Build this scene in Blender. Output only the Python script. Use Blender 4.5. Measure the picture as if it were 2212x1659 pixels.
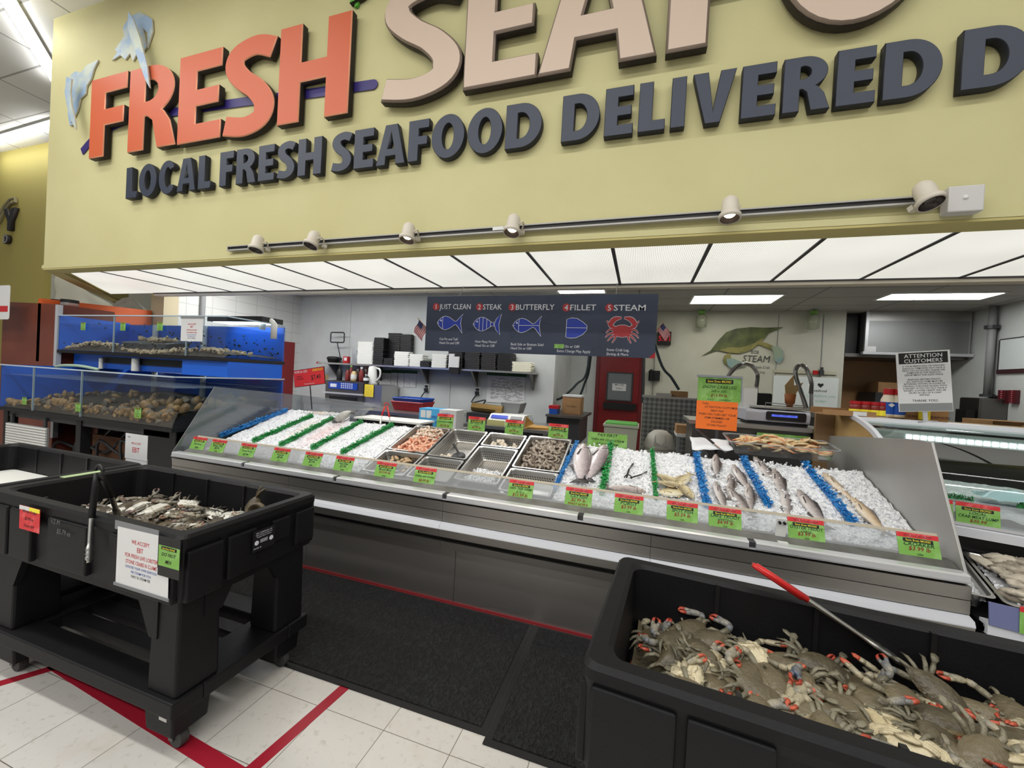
import bpy, bmesh, math, random
from mathutils import Vector, Matrix, Euler, noise
R = random.Random(7)
sc = bpy.context.scene
COL = sc.collection
for o in list(bpy.data.objects): bpy.data.objects.remove(o)
pi, sin, cos, rad = math.pi, math.sin, math.cos, math.radians

# ---------------------------------------------------------------- camera, light, exposure
def s2l(c):
    c /= 255.0
    return c / 12.92 if c <= .04045 else ((c + .055) / 1.055) ** 2.4
def rgb(r, g, b): return (s2l(r), s2l(g), s2l(b), 1)

YAW, PITCH, ROLL, FPX = 0.31005, -0.01216, 0.0548, 867.2
cam_d = bpy.data.cameras.new('camera'); cam = bpy.data.objects.new('camera', cam_d); COL.objects.link(cam)
f0 = Vector((-sin(YAW), cos(YAW), 0)); r0 = Vector((cos(YAW), sin(YAW), 0)); u0 = Vector((0, 0, 1))
fw = f0 * cos(PITCH) + u0 * sin(PITCH); up = u0 * cos(PITCH) - f0 * sin(PITCH)
rt = r0 * cos(ROLL) + up * sin(ROLL); uu = up * cos(ROLL) - r0 * sin(ROLL)
m = Matrix((rt, uu, -fw)).transposed().to_4x4(); m.translation = (0, 0, 1.5)
cam.matrix_world = m
cam_d.sensor_fit = 'HORIZONTAL'; cam_d.sensor_width = 36; cam_d.lens = FPX * 36 / 2212; cam_d.clip_start = .02
sc.camera = cam

w = bpy.data.worlds.new('world'); sc.world = w; w.use_nodes = True
w.node_tree.nodes['Background'].inputs[0].default_value = (1, .99, .97, 1)
w.node_tree.nodes['Background'].inputs[1].default_value = .22
sc.view_settings.view_transform = 'Standard'; sc.view_settings.look = 'None'
sc.view_settings.exposure = 0.0; sc.view_settings.gamma = 1; sc.view_settings.use_curve_mapping = False
cy = sc.cycles
cy.max_bounces = 7; cy.diffuse_bounces = 3; cy.glossy_bounces = 3; cy.transmission_bounces = 4; cy.transparent_max_bounces = 16
cy.caustics_reflective = False; cy.caustics_refractive = False; cy.sample_clamp_indirect = 3; cy.use_denoising = True

CEIL = 5.2
DIFF_E, LENS_E, TUBE_E = .98, 7.5, 16.0
def area(name, loc, sx, sy, power, rot=(0, 0, 0), col=(1, .995, .975)):
    l = bpy.data.lights.new(name, 'AREA'); l.shape = 'RECTANGLE'; l.size = sx; l.size_y = sy; l.energy = power; l.color = col
    o = bpy.data.objects.new(name, l); COL.objects.link(o); o.location = loc; o.rotation_euler = rot; return o
# the sales floor's fluorescent rows on the ceiling
for i, (x, y, p) in enumerate([(-5.0, 1.5, 24), (-5.4, .2, 70), (-1.2, .2, 68), (2.8, .2, 52), (-5.2, -2.6, 100), (-1.2, -2.6, 88), (2.8, -2.6, 70), (-1.2, -5.4, 80)]):
    area('ceiling_strip_lamp', (x, y, CEIL - .12), 3.6, .25, p)

# ---------------------------------------------------------------- materials
MATS = {}
def mat(name, col, rough=.5, metal=0.0, spec=.5, nz=None, bump=None, coord='Object', emis=0, emc=None, sss=0, coat=0):
    """nz=(scale, second colour, lo, hi) mottles the colour; bump=(scale, strength)"""
    if name in MATS: return MATS[name]
    m = bpy.data.materials.new(name); m.use_nodes = True; nt = m.node_tree; b = nt.nodes['Principled BSDF']
    b.inputs['Base Color'].default_value = col; b.inputs['Roughness'].default_value = rough; b.inputs['Metallic'].default_value = metal
    b.inputs['Specular IOR Level'].default_value = spec
    if coat: b.inputs['Coat Weight'].default_value = coat; b.inputs['Coat Roughness'].default_value = .15
    if emis: b.inputs['Emission Color'].default_value = emc or col; b.inputs['Emission Strength'].default_value = emis
    tc = None
    if nz or bump:
        tc = nt.nodes.new('ShaderNodeTexCoord')
    if nz:
        n = nt.nodes.new('ShaderNodeTexNoise'); n.inputs['Scale'].default_value = nz[0]; n.inputs['Detail'].default_value = 4
        cr = nt.nodes.new('ShaderNodeValToRGB'); cr.color_ramp.elements[0].color = col; cr.color_ramp.elements[1].color = nz[1]
        cr.color_ramp.elements[0].position = nz[2] if len(nz) > 2 else .35; cr.color_ramp.elements[1].position = nz[3] if len(nz) > 3 else .65
        nt.links.new(tc.outputs[coord], n.inputs['Vector']); nt.links.new(n.outputs['Fac'], cr.inputs['Fac']); nt.links.new(cr.outputs['Color'], b.inputs['Base Color'])
    if bump:
        n = nt.nodes.new('ShaderNodeTexNoise'); n.inputs['Scale'].default_value = bump[0]; n.inputs['Detail'].default_value = 3
        bp = nt.nodes.new('ShaderNodeBump'); bp.inputs['Strength'].default_value = bump[1]; bp.inputs['Distance'].default_value = .01
        nt.links.new(tc.outputs[coord], n.inputs['Vector']); nt.links.new(n.outputs['Fac'], bp.inputs['Height']); nt.links.new(bp.outputs['Normal'], b.inputs['Normal'])
    MATS[name] = m; return m
def nodes(m): return m.node_tree.nodes, m.node_tree.links, m.node_tree.nodes['Principled BSDF']
def clear(name, tint, gloss=.08, rough=.08, haze=0.0, hazec=(.8, .8, .8, 1), fres=.5):
    m = bpy.data.materials.new(name); m.use_nodes = True; nt = m.node_tree; nt.nodes.remove(nt.nodes['Principled BSDF'])
    out = nt.nodes['Material Output']; t = nt.nodes.new('ShaderNodeBsdfTransparent'); t.inputs[0].default_value = tint
    g = nt.nodes.new('ShaderNodeBsdfGlossy'); g.inputs['Roughness'].default_value = rough
    d = nt.nodes.new('ShaderNodeBsdfDiffuse'); d.inputs[0].default_value = hazec
    lw = nt.nodes.new('ShaderNodeLayerWeight'); lw.inputs['Blend'].default_value = .3
    ma = nt.nodes.new('ShaderNodeMath'); ma.operation = 'MULTIPLY_ADD'; ma.inputs[1].default_value = fres; ma.inputs[2].default_value = gloss
    m1 = nt.nodes.new('ShaderNodeMixShader'); m2 = nt.nodes.new('ShaderNodeMixShader'); m2.inputs[0].default_value = haze
    nt.links.new(lw.outputs['Fresnel'], ma.inputs[0]); nt.links.new(ma.outputs[0], m1.inputs[0])
    nt.links.new(t.outputs[0], m1.inputs[1]); nt.links.new(g.outputs[0], m1.inputs[2])
    nt.links.new(m1.outputs[0], m2.inputs[1]); nt.links.new(d.outputs[0], m2.inputs[2]); nt.links.new(m2.outputs[0], out.inputs[0])
    MATS[name] = m; return m

M_yellow = mat('fascia_yellow', rgb(206, 200, 150), .75, nz=(1.3, rgb(200, 193, 142)), bump=(60, .05))
M_yellow2 = mat('side_wall_yellow', rgb(176, 164, 92), .8)
M_olive = mat('soffit_olive', rgb(196, 184, 122), .8)
M_white = mat('white_wall', rgb(204, 208, 206), .6, nz=(3, rgb(198, 201, 199)))
M_cream = mat('cream_wall', rgb(196, 196, 182), .6, nz=(3, rgb(190, 189, 174)))
M_whitep = mat('white_plastic', rgb(226, 226, 222), .4)
M_paper = mat('white_paper', rgb(222, 222, 222), .7)
M_black = mat('black_plastic', rgb(15, 15, 18), .55, 0, .3, nz=(9, rgb(12, 12, 14)), bump=(120, .08))
M_blk = mat('flat_black', rgb(15, 15, 17), .5)
M_dark = mat('dark_grey', rgb(52, 53, 56), .5)
M_grey = mat('grey_plastic', rgb(140, 142, 142), .5)
M_red = mat('red_plastic', rgb(182, 26, 34), .35)
M_blue = mat('blue_plastic', rgb(24, 78, 170), .4)
M_steel = mat('stainless_steel', rgb(192, 191, 188), .34, 1.0)
M_steeld = mat('dark_stainless', rgb(120, 118, 116), .38, 1.0)
M_alu = mat('aluminium_trim', rgb(218, 220, 224), .35, .5)
M_chrome = mat('chrome', rgb(200, 200, 200), .15, 1.0)
M_card = mat('cardboard', rgb(168, 130, 88), .8, nz=(6, rgb(156, 118, 78)))
M_green = mat('tag_green', rgb(124, 178, 78), .55, nz=(14, rgb(148, 198, 112), .45, .6))
M_tagred = mat('tag_red', rgb(214, 44, 50), .55, nz=(22, rgb(228, 96, 98), .5, .62))
M_tagyel = mat('tag_yellow', rgb(248, 232, 60), .55)
M_ink = mat('ink_black', rgb(24, 26, 24), .7)
M_inkg = mat('ink_green', rgb(18, 58, 26), .7)
M_inkr = mat('ink_red', rgb(140, 22, 26), .7)
M_prred = mat('print_red', rgb(196, 40, 44), .7)
M_prblue = mat('print_blue', rgb(50, 84, 170), .7)
M_acryl = clear('clear_acrylic', (.93, .95, .95, 1), .03, .06, .04)
M_acrylh = clear('hazy_acrylic', (.9, .92, .93, 1), .05, .15, .22, (.75, .77, .78, 1))
M_glass = clear('case_glass', (.80, .88, .85, 1), .03, .03, 0, (.8, .8, .8, 1), .16)
M_foam = mat('white_foam', rgb(232, 232, 226), .6)
M_tan = mat('tan_panel', rgb(196, 162, 104), .6, nz=(5, rgb(186, 152, 98)))

# brushed stainless of the counter front
def brushed(name, col, rough, axis=(2, 60, 60)):
    m = mat(name, col, rough, 1.0); N, L, b = nodes(m)
    tc = N.new('ShaderNodeTexCoord'); mp = N.new('ShaderNodeMapping'); mp.inputs['Scale'].default_value = axis
    n = N.new('ShaderNodeTexNoise'); n.inputs['Scale'].default_value = 6; n.inputs['Detail'].default_value = 5
    mr = N.new('ShaderNodeMapRange'); mr.inputs[3].default_value = rough - .08; mr.inputs[4].default_value = rough + .1
    L.new(tc.outputs['Object'], mp.inputs['Vector']); L.new(mp.outputs[0], n.inputs['Vector']); L.new(n.outputs['Fac'], mr.inputs[0]); L.new(mr.outputs[0], b.inputs['Roughness'])
    return m
M_brush = brushed('brushed_steel', rgb(172, 169, 164), .42)
M_brushd = brushed('brushed_kick_steel', rgb(176, 172, 168), .46)

# ---------------------------------------------------------------- mesh helpers
def apply(M, v): return tuple(M @ Vector(v))
class MB:
    def __init__(s): s.v = []; s.f = []; s.mi = []
    def add(s, vs, fs, mi=0, M=None):
        k = len(s.v); s.v += [tuple(M @ Vector(p)) for p in vs] if M is not None else [tuple(p) for p in vs]
        for i, f in enumerate(fs): s.f.append(tuple(k + j for j in f)); s.mi.append(mi[i] if isinstance(mi, list) else mi)
        return s
    def box(s, x0, x1, y0, y1, z0, z1, mi=0, M=None):
        return s.add([(x0, y0, z0), (x1, y0, z0), (x1, y1, z0), (x0, y1, z0), (x0, y0, z1), (x1, y0, z1), (x1, y1, z1), (x0, y1, z1)],
                     [(3, 2, 1, 0), (4, 5, 6, 7), (0, 1, 5, 4), (1, 2, 6, 5), (2, 3, 7, 6), (3, 0, 4, 7)], mi, M)
    def taper(s, b, t, mi=0, M=None):
        """frustum between rectangles (x0,x1,y0,y1,z)"""
        q = lambda r: [(r[0], r[2], r[4]), (r[1], r[2], r[4]), (r[1], r[3], r[4]), (r[0], r[3], r[4])]
        return s.add(q(b) + q(t), [(3, 2, 1, 0), (4, 5, 6, 7), (0, 1, 5, 4), (1, 2, 6, 5), (2, 3, 7, 6), (3, 0, 4, 7)], mi, M)
    def prism(s, poly, a, b, ax='y', mi=0, M=None, mcap=None):
        """extrude a 2-D polygon from a to b along an axis; ax y: (x,z), x: (y,z), z: (x,y)"""
        P = {'y': lambda u, v, t: (u, t, v), 'x': lambda u, v, t: (t, u, v), 'z': lambda u, v, t: (u, v, t)}[ax]
        n = len(poly); vs = [P(u, v, a) for u, v in poly] + [P(u, v, b) for u, v in poly]
        fs = [tuple(range(n))[::-1], tuple(range(n, 2 * n))] + [(i, (i + 1) % n, n + (i + 1) % n, n + i) for i in range(n)]
        mc = mi if mcap is None else mcap
        return s.add(vs, fs, [mc, mc] + [mi] * n, M)
    def rings(s, rs, caps=True, mi=0, M=None, closed=False):
        n = len(rs[0]); vs = [p for r in rs for p in r]; fs = []
        for i in range(len(rs) - (0 if closed else 1)):
            for j in range(n):
                a, b = i * n, ((i + 1) % len(rs)) * n
                fs.append((a + j, a + (j + 1) % n, b + (j + 1) % n, b + j))
        if caps and not closed: fs += [tuple(range(n))[::-1], tuple(range((len(rs) - 1) * n, len(rs) * n))]
        return s.add(vs, fs, mi, M)
    def tube(s, pts, r, n=8, caps=True, mi=0, M=None, flat=1.0, closed=False):
        pts = [Vector(p) for p in pts]; k = len(pts); rs = []; pu = None
        for i, p in enumerate(pts):
            if closed: t = pts[(i + 1) % k] - pts[i - 1]
            else: t = pts[min(i + 1, k - 1)] - pts[max(i - 1, 0)]
            t = t.normalized() if t.length else Vector((0, 0, 1))
            if pu is None:
                ref = Vector((0, 0, 1)) if abs(t.z) < .9 else Vector((1, 0, 0)); u = t.cross(ref).normalized()
            else:
                u = pu - t * pu.dot(t); u = u.normalized() if u.length > 1e-6 else t.orthogonal().normalized()
            pu = u; v = t.cross(u); rr = r[i] if isinstance(r, (list, tuple)) else r
            rs.append([p + (u * cos(2 * pi * j / n) + v * sin(2 * pi * j / n) * flat) * rr for j in range(n)])
        return s.rings(rs, caps, mi, M, closed)
    def cyl(s, p0, p1, r0, r1=None, n=16, mi=0, M=None): return s.tube([p0, p1], [r0, r0 if r1 is None else r1], n, True, mi, M)
    def lathe(s, prof, n=16, c=(0, 0, 0), mi=0, M=None, caps=True):
        return s.rings([[(c[0] + r * cos(2 * pi * j / n), c[1] + r * sin(2 * pi * j / n), c[2] + z) for j in range(n)] for r, z in prof], caps, mi, M)
    def grid(s, fn, nu, nv, mi=0, M=None):
        vs = [fn(i / nu, j / nv) for i in range(nu + 1) for j in range(nv + 1)]
        return s.add(vs, [(i * (nv + 1) + j, (i + 1) * (nv + 1) + j, (i + 1) * (nv + 1) + j + 1, i * (nv + 1) + j + 1) for i in range(nu) for j in range(nv)], mi, M)
    def text(s, body, x, z, size, y=0.0, bold=0.0, align='C', sx=1.0, slant=0.0, mi=0, M=None, th=0.0):
        vs, fs, x0, x1 = glyphs(body, min(bold, .006))
        off = {'C': -(x0 + x1) / 2, 'L': -x0, 'R': -x1}[align]
        return s.add([(x + (vx + off + slant * vy) * size * sx, y, z + vy * size) for vx, vy in vs], fs, mi, M)
    def build(s, name, mats, parent=None, smooth=False, bevel=0, local=False, seg=2):
        if not isinstance(mats, (list, tuple)): mats = [mats]
        me = bpy.data.meshes.new(name); vs = s.v
        o = bpy.data.objects.new(name, me)
        if parent is not None:
            o.parent = parent
            if not local:
                Mi = world_of(parent).inverted(); vs = [tuple(Mi @ Vector(p)) for p in vs]
        elif not local:
            xs = [p[0] for p in vs]; ys = [p[1] for p in vs]; z0 = min(p[2] for p in vs)
            c = ((min(xs) + max(xs)) / 2, (min(ys) + max(ys)) / 2, z0)
            vs = [(p[0] - c[0], p[1] - c[1], p[2] - c[2]) for p in vs]; o.location = c
        me.from_pydata(vs, [], s.f)
        for m_ in mats: me.materials.append(m_)
        me.polygons.foreach_set('material_index', s.mi)
        if smooth: me.polygons.foreach_set('use_smooth', [True] * len(s.f))
        me.update(); COL.objects.link(o)
        if bevel:
            md = o.modifiers.new('edge', 'BEVEL'); md.width = bevel; md.segments = seg; md.limit_method = 'ANGLE'; md.angle_limit = rad(40)
        return o
def world_of(o):
    M = Matrix.LocRotScale(o.location, o.rotation_euler, o.scale)
    return world_of(o.parent) @ M if o.parent else M
_gl = {}
def glyphs(body, bold=0.0):
    k = (body, bold)
    if k in _gl: return _gl[k]
    c = bpy.data.curves.new('t', 'FONT'); c.body = body; c.offset = bold; c.resolution_u = 2; c.space_line = 1.0
    o = bpy.data.objects.new('t', c); COL.objects.link(o)
    me = bpy.data.meshes.new_from_object(o.evaluated_get(bpy.context.evaluated_depsgraph_get()))
    vs = [(v.co.x, v.co.y) for v in me.vertices]; fs = [tuple(p.vertices) for p in me.polygons]
    bpy.data.objects.remove(o); bpy.data.curves.remove(c); bpy.data.meshes.remove(me)
    xs = [v[0] for v in vs] or [0]
    _gl[k] = (vs, [f[::-1] if False else f for f in fs], min(xs), max(xs)); return _gl[k]
def tag(o, label, cat, group=None, kind=None):
    o['label'] = label; o['category'] = cat
    if group: o['group'] = group
    if kind: o['kind'] = kind
    return o
def thing(name, label, cat, loc=(0, 0, 0), rot=(0, 0, 0), group=None):
    o = bpy.data.objects.new(name, None); COL.objects.link(o); o.location = loc; o.rotation_euler = rot; o.empty_display_size = .05
    return tag(o, label, cat, group)
def struct(o): o['kind'] = 'structure'; return o
def dup(o, loc=None, rot=None, label=None, parent=None, group=None):
    c = o.copy(); COL.objects.link(c)
    if parent is not None: c.parent = parent
    if loc is not None: c.location = loc
    if rot is not None: c.rotation_euler = rot
    if label: c['label'] = label
    if group: c['group'] = group
    for ch in list(o.children): dup(ch, parent=c)
    return c
def at(px, py, **k):
    """the point of the place where the sight line through a photo pixel meets the plane X, Y or Z = value"""
    d = fw * FPX + rt * (px - 1106) - uu * (py - 829.5); (a, v), = k.items(); i = 'XYZ'.index(a); o = Vector((0, 0, 1.5)); return o + d * ((v - o[i]) / d[i])
def wb(x0, y0, x1, y1, Y, dp):
    """box extents of an upright object whose front face, at depth Y, spans two photo corners"""
    a, c = at(x0, y0, Y=Y), at(x1, y1, Y=Y); return (min(a.x, c.x), max(a.x, c.x), Y, Y + dp, min(a.z, c.z), max(a.z, c.z))
def catmull(pts, n=8, closed=False):
    P = [Vector(p) for p in pts]; out = []; k = len(P)
    for i in range(k if closed else k - 1):
        if closed: a, b, c, d = P[i - 1], P[i], P[(i + 1) % k], P[(i + 2) % k]
        else: a, b, c, d = P[max(i - 1, 0)], P[i], P[i + 1], P[min(i + 2, k - 1)]
        for j in range(n):
            t = j / n
            out.append(.5 * ((2 * b) + (c - a) * t + (2 * a - 5 * b + 4 * c - d) * t * t + (3 * b - a - 3 * c + d) * t ** 3))
    if not closed: out.append(P[-1])
    return [tuple(p) for p in out]
def arc(cx, cz, rx, rz, a0, a1, n=12): return [(cx + rx * cos(rad(a0 + (a1 - a0) * i / n)), cz + rz * sin(rad(a0 + (a1 - a0) * i / n))) for i in range(n + 1)]
def rrect(x0, x1, z0, z1, r, n=4):
    return arc(x1 - r, z0 + r, r, r, -90, 0, n) + arc(x1 - r, z1 - r, r, r, 0, 90, n) + arc(x0 + r, z1 - r, r, r, 90, 180, n) + arc(x0 + r, z0 + r, r, r, 180, 270, n)
# ================================================================ the setting
def tile_mat(name, c1, c2, mort, bw, bh, ms, off, rough, speck=None, bumpy=None, coord='Object', rotx=False):
    m = mat(name, c1, rough); N, L, b = nodes(m)
    tc = N.new('ShaderNodeTexCoord'); mp = N.new('ShaderNodeMapping'); mp.inputs['Location'].default_value = off
    if rotx: mp.inputs['Rotation'].default_value = rotx
    br = N.new('ShaderNodeTexBrick'); br.offset = 0; br.squash = 1
    br.inputs['Color1'].default_value = c1; br.inputs['Color2'].default_value = c2; br.inputs['Mortar'].default_value = mort
    br.inputs['Scale'].default_value = 1; br.inputs['Mortar Size'].default_value = ms; br.inputs['Mortar Smooth'].default_value = .1
    br.inputs['Brick Width'].default_value = bw; br.inputs['Row Height'].default_value = bh
    L.new(tc.outputs[coord], mp.inputs[0]); L.new(mp.outputs[0], br.inputs['Vector'])
    last = br.outputs['Color']
    if speck:
        for sc_, col, lo, hi, f in speck:
            n = N.new('ShaderNodeTexNoise'); n.inputs['Scale'].default_value = sc_; n.inputs['Detail'].default_value = 5; n.inputs['Roughness'].default_value = .65
            r = N.new('ShaderNodeMapRange'); r.inputs[1].default_value = lo; r.inputs[2].default_value = hi; r.inputs[4].default_value = f
            mx = N.new('ShaderNodeMix'); mx.data_type = 'RGBA'; mx.inputs['B'].default_value = col
            L.new(tc.outputs[coord], n.inputs['Vector']); L.new(n.outputs['Fac'], r.inputs[0]); L.new(r.outputs[0], mx.inputs['Factor']); L.new(last, mx.inputs['A']); last = mx.outputs['Result']
    L.new(last, b.inputs['Base Color'])
    return m
M_floor = tile_mat('vinyl_floor_tiles', rgb(212, 208, 202), rgb(206, 202, 196), rgb(112, 106, 96), .3048, .3048, .0016, (.944, -1.446, 0), .3,
                   [(34, rgb(172, 165, 152), .56, .7, .55), (2.2, rgb(190, 176, 150), .55, .75, .45), (120, rgb(120, 112, 100), .68, .74, .5)])
M_ceil = tile_mat('store_ceiling_tiles', rgb(247, 247, 243), rgb(243, 243, 239), rgb(176, 176, 172), 1.22, .61, .012, (0, 0, 0), .8, [(160, rgb(186, 186, 180), .6, .7, .5)])
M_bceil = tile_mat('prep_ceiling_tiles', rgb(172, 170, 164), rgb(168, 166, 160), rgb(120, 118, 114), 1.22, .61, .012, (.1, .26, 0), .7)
M_block = tile_mat('painted_block_wall', rgb(214, 214, 210), rgb(210, 210, 206), rgb(188, 188, 184), .4, .2, .006, (0, 0, 0), .6, rotx=(0, rad(90), rad(90)))

struct(MB().box(-17, 7, -8, 10, -.1, 0).build('floor', M_floor, local=True))
struct(MB().box(-17, 7, -8, 4.4, CEIL, CEIL + .1).build('ceiling', M_ceil, local=True))
# front fascia over the counter with its soffit and the diagonal return at the fish-tank end
b = MB(); b.box(-6.4, 4.6, 2.66, 2.78, 2.44, CEIL, 0); 
fw_ = b.build('wall_front', M_yellow, local=True); struct(fw_)
struct(MB().box(-6.4, 4.6, 2.645, 2.66, 2.44, 2.478).build('trim_1', M_yellow, local=True))
struct(MB().box(-6.38, 4.6, 2.648, 2.80, 2.425, 2.439).build('trim_2', M_olive, local=True))
dq = [(-6.4, 2.66), (-8.7, 4.5), (-8.58, 4.62), (-6.3, 2.80)]
b = MB(); b.prism(dq, 2.44, 3.2, 'z'); struct(b.build('wall_corner', M_yellow2, local=True))
b = MB(); b.prism([(-6.4, 2.66), (-8.7, 4.5), (-8.6, 4.6), (-6.36, 2.8)], 2.425, 2.439, 'z'); struct(b.build('trim_3', M_olive, local=True))
struct(MB().box(-17, -10.1, 4.2, 4.3, 0, CEIL).build('wall_side', M_yellow2, local=True))
struct(MB().box(-10.2, -10.1, 4.3, 8.6, 0, CEIL).build('wall_passage', M_cream, local=True))
struct(MB().box(-10.1, -6.9, 8.4, 8.6, 0, CEIL).build('wall_far', M_cream, local=True))

# prep room behind the counter
struct(MB().box(-6.9, 6, 3.9, 9.5, 2.96, 3.0).build('ceiling_2', M_bceil, local=True))
struct(MB().box(-6.9, -1.38, 6.6, 6.72, 0, 2.96).build('wall_shelf', M_white, local=True))
struct(MB().box(-1.50, -1.38, 6.72, 8.2, 0, 2.96).build('wall_recess', M_white, local=True))
struct(MB().box(-1.5, -.86, 8.2, 8.32, 0, 2.96).build('wall_back', M_white, local=True))
struct(MB().box(-.86, .02, 8.2, 8.32, 2.12, 2.96).build('wall_back_2', M_white, local=True))
struct(MB().box(.02, 3.25, 8.2, 8.32, 0, 2.96).build('wall_back_3', M_cream, local=True))
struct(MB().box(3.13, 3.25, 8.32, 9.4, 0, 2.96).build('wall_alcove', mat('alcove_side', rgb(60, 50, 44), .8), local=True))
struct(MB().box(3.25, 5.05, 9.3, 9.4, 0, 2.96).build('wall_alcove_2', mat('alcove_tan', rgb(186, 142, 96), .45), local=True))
struct(MB().box(4.93, 5.05, 3.0, 9.3, 0, 2.96).build('wall_right', M_white, local=True))
struct(MB().box(-6.95, -6.8, 4.28, 6.6, 0, 2.96).build('wall_left', M_block, local=True))
struct(MB().box(-7.06, -6.78, 4.08, 4.28, 0, 2.96).build('column', mat('tan_post', rgb(196, 184, 152), .7), local=True))
# seams between the wall sheets
for i, (x, y, z0, z1) in enumerate([(-5.55, 6.595, .9, 2.9), (-3.3, 6.595, .9, 2.9), (-4.4, 6.595, .9, 1.6), (.22, 8.195, .5, 2.9), (2.25, 8.195, .5, 2.9), (2.92, 8.195, 1.2, 2.9), (-1.05, 8.195, 1.3, 2.2)]):
    struct(MB().box(x, x + .012, y - .004, y + .004, z0, z1).build('trim_%d' % (i + 4), M_grey if y > 8 else M_white, local=True))
struct(MB().tube([(-6.76, 4.62, 0), (-6.76, 4.62, 2.96)], .035, 10).build('column_2', M_grey, local=True))

# canopy diffusers: lit ribbed panels in a dark grid
M_diff = mat('lit_diffuser', rgb(250, 250, 240), .4); N, L, b = nodes(M_diff)
tc = N.new('ShaderNodeTexCoord'); wv = N.new('ShaderNodeTexWave'); wv.wave_type = 'BANDS'; wv.bands_direction = 'X'; wv.inputs['Scale'].default_value = 26; wv.inputs['Distortion'].default_value = .4
ns = N.new('ShaderNodeTexNoise'); ns.inputs['Scale'].default_value = 1.1
a1 = N.new('ShaderNodeMapRange'); a1.inputs[3].default_value = .55; a1.inputs[4].default_value = 1.0
a2 = N.new('ShaderNodeMapRange'); a2.inputs[1].default_value = .3; a2.inputs[2].default_value = .7; a2.inputs[3].default_value = .86; a2.inputs[4].default_value = 1.06
mu = N.new('ShaderNodeMath'); mu.operation = 'MULTIPLY'
L.new(tc.outputs['Object'], wv.inputs['Vector']); L.new(tc.outputs['Object'], ns.inputs['Vector']); L.new(wv.outputs['Fac'], a1.inputs[0]); L.new(ns.outputs['Fac'], a2.inputs[0])
L.new(a1.outputs[0], mu.inputs[0]); L.new(a2.outputs[0], mu.inputs[1])
b.inputs['Base Color'].default_value = (.3, .3, .28, 1); b.inputs['Emission Color'].default_value = (1, .985, .9, 1)
m3 = N.new('ShaderNodeMath'); m3.operation = 'MULTIPLY'; m3.inputs[1].default_value = DIFF_E; L.new(mu.outputs[0], m3.inputs[0]); L.new(m3.outputs[0], b.inputs['Emission Strength'])
P0, PW = -.235, .6095
ORD = 'first second third fourth fifth sixth seventh eighth ninth tenth eleventh twelfth thirteenth fourteenth fifteenth sixteenth'.split()
for k in range(-9, 7):
    x = P0 + PW * k
    t = thing('canopy_light', '%s lit ribbed ceiling panel over the counter, counted from the fish-tank end' % ORD[k + 9], 'ceiling light', (x + PW / 2, 3.32, 2.435), group='lit canopy panels')
    MB().box(-PW / 2 + .012, PW / 2 - .012, -.53, .525, 0, .012).build('diffuser', M_diff, t, local=True)
    MB().box(-PW / 2 - .012, -PW / 2 + .012, -.535, .53, -.006, .016).build('grid_bar', M_dark, t, local=True)
t = thing('canopy_light', 'lit slanted end panel of the canopy beside the diagonal yellow beam', 'ceiling light', (-6.3, 3.3, 2.435), group='lit canopy panels')
e = MB(); e.prism([(-6.28, 2.83), (-5.75, 2.82), (-5.75, 3.845), (-7.55, 3.845)], 2.435, 2.447, 'z'); e.build('diffuser', M_diff, t)
struct(MB().box(-6.6, 4.6, 3.845, 3.93, 2.40, 2.97).build('beam', mat('canopy_lip', rgb(222, 214, 198), .5), local=True))
struct(MB().box(-6.6, 4.6, 3.83, 3.844, 2.424, 2.436).build('trim_11', M_dark, local=True))
struct(MB().box(-6.2, 4.6, 2.7, 3.93, 2.55, 2.6).build('slab', M_blk, local=True))

# prep-room lights
M_lens = mat('lit_lens', rgb(250, 250, 225), .4, emis=LENS_E, emc=(1, .98, .84, 1)); M_tube = mat('lit_tube', rgb(255, 255, 255), .4, emis=TUBE_E, emc=(1, 1, .98, 1))
def troffer(label, x0, x1, y0, y1, m, z=2.958):
    t = thing('ceiling_light', label, 'ceiling light', ((x0 + x1) / 2, (y0 + y1) / 2, z)); 
    MB().box(x0, x1, y0, y1, z - .012, z - .004).build('lens', m, t)
    f = MB()
    for a, b_, c, d in ((x0 - .03, x0, y0, y1), (x1, x1 + .03, y0, y1), (x0 - .03, x1 + .03, y0 - .03, y0), (x0 - .03, x1 + .03, y1, y1 + .03)): f.box(a, b_, c, d, z - .016, z)
    f.build('frame', M_whitep, t); return t
troffer('cream lit ceiling light above the wall crab picture', .72, 1.91, 6.79, 7.42, M_lens)
troffer('bare white lit ceiling light in front of the steel cooker hood', 3.2, 4.36, 6.8, 7.2, M_tube)
troffer('small white lit ceiling light just above the blue menu board', -1.34, -.62, 6.2, 6.5, M_tube)
troffer('lit ceiling light over the tray shelf, behind the canopy edge', -4.9, -3.7, 4.7, 5.3, M_tube); troffer('lit ceiling light over the wrap table, behind the canopy edge', -2.4, -1.2, 4.7, 5.3, M_tube)  # unseen troffers added to brighten the prep room
troffer('lit ceiling light over the shellfish tanks, behind the canopy edge', -6.3, -5.1, 4.3, 4.9, M_tube)  # one more added out of view to brighten the tank end
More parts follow.
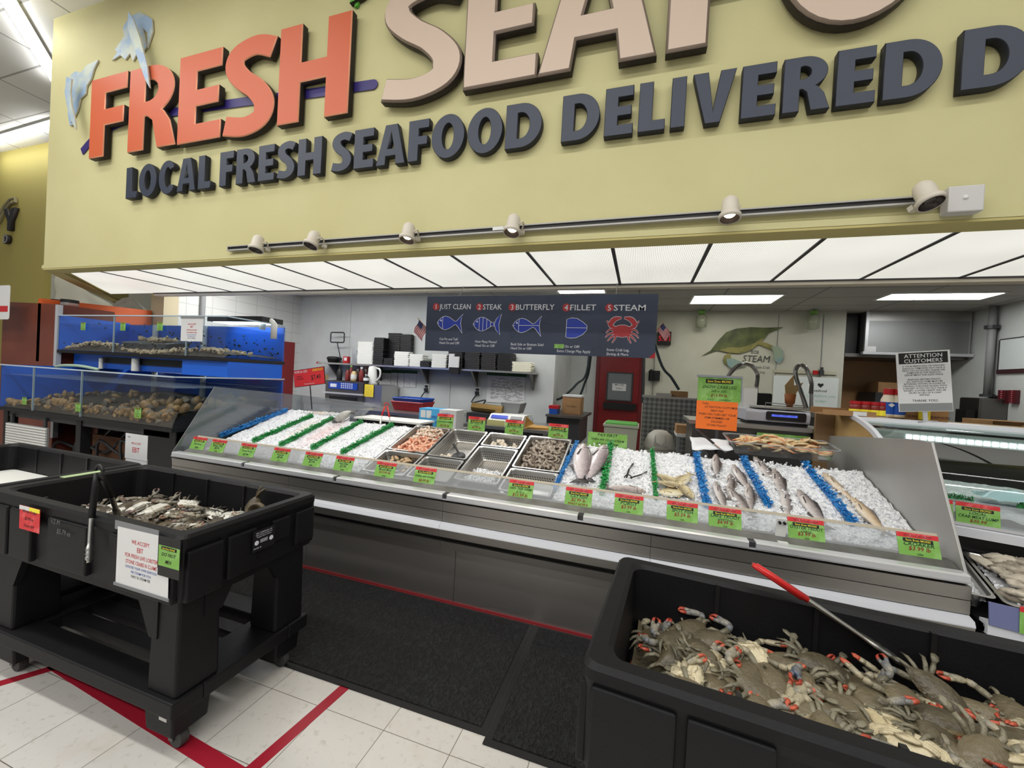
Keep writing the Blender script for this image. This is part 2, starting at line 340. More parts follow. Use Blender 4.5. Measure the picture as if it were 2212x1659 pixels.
# store ceiling strips seen above the far yellow wall
def strip(label, p, q, wd=.13):
    p, q = Vector(p), Vector(q); d = (q - p).normalized(); n = Vector((-d.y, d.x, 0)) * wd / 2
    t = thing('fluorescent_strip', label, 'ceiling light', (p + q) / 2)
    for nm, k, z0, z1, m in (('lit_tube', .8, -.07, -.03, M_tube), ('housing', 1.15, -.03, 0, M_whitep)):
        e = MB(); e.prism([tuple((p + n * k)[:2]), tuple((q + n * k)[:2]), tuple((q - n * k)[:2]), tuple((p - n * k)[:2])], p.z + z0, p.z + z1, 'z'); e.build(nm, m, t)
strip('long fluorescent strip light slanting up beside the fascia edge', (-5.9, 1.9, CEIL), (-7.75, 3.3, CEIL))
strip('fluorescent strip light just above the far yellow wall', (-11.6, 3.92, CEIL), (-9.0, 3.84, CEIL))

# red floor tape
M_tape = mat('red_tape', rgb(160, 26, 46), .45)
def tape(label, a, b_, wd):
    a, b_ = Vector((*a, 0)), Vector((*b_, 0)); d = (b_ - a).normalized(); n = Vector((-d.y, d.x, 0)) * wd / 2
    e = MB(); e.prism([tuple((a + n)[:2]), tuple((b_ + n)[:2]), tuple((b_ - n)[:2]), tuple((a - n)[:2])], .0003, .0016, 'z')
    tag(e.build('floor_tape', M_tape), label, 'tape', 'red tape lines on the floor')
tape('red floor tape running from the black mat towards the shopper', (-1.25, 1.6), (-1.30, 1.07), .05)
tape('red floor tape running under the front of the crab cart', (-1.275, 1.095), (-2.62, 1.185), .062)
tape('short red floor tape crossing at the far wheel of the crab cart', (-2.53, 1.28), (-2.75, .9), .045)

# black mats
M_mat = mat('mat_pile', rgb(27, 28, 30), .85); N, L, b = nodes(M_mat)
tc = N.new('ShaderNodeTexCoord'); mp = N.new('ShaderNodeMapping'); mp.inputs['Scale'].default_value = (1, .55, 1); vo = N.new('ShaderNodeTexNoise'); vo.inputs['Scale'].default_value = 62; vo.inputs['Detail'].default_value = 1; vo.inputs['Distortion'].default_value = 1.2
bp = N.new('ShaderNodeBump'); bp.inputs['Strength'].default_value = 1; bp.inputs['Distance'].default_value = .02
cr = N.new('ShaderNodeValToRGB'); cr.color_ramp.elements[0].color = rgb(5, 5, 6); cr.color_ramp.elements[1].color = rgb(30, 32, 34); cr.color_ramp.elements[0].position = .4; cr.color_ramp.elements[1].position = .68
L.new(tc.outputs['Object'], mp.inputs[0]); L.new(mp.outputs[0], vo.inputs['Vector']); L.new(vo.outputs['Fac'], bp.inputs['Height']); L.new(bp.outputs['Normal'], b.inputs['Normal']); L.new(vo.outputs['Fac'], cr.inputs['Fac']); L.new(cr.outputs['Color'], b.inputs['Base Color'])
def matt(label, x0, x1, y0, y1, z):
    t = thing('floor_mat', label, 'mat', ((x0 + x1) / 2, (y0 + y1) / 2, z))
    MB().box(x0 + .03, x1 - .03, y0 + .03, y1 - .02, z, z + .011).build('pile', M_mat, t)
    e = MB()
    for a, b_, c, d in ((x0, x0 + .032, y0, y1), (x1 - .032, x1, y0, y1), (x0 + .032, x1 - .032, y0, y0 + .032), (x0 + .032, x1 - .032, y1 - .022, y1)): e.box(a, b_, c, d, z, z + .007)
    e.build('border', M_blk, t)
matt('wide black ribbed floor mat along the middle of the counter', -3.3, -.537, 1.573, 2.385, .0003)
matt('black floor mat nearer the blue crab bin, lapping over its neighbour', -.534, 1.7, 1.535, 2.385, .0003)
# ================================================================ raised lettering on the fascia
def off_stroke(pts, w):
    n = len(pts); L_, R_ = [], []
    for i in range(n):
        a, c = pts[max(i - 1, 0)], pts[min(i + 1, n - 1)]; dx, dy = c[0] - a[0], c[1] - a[1]; l = math.hypot(dx, dy)
        nx, ny = -dy / l * w / 2, dx / l * w / 2
        L_.append((pts[i][0] + nx, pts[i][1] + ny)); R_.append((pts[i][0] - nx, pts[i][1] - ny))
    return L_ + R_[::-1]
def glyph(ch, w, s, h=.22):
    """contours of a heavy humanist capital, cap height 1, width w, stem s, bar h"""
    if ch == 'L': return [[(0, 0), (w, 0), (w, h), (s, h), (s, 1), (0, 1)]]
    if ch == 'F': return [[(0, 0), (s, 0), (s, .39), (w * .93, .39), (w * .93, .39 + h), (s, .39 + h), (s, 1 - h), (w, 1 - h), (w, 1), (0, 1)]]
    if ch == 'E': return [[(0, 0), (w, 0), (w, h), (s, h), (s, .40), (w * .93, .40), (w * .93, .40 + h * .93), (s, .40 + h * .93), (s, 1 - h), (w * .98, 1 - h), (w * .98, 1), (0, 1)]]
    if ch == 'H': return [[(0, 0), (s, 0), (s, .4), (w - s, .4), (w - s, 0), (w, 0), (w, 1), (w - s, 1), (w - s, .4 + h), (s, .4 + h), (s, 1), (0, 1)]]
    if ch == 'I': return [[(0, 0), (s, 0), (s, 1), (0, 1)]]
    if ch == 'Y': return [[(w / 2 - s / 2, 0), (w / 2 + s / 2, 0), (w / 2 + s / 2, .42), (w, 1), (w - s * 1.1, 1), (w / 2, .62), (s * 1.1, 1), (0, 1), (w / 2 - s / 2, .42)]]
    if ch == 'A':
        t = s * .62; return [[(0, 0), (s * .98, 0), (w * .335, .22), (w * .665, .22), (w - s * .98, 0), (w, 0), (w / 2 + t, 1), (w / 2 - t, 1)],
                              [(w * .385, .40), (w * .615, .40), (w / 2, .80)]]
    if ch == 'V': t = s * .5; return [[(w / 2 - t, 0), (w / 2 + t, 0), (w, 1), (w - s * 1.02, 1), (w / 2, .26), (s * 1.02, 1), (0, 1)]]
    if ch == 'O': return [arc(w / 2, .5, w / 2, .525, 0, 359.9, 40)[:-1], arc(w / 2, .5, w / 2 - s, .525 - h, 0, 359.9, 32)[:-1]]
    if ch == 'D':
        c = w * .42
        return [[(0, 0)] + arc(c, .5, w - c, .5, -90, 90, 20) + [(0, 1)], [(s, h)] + arc(c, .5, w - c - s, .5 - h, -90, 90, 16) + [(s, 1 - h)]]
    if ch == 'C':
        o = arc(w * .54, .5, w * .54, .525, 48, 312, 30); i = arc(w * .56, .5, w * .56 - s, .525 - h, 312, 48, 26)
        return [o + [(w * .97, .09 + h * .2), (w * .93, .25)] [1:] + i + [(w * .95, .79)]]
    if ch == 'R':
        c = w * .42; y0 = .42
        return [[(0, 0), (s, 0), (s, y0 - .02), (s + .04, y0 - .02), (w * .52, y0 - .08), (w - s * 1.02, 0), (w * 1.03, 0), (w * .90, .30), (w * .76, .43)]
                + arc(c + .02, .70, w - c - .05, .30, -58, 90, 16) + [(0, 1)],
                [(s, y0 + h * .78)] + arc(c, .705, w - c - s - .02, .30 - h * .86, -90, 90, 12) + [(s, 1 - h * .9)]]
    if ch == 'S':
        l, r = s / 2, w - s / 2
        p = catmull([(w * .95, .84, 0), (w * .62, .905, 0), (l + .05, .85, 0), (l, .72, 0), (w * .36, .585, 0), (w * .64, .455, 0), (r, .30, 0), (r - .05, .155, 0), (w * .42, .095, 0), (w * .03, .135, 0)], 6)
        A, B = [], []
        for i in range(len(p)):
            q, t = p[max(i - 1, 0)], p[min(i + 1, len(p) - 1)]; dx, dy = t[0] - q[0], t[1] - q[1]; k = math.hypot(dx, dy)
            nx, ny = -dy / k * s / 2, dx / k * h * .5
            A.append((p[i][0] + nx, p[i][1] + ny)); B.append((p[i][0] - nx, p[i][1] - ny))
        return [A + B[::-1]]
def raised(ch, w, s, h, cap, th, bev, x, z, yb, mats, name, label, group):
    """cut-out letter standing on the wall: its back at y=yb, face towards -y"""
    c = bpy.data.curves.new('g', 'CURVE'); c.dimensions = '2D'; c.fill_mode = 'BOTH'; c.extrude = th / 2; c.bevel_depth = bev; c.bevel_resolution = 0; c.offset = -bev
    for con in glyph(ch, w, s, h):
        sp = c.splines.new('POLY'); sp.points.add(len(con) - 1)
        for p, q in zip(sp.points, con): p.co = (q[0] * cap, q[1] * cap, 0, 1)
        sp.use_cyclic_u = True
    o = bpy.data.objects.new('g', c); COL.objects.link(o)
    me = bpy.data.meshes.new_from_object(o.evaluated_get(bpy.context.evaluated_depsgraph_get())); bpy.data.objects.remove(o)
    me.transform(Matrix.Translation((0, 0, 0)) @ Matrix.Rotation(rad(90), 4, 'X')); me.name = name
    me.materials.clear()
    for m_ in mats: me.materials.append(m_)
    for p in me.polygons:
        ny = p.normal.y; p.material_index = 0 if ny < -.95 else (2 if ny < -.3 and len(mats) > 2 else 1)
    r = bpy.data.objects.new(name, me); COL.objects.link(r); r.location = (x, yb - th / 2 - bev, z)
    return tag(r, label, 'sign letter', group)
M_navy = mat('letter_navy', rgb(46, 54, 72), .5); M_navyd = mat('letter_navy_side', rgb(26, 29, 38), .6)
M_or = mat('letter_orange', rgb(206, 94, 52), .5); M_ore = mat('letter_orange_edge', rgb(236, 160, 122), .5); M_ord = mat('letter_dark_side', rgb(36, 28, 26), .6)
M_bei = mat('letter_beige', rgb(206, 184, 166), .5); M_beie = mat('letter_beige_edge', rgb(138, 122, 108), .5)
# navy slogan
def word(txt, x0, x1, z, cap, wid, s, h, th, bev, yb, mats, desc, group, gap=.09):
    tot = sum(wid[c] for c in txt) + gap * (len(txt) - 1); k = (x1 - x0) / (tot * cap); x = x0
    seen = {}
    for i, c in enumerate(txt):
        seen[c] = seen.get(c, 0) + 1
        ordn = '' if txt.count(c) == 1 else ('first ', 'second ', 'third ')[seen[c] - 1]
        raised(c, wid[c] * k, s * k, h, cap, th, bev, x, z, yb, mats, 'sign_letter', desc % (ordn + 'letter ' + c), group)
        x += (wid[c] + gap) * cap * k
WN = dict(L=.50, O=.80, C=.70, A=.78, F=.52, R=.70, E=.56, S=.58, H=.76, D=.78, I=.27, V=.74)
YB = 2.655
NV = [M_navy, M_navyd]
for txt, x0, x1 in (('LOCAL', -4.95, -3.79), ('FRESH', -3.68, -2.55), ('SEAFOOD', -2.45, -.725), ('DELIVERED', -.59, 1.37), ('D', 1.445, 1.71)):
    word(txt, x0, x1, 3.072, .303, WN, .26, .215, .045, .003, YB, NV, 'navy raised %s of the small slogan word ' + (txt if txt != 'D' else 'cut off after DELIVERED'), 'navy slogan letters on the fascia', gap=.1 if txt != 'SEAFOOD' else .07)
# orange FRESH, letter by letter
OR = [M_or, M_ord, M_ore]
for c, x0, x1, z, cap in (('F', -5.52, -4.96, 3.52, .80), ('R', -4.92, -4.24, 3.51, .80), ('E', -4.22, -3.67, 3.50, .80), ('S', -3.64, -3.06, 3.475, .84), ('H', -3.02, -2.30, 3.51, .80)):
    w_ = (x1 - x0) / cap * (1 / 1.03 if c == 'R' else 1)
    raised(c, w_, .29 if c != 'S' else .27, .205, cap, .05, .008, x0, z, YB - .006, OR, 'sign_letter', 'large orange raised letter %s of the word FRESH' % c, 'orange FRESH letters')
BE = [M_bei, M_ord, M_beie]
for c, x0, x1, z, cap, nm in (('S', -1.99, -1.33, 3.50, .90, 'S'), ('E', -1.31, -.77, 3.51, .87, 'E'), ('A', -.77, -.02, 3.51, .87, 'A'), ('F', .03, .58, 3.51, .87, 'F'), ('O', .60, 1.33, 3.51, .88, 'O')):
    raised(c, (x1 - x0) / cap, .265, .19, cap, .055, .014, x0, z, YB - .006, BE, 'sign_letter', 'large beige raised letter %s at the top edge of the fascia' % nm, 'beige SEAFOOD letters')
# purple swoosh behind FRESH
pt = catmull([(-5.78, 3.66, 0), (-5.55, 3.79, 0), (-5.2, 3.87, 0), (-4.8, 3.885, 0), (-4.2, 3.86, 0), (-3.4, 3.82, 0), (-2.7, 3.775, 0), (-2.12, 3.745, 0)], 6)
up_ = off_stroke([p[:2] for p in pt], .078)
b = MB(); n2 = len(up_) // 2
ends = arc(-2.12, 3.745, .038, .038, 80, -80, 6)
b.prism(up_[:n2] + ends + up_[n2:], YB - .006, YB - .001, 'y'); tag(b.build('swoosh', mat('swoosh_purple', rgb(44, 32, 108), .5)), 'long purple swoosh band behind the orange FRESH letters', 'sign')
# blue crab-claw cut-outs and the green leaf
M_claw = mat('claw_print', rgb(150, 176, 204), .5, nz=(5, rgb(196, 204, 190), .42, .62)); M_clawe = mat('claw_edge', rgb(206, 198, 178), .6)
def cutout(label, polys, yb=YB, th=.012, name='claw_cutout'):
    t = thing(name, label, 'wall decoration', (polys[0][0][0], yb, polys[0][0][1]), group='crab claw cut-outs')
    for i, (nm, P) in enumerate((('upper_arm', polys[0]), ('pincer', polys[1]))):
        e = MB(); e.prism(P, yb - th - .09 * i, yb - .09 * i, 'y', mcap=0, mi=1); e.build(nm, [M_claw, M_clawe], t)
cutout('pale blue crab claw cut-out reaching over the letter R of FRESH',
       [[(-5.33, 4.53), (-5.25, 4.60), (-5.29, 4.63), (-5.15, 4.74), (-5.18, 4.83), (-5.08, 4.92), (-4.93, 4.93), (-4.80, 4.86), (-4.74, 4.82), (-4.72, 4.70), (-4.79, 4.55), (-4.80, 4.70), (-4.87, 4.76), (-4.80, 4.57), (-4.86, 4.52), (-4.90, 4.46), (-4.95, 4.52), (-5.0, 4.46), (-5.05, 4.55), (-5.12, 4.50), (-5.2, 4.56)],
        [(-4.93, 4.86), (-4.86, 4.78), (-4.74, 4.56), (-4.62, 4.28), (-4.57, 4.06), (-4.64, 4.15), (-4.72, 4.30), (-4.84, 4.52), (-4.93, 4.70)]])
cutout('pale blue crab claw cut-out hanging beside the letter F of FRESH',
       [[(-6.03, 4.50), (-5.93, 4.53), (-5.83, 4.50), (-5.74, 4.56), (-5.55, 4.58), (-5.62, 4.50), (-5.66, 4.40), (-5.73, 4.34), (-5.74, 4.26), (-5.83, 4.22), (-5.87, 4.10), (-5.93, 4.03), (-5.98, 3.99), (-5.90, 3.97), (-5.99, 3.96), (-6.04, 4.10), (-6.02, 4.28), (-5.97, 4.40)],
        [(-5.88, 4.40), (-5.79, 4.36), (-5.80, 4.22), (-5.77, 4.08), (-5.70, 3.92), (-5.68, 3.82), (-5.76, 3.92), (-5.84, 4.06), (-5.90, 4.24)]])
b = MB(); b.prism([(-2.36, 4.40), (-2.29, 4.52), (-2.15, 4.62), (-2.05, 4.60), (-2.12, 4.48), (-2.25, 4.42)], YB - .04, YB, 'y', mi=1, mcap=0); b.prism([(-2.33, 4.38), (-2.30, 4.385), (-2.25, 4.52), (-2.28, 4.53)], YB - .02, YB, 'y')
tag(b.build('leaf_cutout', [mat('leaf_green', rgb(86, 170, 54), .5), M_ord]), 'tip of a green leaf cut-out above the letter H of FRESH', 'wall decoration')
# letters on the far yellow side wall (the end of a longer name)
raised('Y', .95, .27, .2, .40, .05, .004, -11.27, 3.70, 4.195, [M_navyd, M_ord], 'sign_letter', 'dark raised letter Y on the far yellow wall', 'far wall letters')
raised('D', .9, .3, .2, .16, .05, .004, -11.24, 3.47, 4.195, [M_grey, M_ord], 'sign_letter', 'small grey letter D low on the far yellow wall', 'far wall letters')
e = MB(); e.tube([(-11.55, 4.17, 3.95), (-11.35, 4.17, 4.16), (-11.15, 4.17, 4.28), (-10.98, 4.17, 4.29), (-10.96, 4.17, 4.22), (-11.15, 4.17, 4.20), (-11.33, 4.17, 4.07), (-11.5, 4.17, 3.86)], .022, 6)
tag(e.build('swirl_cutout', mat('swirl_grey', rgb(150, 142, 110), .5)), 'thin looping outline above the letter Y on the far yellow wall', 'wall decoration')

# ---------------------------------------------------------------- track lighting
M_head = mat('track_head_cream', rgb(212, 204, 190), .45); M_bulb = mat('bulb_glow', rgb(255, 236, 200), .3, emis=6, emc=(1, .86, .62, 1)); M_bulbo = mat('bulb_off', rgb(60, 50, 44), .3)
t = thing('light_track', 'long grey light track along the bottom of the yellow fascia', 'light track', (-1.0, 2.62, 2.53))
a0, a1 = Vector((-3.565, 2.63, 2.521)), Vector((1.49, 2.63, 2.545))
def rail(b, y0, y1, z0, z1): b.add([(a.x, y, a.z + z) for a in (a0, a1) for y, z in ((y0, z0), (y1, z0), (y1, z1), (y0, z1))], [(0, 1, 2, 3), (7, 6, 5, 4), (0, 4, 5, 1), (1, 5, 6, 2), (2, 6, 7, 3), (3, 7, 4, 0)])
b = MB(); rail(b, 2.615, 2.645, -.022, -.012); rail(b, 2.615, 2.645, .012, .02); b.build('rail', mat('track_grey', rgb(178, 176, 172), .4), t)
b = MB(); rail(b, 2.624, 2.646, -.012, .012); b.build('rail_slot', M_blk, t)
b = MB(); b.box(-1.04, -.96, 2.61, 2.62, 2.525, 2.548); b.build('joiner', M_whitep, t)
b = MB(); b.box(1.415, 1.555, 2.58, 2.645, 2.455, 2.585); b.build('feed_box', mat('feed_box_white', rgb(206, 204, 202), .4), t, bevel=.006)
b = MB(); b.lathe([(.012, 0), (.008, .006), (0, .007)], 10, M=Matrix.Translation((1.48, 2.579, 2.525)) @ Matrix.Rotation(rad(90), 4, 'X')); b.build('feed_box_screw', M_whitep, t)
def head(x, lit, rx, rz, label, s=1.0):
    t = thing('track_spotlight', label, 'spotlight', (x, 2.53, 2.525 + .005 * x), (rad(rx), 0, rad(rz)), 'spotlights on the track')
    b = MB(); b.lathe([(.050, -.062), (.058, -.062), (.058, -.038), (.050, -.03), (.045, -.022), (.045, .03), (.039, .055), (.022, .072), (0, .076)], 20, caps=False); b.build('housing', M_head, t, smooth=True, local=True)
    b = MB(); b.lathe([(.052, -.062), (.045, -.045), (.03, -.03), (0, -.028)], 20, caps=False); b.build('reflector', M_bulbo, t, smooth=True, local=True)
    b = MB(); b.lathe([(0, -.046), (.022, -.044), (.03, -.036), (0, -.03)], 14, caps=False); b.build('bulb', M_bulb if lit else M_bulbo, t, local=True)
    b = MB(); b.tube([(.04, 0, 0), (.056, .02, .03), (.05, .05, .03), (.02, .085, .0)], .006, 6); b.box(.012, .04, .075, .1, -.014, .014); b.build('bracket', M_head, t, local=True)
head(-3.10, 0, -14, 6, 'unlit cream spotlight at the far end of the track'); head(-2.52, 0, -20, -12, 'unlit cream spotlight second from the far end of the track')
head(-1.66, 1, -12, -4, 'lit cream spotlight above the menu board end of the track'); head(-.864, 1, -14, -10, 'lit cream spotlight beside the white track joiner')
head(.423, 1, -10, 0, 'lit cream spotlight alone on the long bare stretch of track'); head(1.30, 0, -24, 26, 'big unlit cream spotlight against the white feed box')
# lit bulbs throw their own small light
for x in (-1.66, -.864, .423):
    l = bpy.data.lights.new('spot_bulb', 'SPOT'); l.energy = 9; l.spot_size = rad(80); l.color = (1, .86, .66); l.shadow_soft_size = .03
    o = bpy.data.objects.new('spot_bulb', l); COL.objects.link(o); o.location = (x, 2.515, 2.45); o.rotation_euler = (rad(10), 0, 0)

# ---------------------------------------------------------------- hanging menu board
M_board = mat('board_navy', rgb(58, 68, 92), .45, nz=(2.2, rgb(50, 58, 78))); M_fish = mat('board_fish_blue', rgb(44, 66, 176), .5); M_lite = mat('board_white', rgb(226, 228, 236), .6); M_bred = mat('board_red', rgb(176, 52, 58), .55); M_faint = mat('board_faint', rgb(84, 94, 114), .6)
BX, BZ, BY = -2.10, 1.742, 3.6; BW, BH = 2.20, .545
t = thing('menu_board', 'wide navy menu board of five fish cuts hanging over the counter', 'menu board', (BX + BW / 2, BY, BZ))
MB().box(BX, BX + BW, BY, BY + .012, BZ, BZ + BH).build('board', M_board, t)
b = MB()
for x in (BX + .35, BX + BW - .35): b.tube([(x, BY + .006, BZ + BH), (x, BY + .1, 2.41)], .003, 5)
b.build('hanging_wire', M_grey, t)
def bp(u, v): return (BX + (u - 15) / 2165 * BW, BZ + BH * (1 - (v - 40 + (u - 25) * .008) / 520))
lw = MB(); lb = MB(); lr = MB(); lf = MB(); lg = MB(); l2 = MB()
yy = BY - .0015
for n_, u, txt, ue in (('1', 118, 'JUST CLEAN', 490), ('2', 580, 'STEAK', 808), ('3', 908, 'BUTTERFLY', 1308), ('4', 1414, 'FILLET', 1676), ('5', 1788, 'STEAM', 2086)):
    x, z = bp(u, 138); lr.prism(arc(x, z, .036, .036, 0, 359, 20), yy, yy + .001, 'y')
    l2.text(n_, x, z - .024, .068, yy - .001, .012)
    xa, _ = bp(u + 36, 138); xb, _ = bp(ue, 138); vs, fs, g0, g1 = glyphs(txt, .012); lw.text(txt, xa, z - .025, .073, yy, .012, 'L', (xb - xa) / ((g1 - g0) * .073))
for u, v, lines in ((175, 455, ('Cut Fin and Tail?', 'Head On and Off?')), (556, 468, ('How Many Pieces?', 'Head On or Off?')), (915, 480, ('Back Side or Bottom Side?', 'Head On or Off?')), (1785, 498, ('Snow Crab Leg,', 'Shrimp & More'))):
    for i, s_ in enumerate(lines): x, z = bp(u, v + 36 * i); lw.text(s_, x, z, .034, yy, .004, 'L', .88)
x, z = bp(1418, 484); lw.text('On or Off?', x, z, .034, yy, .004, 'L', .9); x, z = bp(1352, 524); lw.text('Extra Charge May Apply', x, z, .034, yy, .004, 'L', .9)
x, z = bp(1325, 488); lg.box(x, x + .088, yy - .001, yy + .001, z - .004, z + .034)
def outl(pts, r=.0028, closed=True): lw.tube([(p[0], yy - .001, p[1]) for p in pts], r, 5, closed=closed, caps=False)
def fishpic(u0, kind):
    bx, bz = bp(u0, 292 + (u0 - 140) * .012)
    W, T = .215, .075
    body = [(bx, bz)] + [(bx + W * t_, bz + T * math.sin(pi * min(1, t_ ** .85)) * (1 - .25 * t_) + .0) for t_ in (.08, .18, .3, .42, .55, .68, .8, .9)] + [(bx + W * 1.0, bz + .022)]
    lower = [(x_, 2 * bz - z_) for x_, z_ in body[1:][::-1]]
    tail = [(bx + W * 1.30, bz + .09), (bx + W * 1.22, bz + .04), (bx + W * 1.20, bz), (bx + W * 1.24, bz - .05), (bx + W * 1.30, bz - .1)]
    shape = body + tail + lower
    if kind == 2:
        lb.prism(body + lower, yy, yy + .001, 'y'); outl(body + lower)
        tl = [(bx + W * 1.02, bz)] + [(bx + W * 1.10, bz + .05), (bx + W * 1.34, bz + .1), (bx + W * 1.24, bz), (bx + W * 1.3, bz - .1), (bx + W * 1.1, bz - .05)]
        lb.prism(tl, yy, yy + .001, 'y'); outl(tl)
        for f in (.30, .48, .66, .84):
            hh = T * math.sin(pi * f ** .85) * (1 - .25 * f); outl([(bx + W * f, bz + hh), (bx + W * f, bz - hh)], closed=False)
    else:
        lb.prism(shape, yy, yy + .001, 'y'); outl(shape); hh = T * .8; outl([(bx + W * .29, bz + hh), (bx + W * .27, bz), (bx + W * .29, bz - hh)], closed=False)
        if kind == 3: outl([(bx + W * .28, bz), (bx + W * 1.2, bz)], closed=False)
    lw.prism(arc(bx + W * .19, bz + .024, .009, .009, 0, 350, 12), yy - .0015, yy, 'y'); outl([(bx + .004, bz - .004), (bx + .022, bz - .002)], closed=False)
fishpic(140, 1); fishpic(524, 2); fishpic(922, 3)
bx, bz = bp(1424, 312); fil = [(bx, bz - .085), (bx, bz + .075), (bx + .04, bz + .088), (bx + .09, bz + .086), (bx + .15, bz + .05), (bx + .185, bz + .02), (bx + .185, bz - .02), (bx + .15, bz - .06), (bx + .09, bz - .09), (bx + .04, bz - .094)]
lb.prism(fil, yy, yy + .001, 'y'); outl(fil); outl([(bx, bz), (bx + .185, bz)], closed=False)
cx, cz = bp(1905, 330); FL1 = Matrix.Translation((0, yy, 0)) @ Matrix.Diagonal((1, .06, 1, 1)); FL2 = Matrix.Translation((0, yy - .002, 0)) @ Matrix.Diagonal((1, .06, 1, 1))
for s_ in (-1, 1):
    for k, (dx, dz) in enumerate(((.135, -.02), (.14, -.06), (.12, -.09), (.08, -.105))):
        P = [(cx + s_ * .05, cz - .01 - .01 * k), (cx + s_ * dx * .75, cz + dz + .035), (cx + s_ * dx, cz + dz)]
        lw.tube([(p[0], 0, p[1]) for p in catmull([(a, b_, 0) for a, b_ in P], 4)], [.012, .012, .011, .011, .010, .009, .008, .007, .005], 6, M=FL1)
        lr.tube([(p[0], 0, p[1]) for p in catmull([(a, b_, 0) for a, b_ in P], 4)], [.009, .009, .008, .008, .007, .006, .005, .004, .002], 6, M=FL2)
    P = [(cx + s_ * .05, cz + .02), (cx + s_ * .10, cz + .05), (cx + s_ * .07, cz + .10), (cx + s_ * .01, cz + .115)]; Q = catmull([(a, b_, 0) for a, b_ in P], 5)
    rq = [.012, .012, .013, .014, .016, .018, .020, .021, .021, .021, .020, .018, .015, .011, .007, .004]; rq = [rq[min(int(i * 15 / (len(Q) - 1)), 15)] for i in range(len(Q))]
    lw.tube([(p[0], 0, p[1]) for p in Q], [r_ + .004 for r_ in rq], 8, M=FL1); lr.tube([(p[0], 0, p[1]) for p in Q], rq, 8, M=FL2)
    P = [(cx + s_ * .08, cz + .03), (cx + s_ * .115, cz + .055), (cx + s_ * .135, cz + .09)]; lw.tube([(p[0], 0, p[1]) for p in P], .008, 6, M=FL1); lr.tube([(p[0], 0, p[1]) for p in P], .005, 6, M=FL2)
lw.prism(arc(cx, cz, .083, .056, 0, 350, 24), yy - .0005, yy, 'y'); lr.prism(arc(cx, cz, .079, .052, 0, 350, 24), yy - .003, yy - .001, 'y')
# faint sketched fish printed in the board
for u, v, L_, a in ((270, 190, .22, -8), (1400, 215, .40, 12), (500, 370, .2, 22), (930, 360, .14, 70), (1700, 430, .18, 60)):
    x, z = bp(u, v); M2 = Matrix.Translation((x, yy, z)) @ Matrix.Rotation(rad(-a), 4, 'Y')
    lf.tube([tuple(M2 @ Vector((L_ * (k / 12 - .5), 0, .22 * L_ * math.sin(pi * k / 12)))) for k in range(13)], .0016, 4); lf.tube([tuple(M2 @ Vector((L_ * (k / 12 - .5), 0, -.18 * L_ * math.sin(pi * k / 12)))) for k in range(13)], .0016, 4)
    lf.tube([tuple(M2 @ Vector((L_ * q, 0, r_))) for q, r_ in ((.5, 0), (.62, .08 * L_), (.6, -.1 * L_), (.5, 0))], .0016, 4); lf.tube([tuple(M2 @ Vector((L_ * (k / 12 - .45), 0, .03 * L_))) for k in range(12)], .0012, 4)
lf.build('faint_print', M_faint, t); lw.build('white_lettering', M_lite, t); lb.build('fish_print', M_fish, t); lr.build('red_print', M_bred, t); l2.build('number_lettering', M_lite, t); lg.build('green_sticker', M_green, t)
b = MB(); b.prism([(BX + BW - .05, BZ), (BX + BW, BZ), (BX + BW, BZ + .05)], BY - .003, BY - .001, 'y'); b.build('red_corner_tape', M_red, t)
# ================================================================ the ice counter
CX0, CX1 = -3.66, 1.44
SL = math.atan(.354)
def pz(y): return .80 + .354 * (y - 2.65)
def slope(x, y, up=0.0, rz=0.0): return Matrix.Translation((x, y, pz(y) + up)) @ Matrix.Rotation(SL, 4, 'X') @ Matrix.Rotation(rz, 4, 'Z')
t = CASE = thing('seafood_counter', 'long stainless ice counter with a tilted bed of crushed ice', 'display counter', ((CX0 + CX1) / 2, 3.0, 0))
b = MB(); b.box(CX0 + .05, CX1 - .05, 2.46, 3.7, .02, .70); b.build('base', M_dark, t)
seams = [CX0 + .05, -2.32, -1.094, .13, CX1 - .02]
for a, c in zip(seams[:-1], seams[1:]): MB().box(a + .0015, c - .0015, 2.405, 2.44, .004, .415).build('kick_panel', M_brushd, t)
MB().box(CX0 + .05, CX1 - .02, 2.396, 2.4045, .0, .016).build('red_skirting', mat('skirting_red', rgb(140, 34, 40), .5), t)
seams = [CX0, -2.42, -1.16, .10, CX1]
for a, c in zip(seams[:-1], seams[1:]):
    a += .001; c -= .001
    b = MB(); b.prism([(2.312, .57), (2.312, .63), (2.36, .63), (2.36, .57)], a, c, 'x'); b.prism([(2.314, .633), (2.308, .695), (2.36, .695), (2.36, .633)], a, c, 'x'); b.build('upper_panel', M_brush, t)
    b = MB(); b.prism([(2.33, .57), (2.282, .555), (2.274, .535), (2.274, .53), (2.33, .53)], a, c, 'x'); b.build('bumper_strip', mat('bumper_toplit', rgb(214, 216, 222), .35), t)  # overhead light on the metal bumper top is put into its white
    b = MB(); b.prism([(2.276, .529), (2.282, .482), (2.33, .482), (2.33, .529)], a, c, 'x'); b.build('bumper_face', M_brush, t)
    b = MB(); b.prism([(2.30, .448), (2.308, .40), (2.43, .40), (2.43, .448)], a, c, 'x'); b.build('lower_trim', M_brush, t)
MB().box(CX0 + .01, CX1 - .01, 2.335, 2.47, .40, .71).build('recess', M_blk, t)
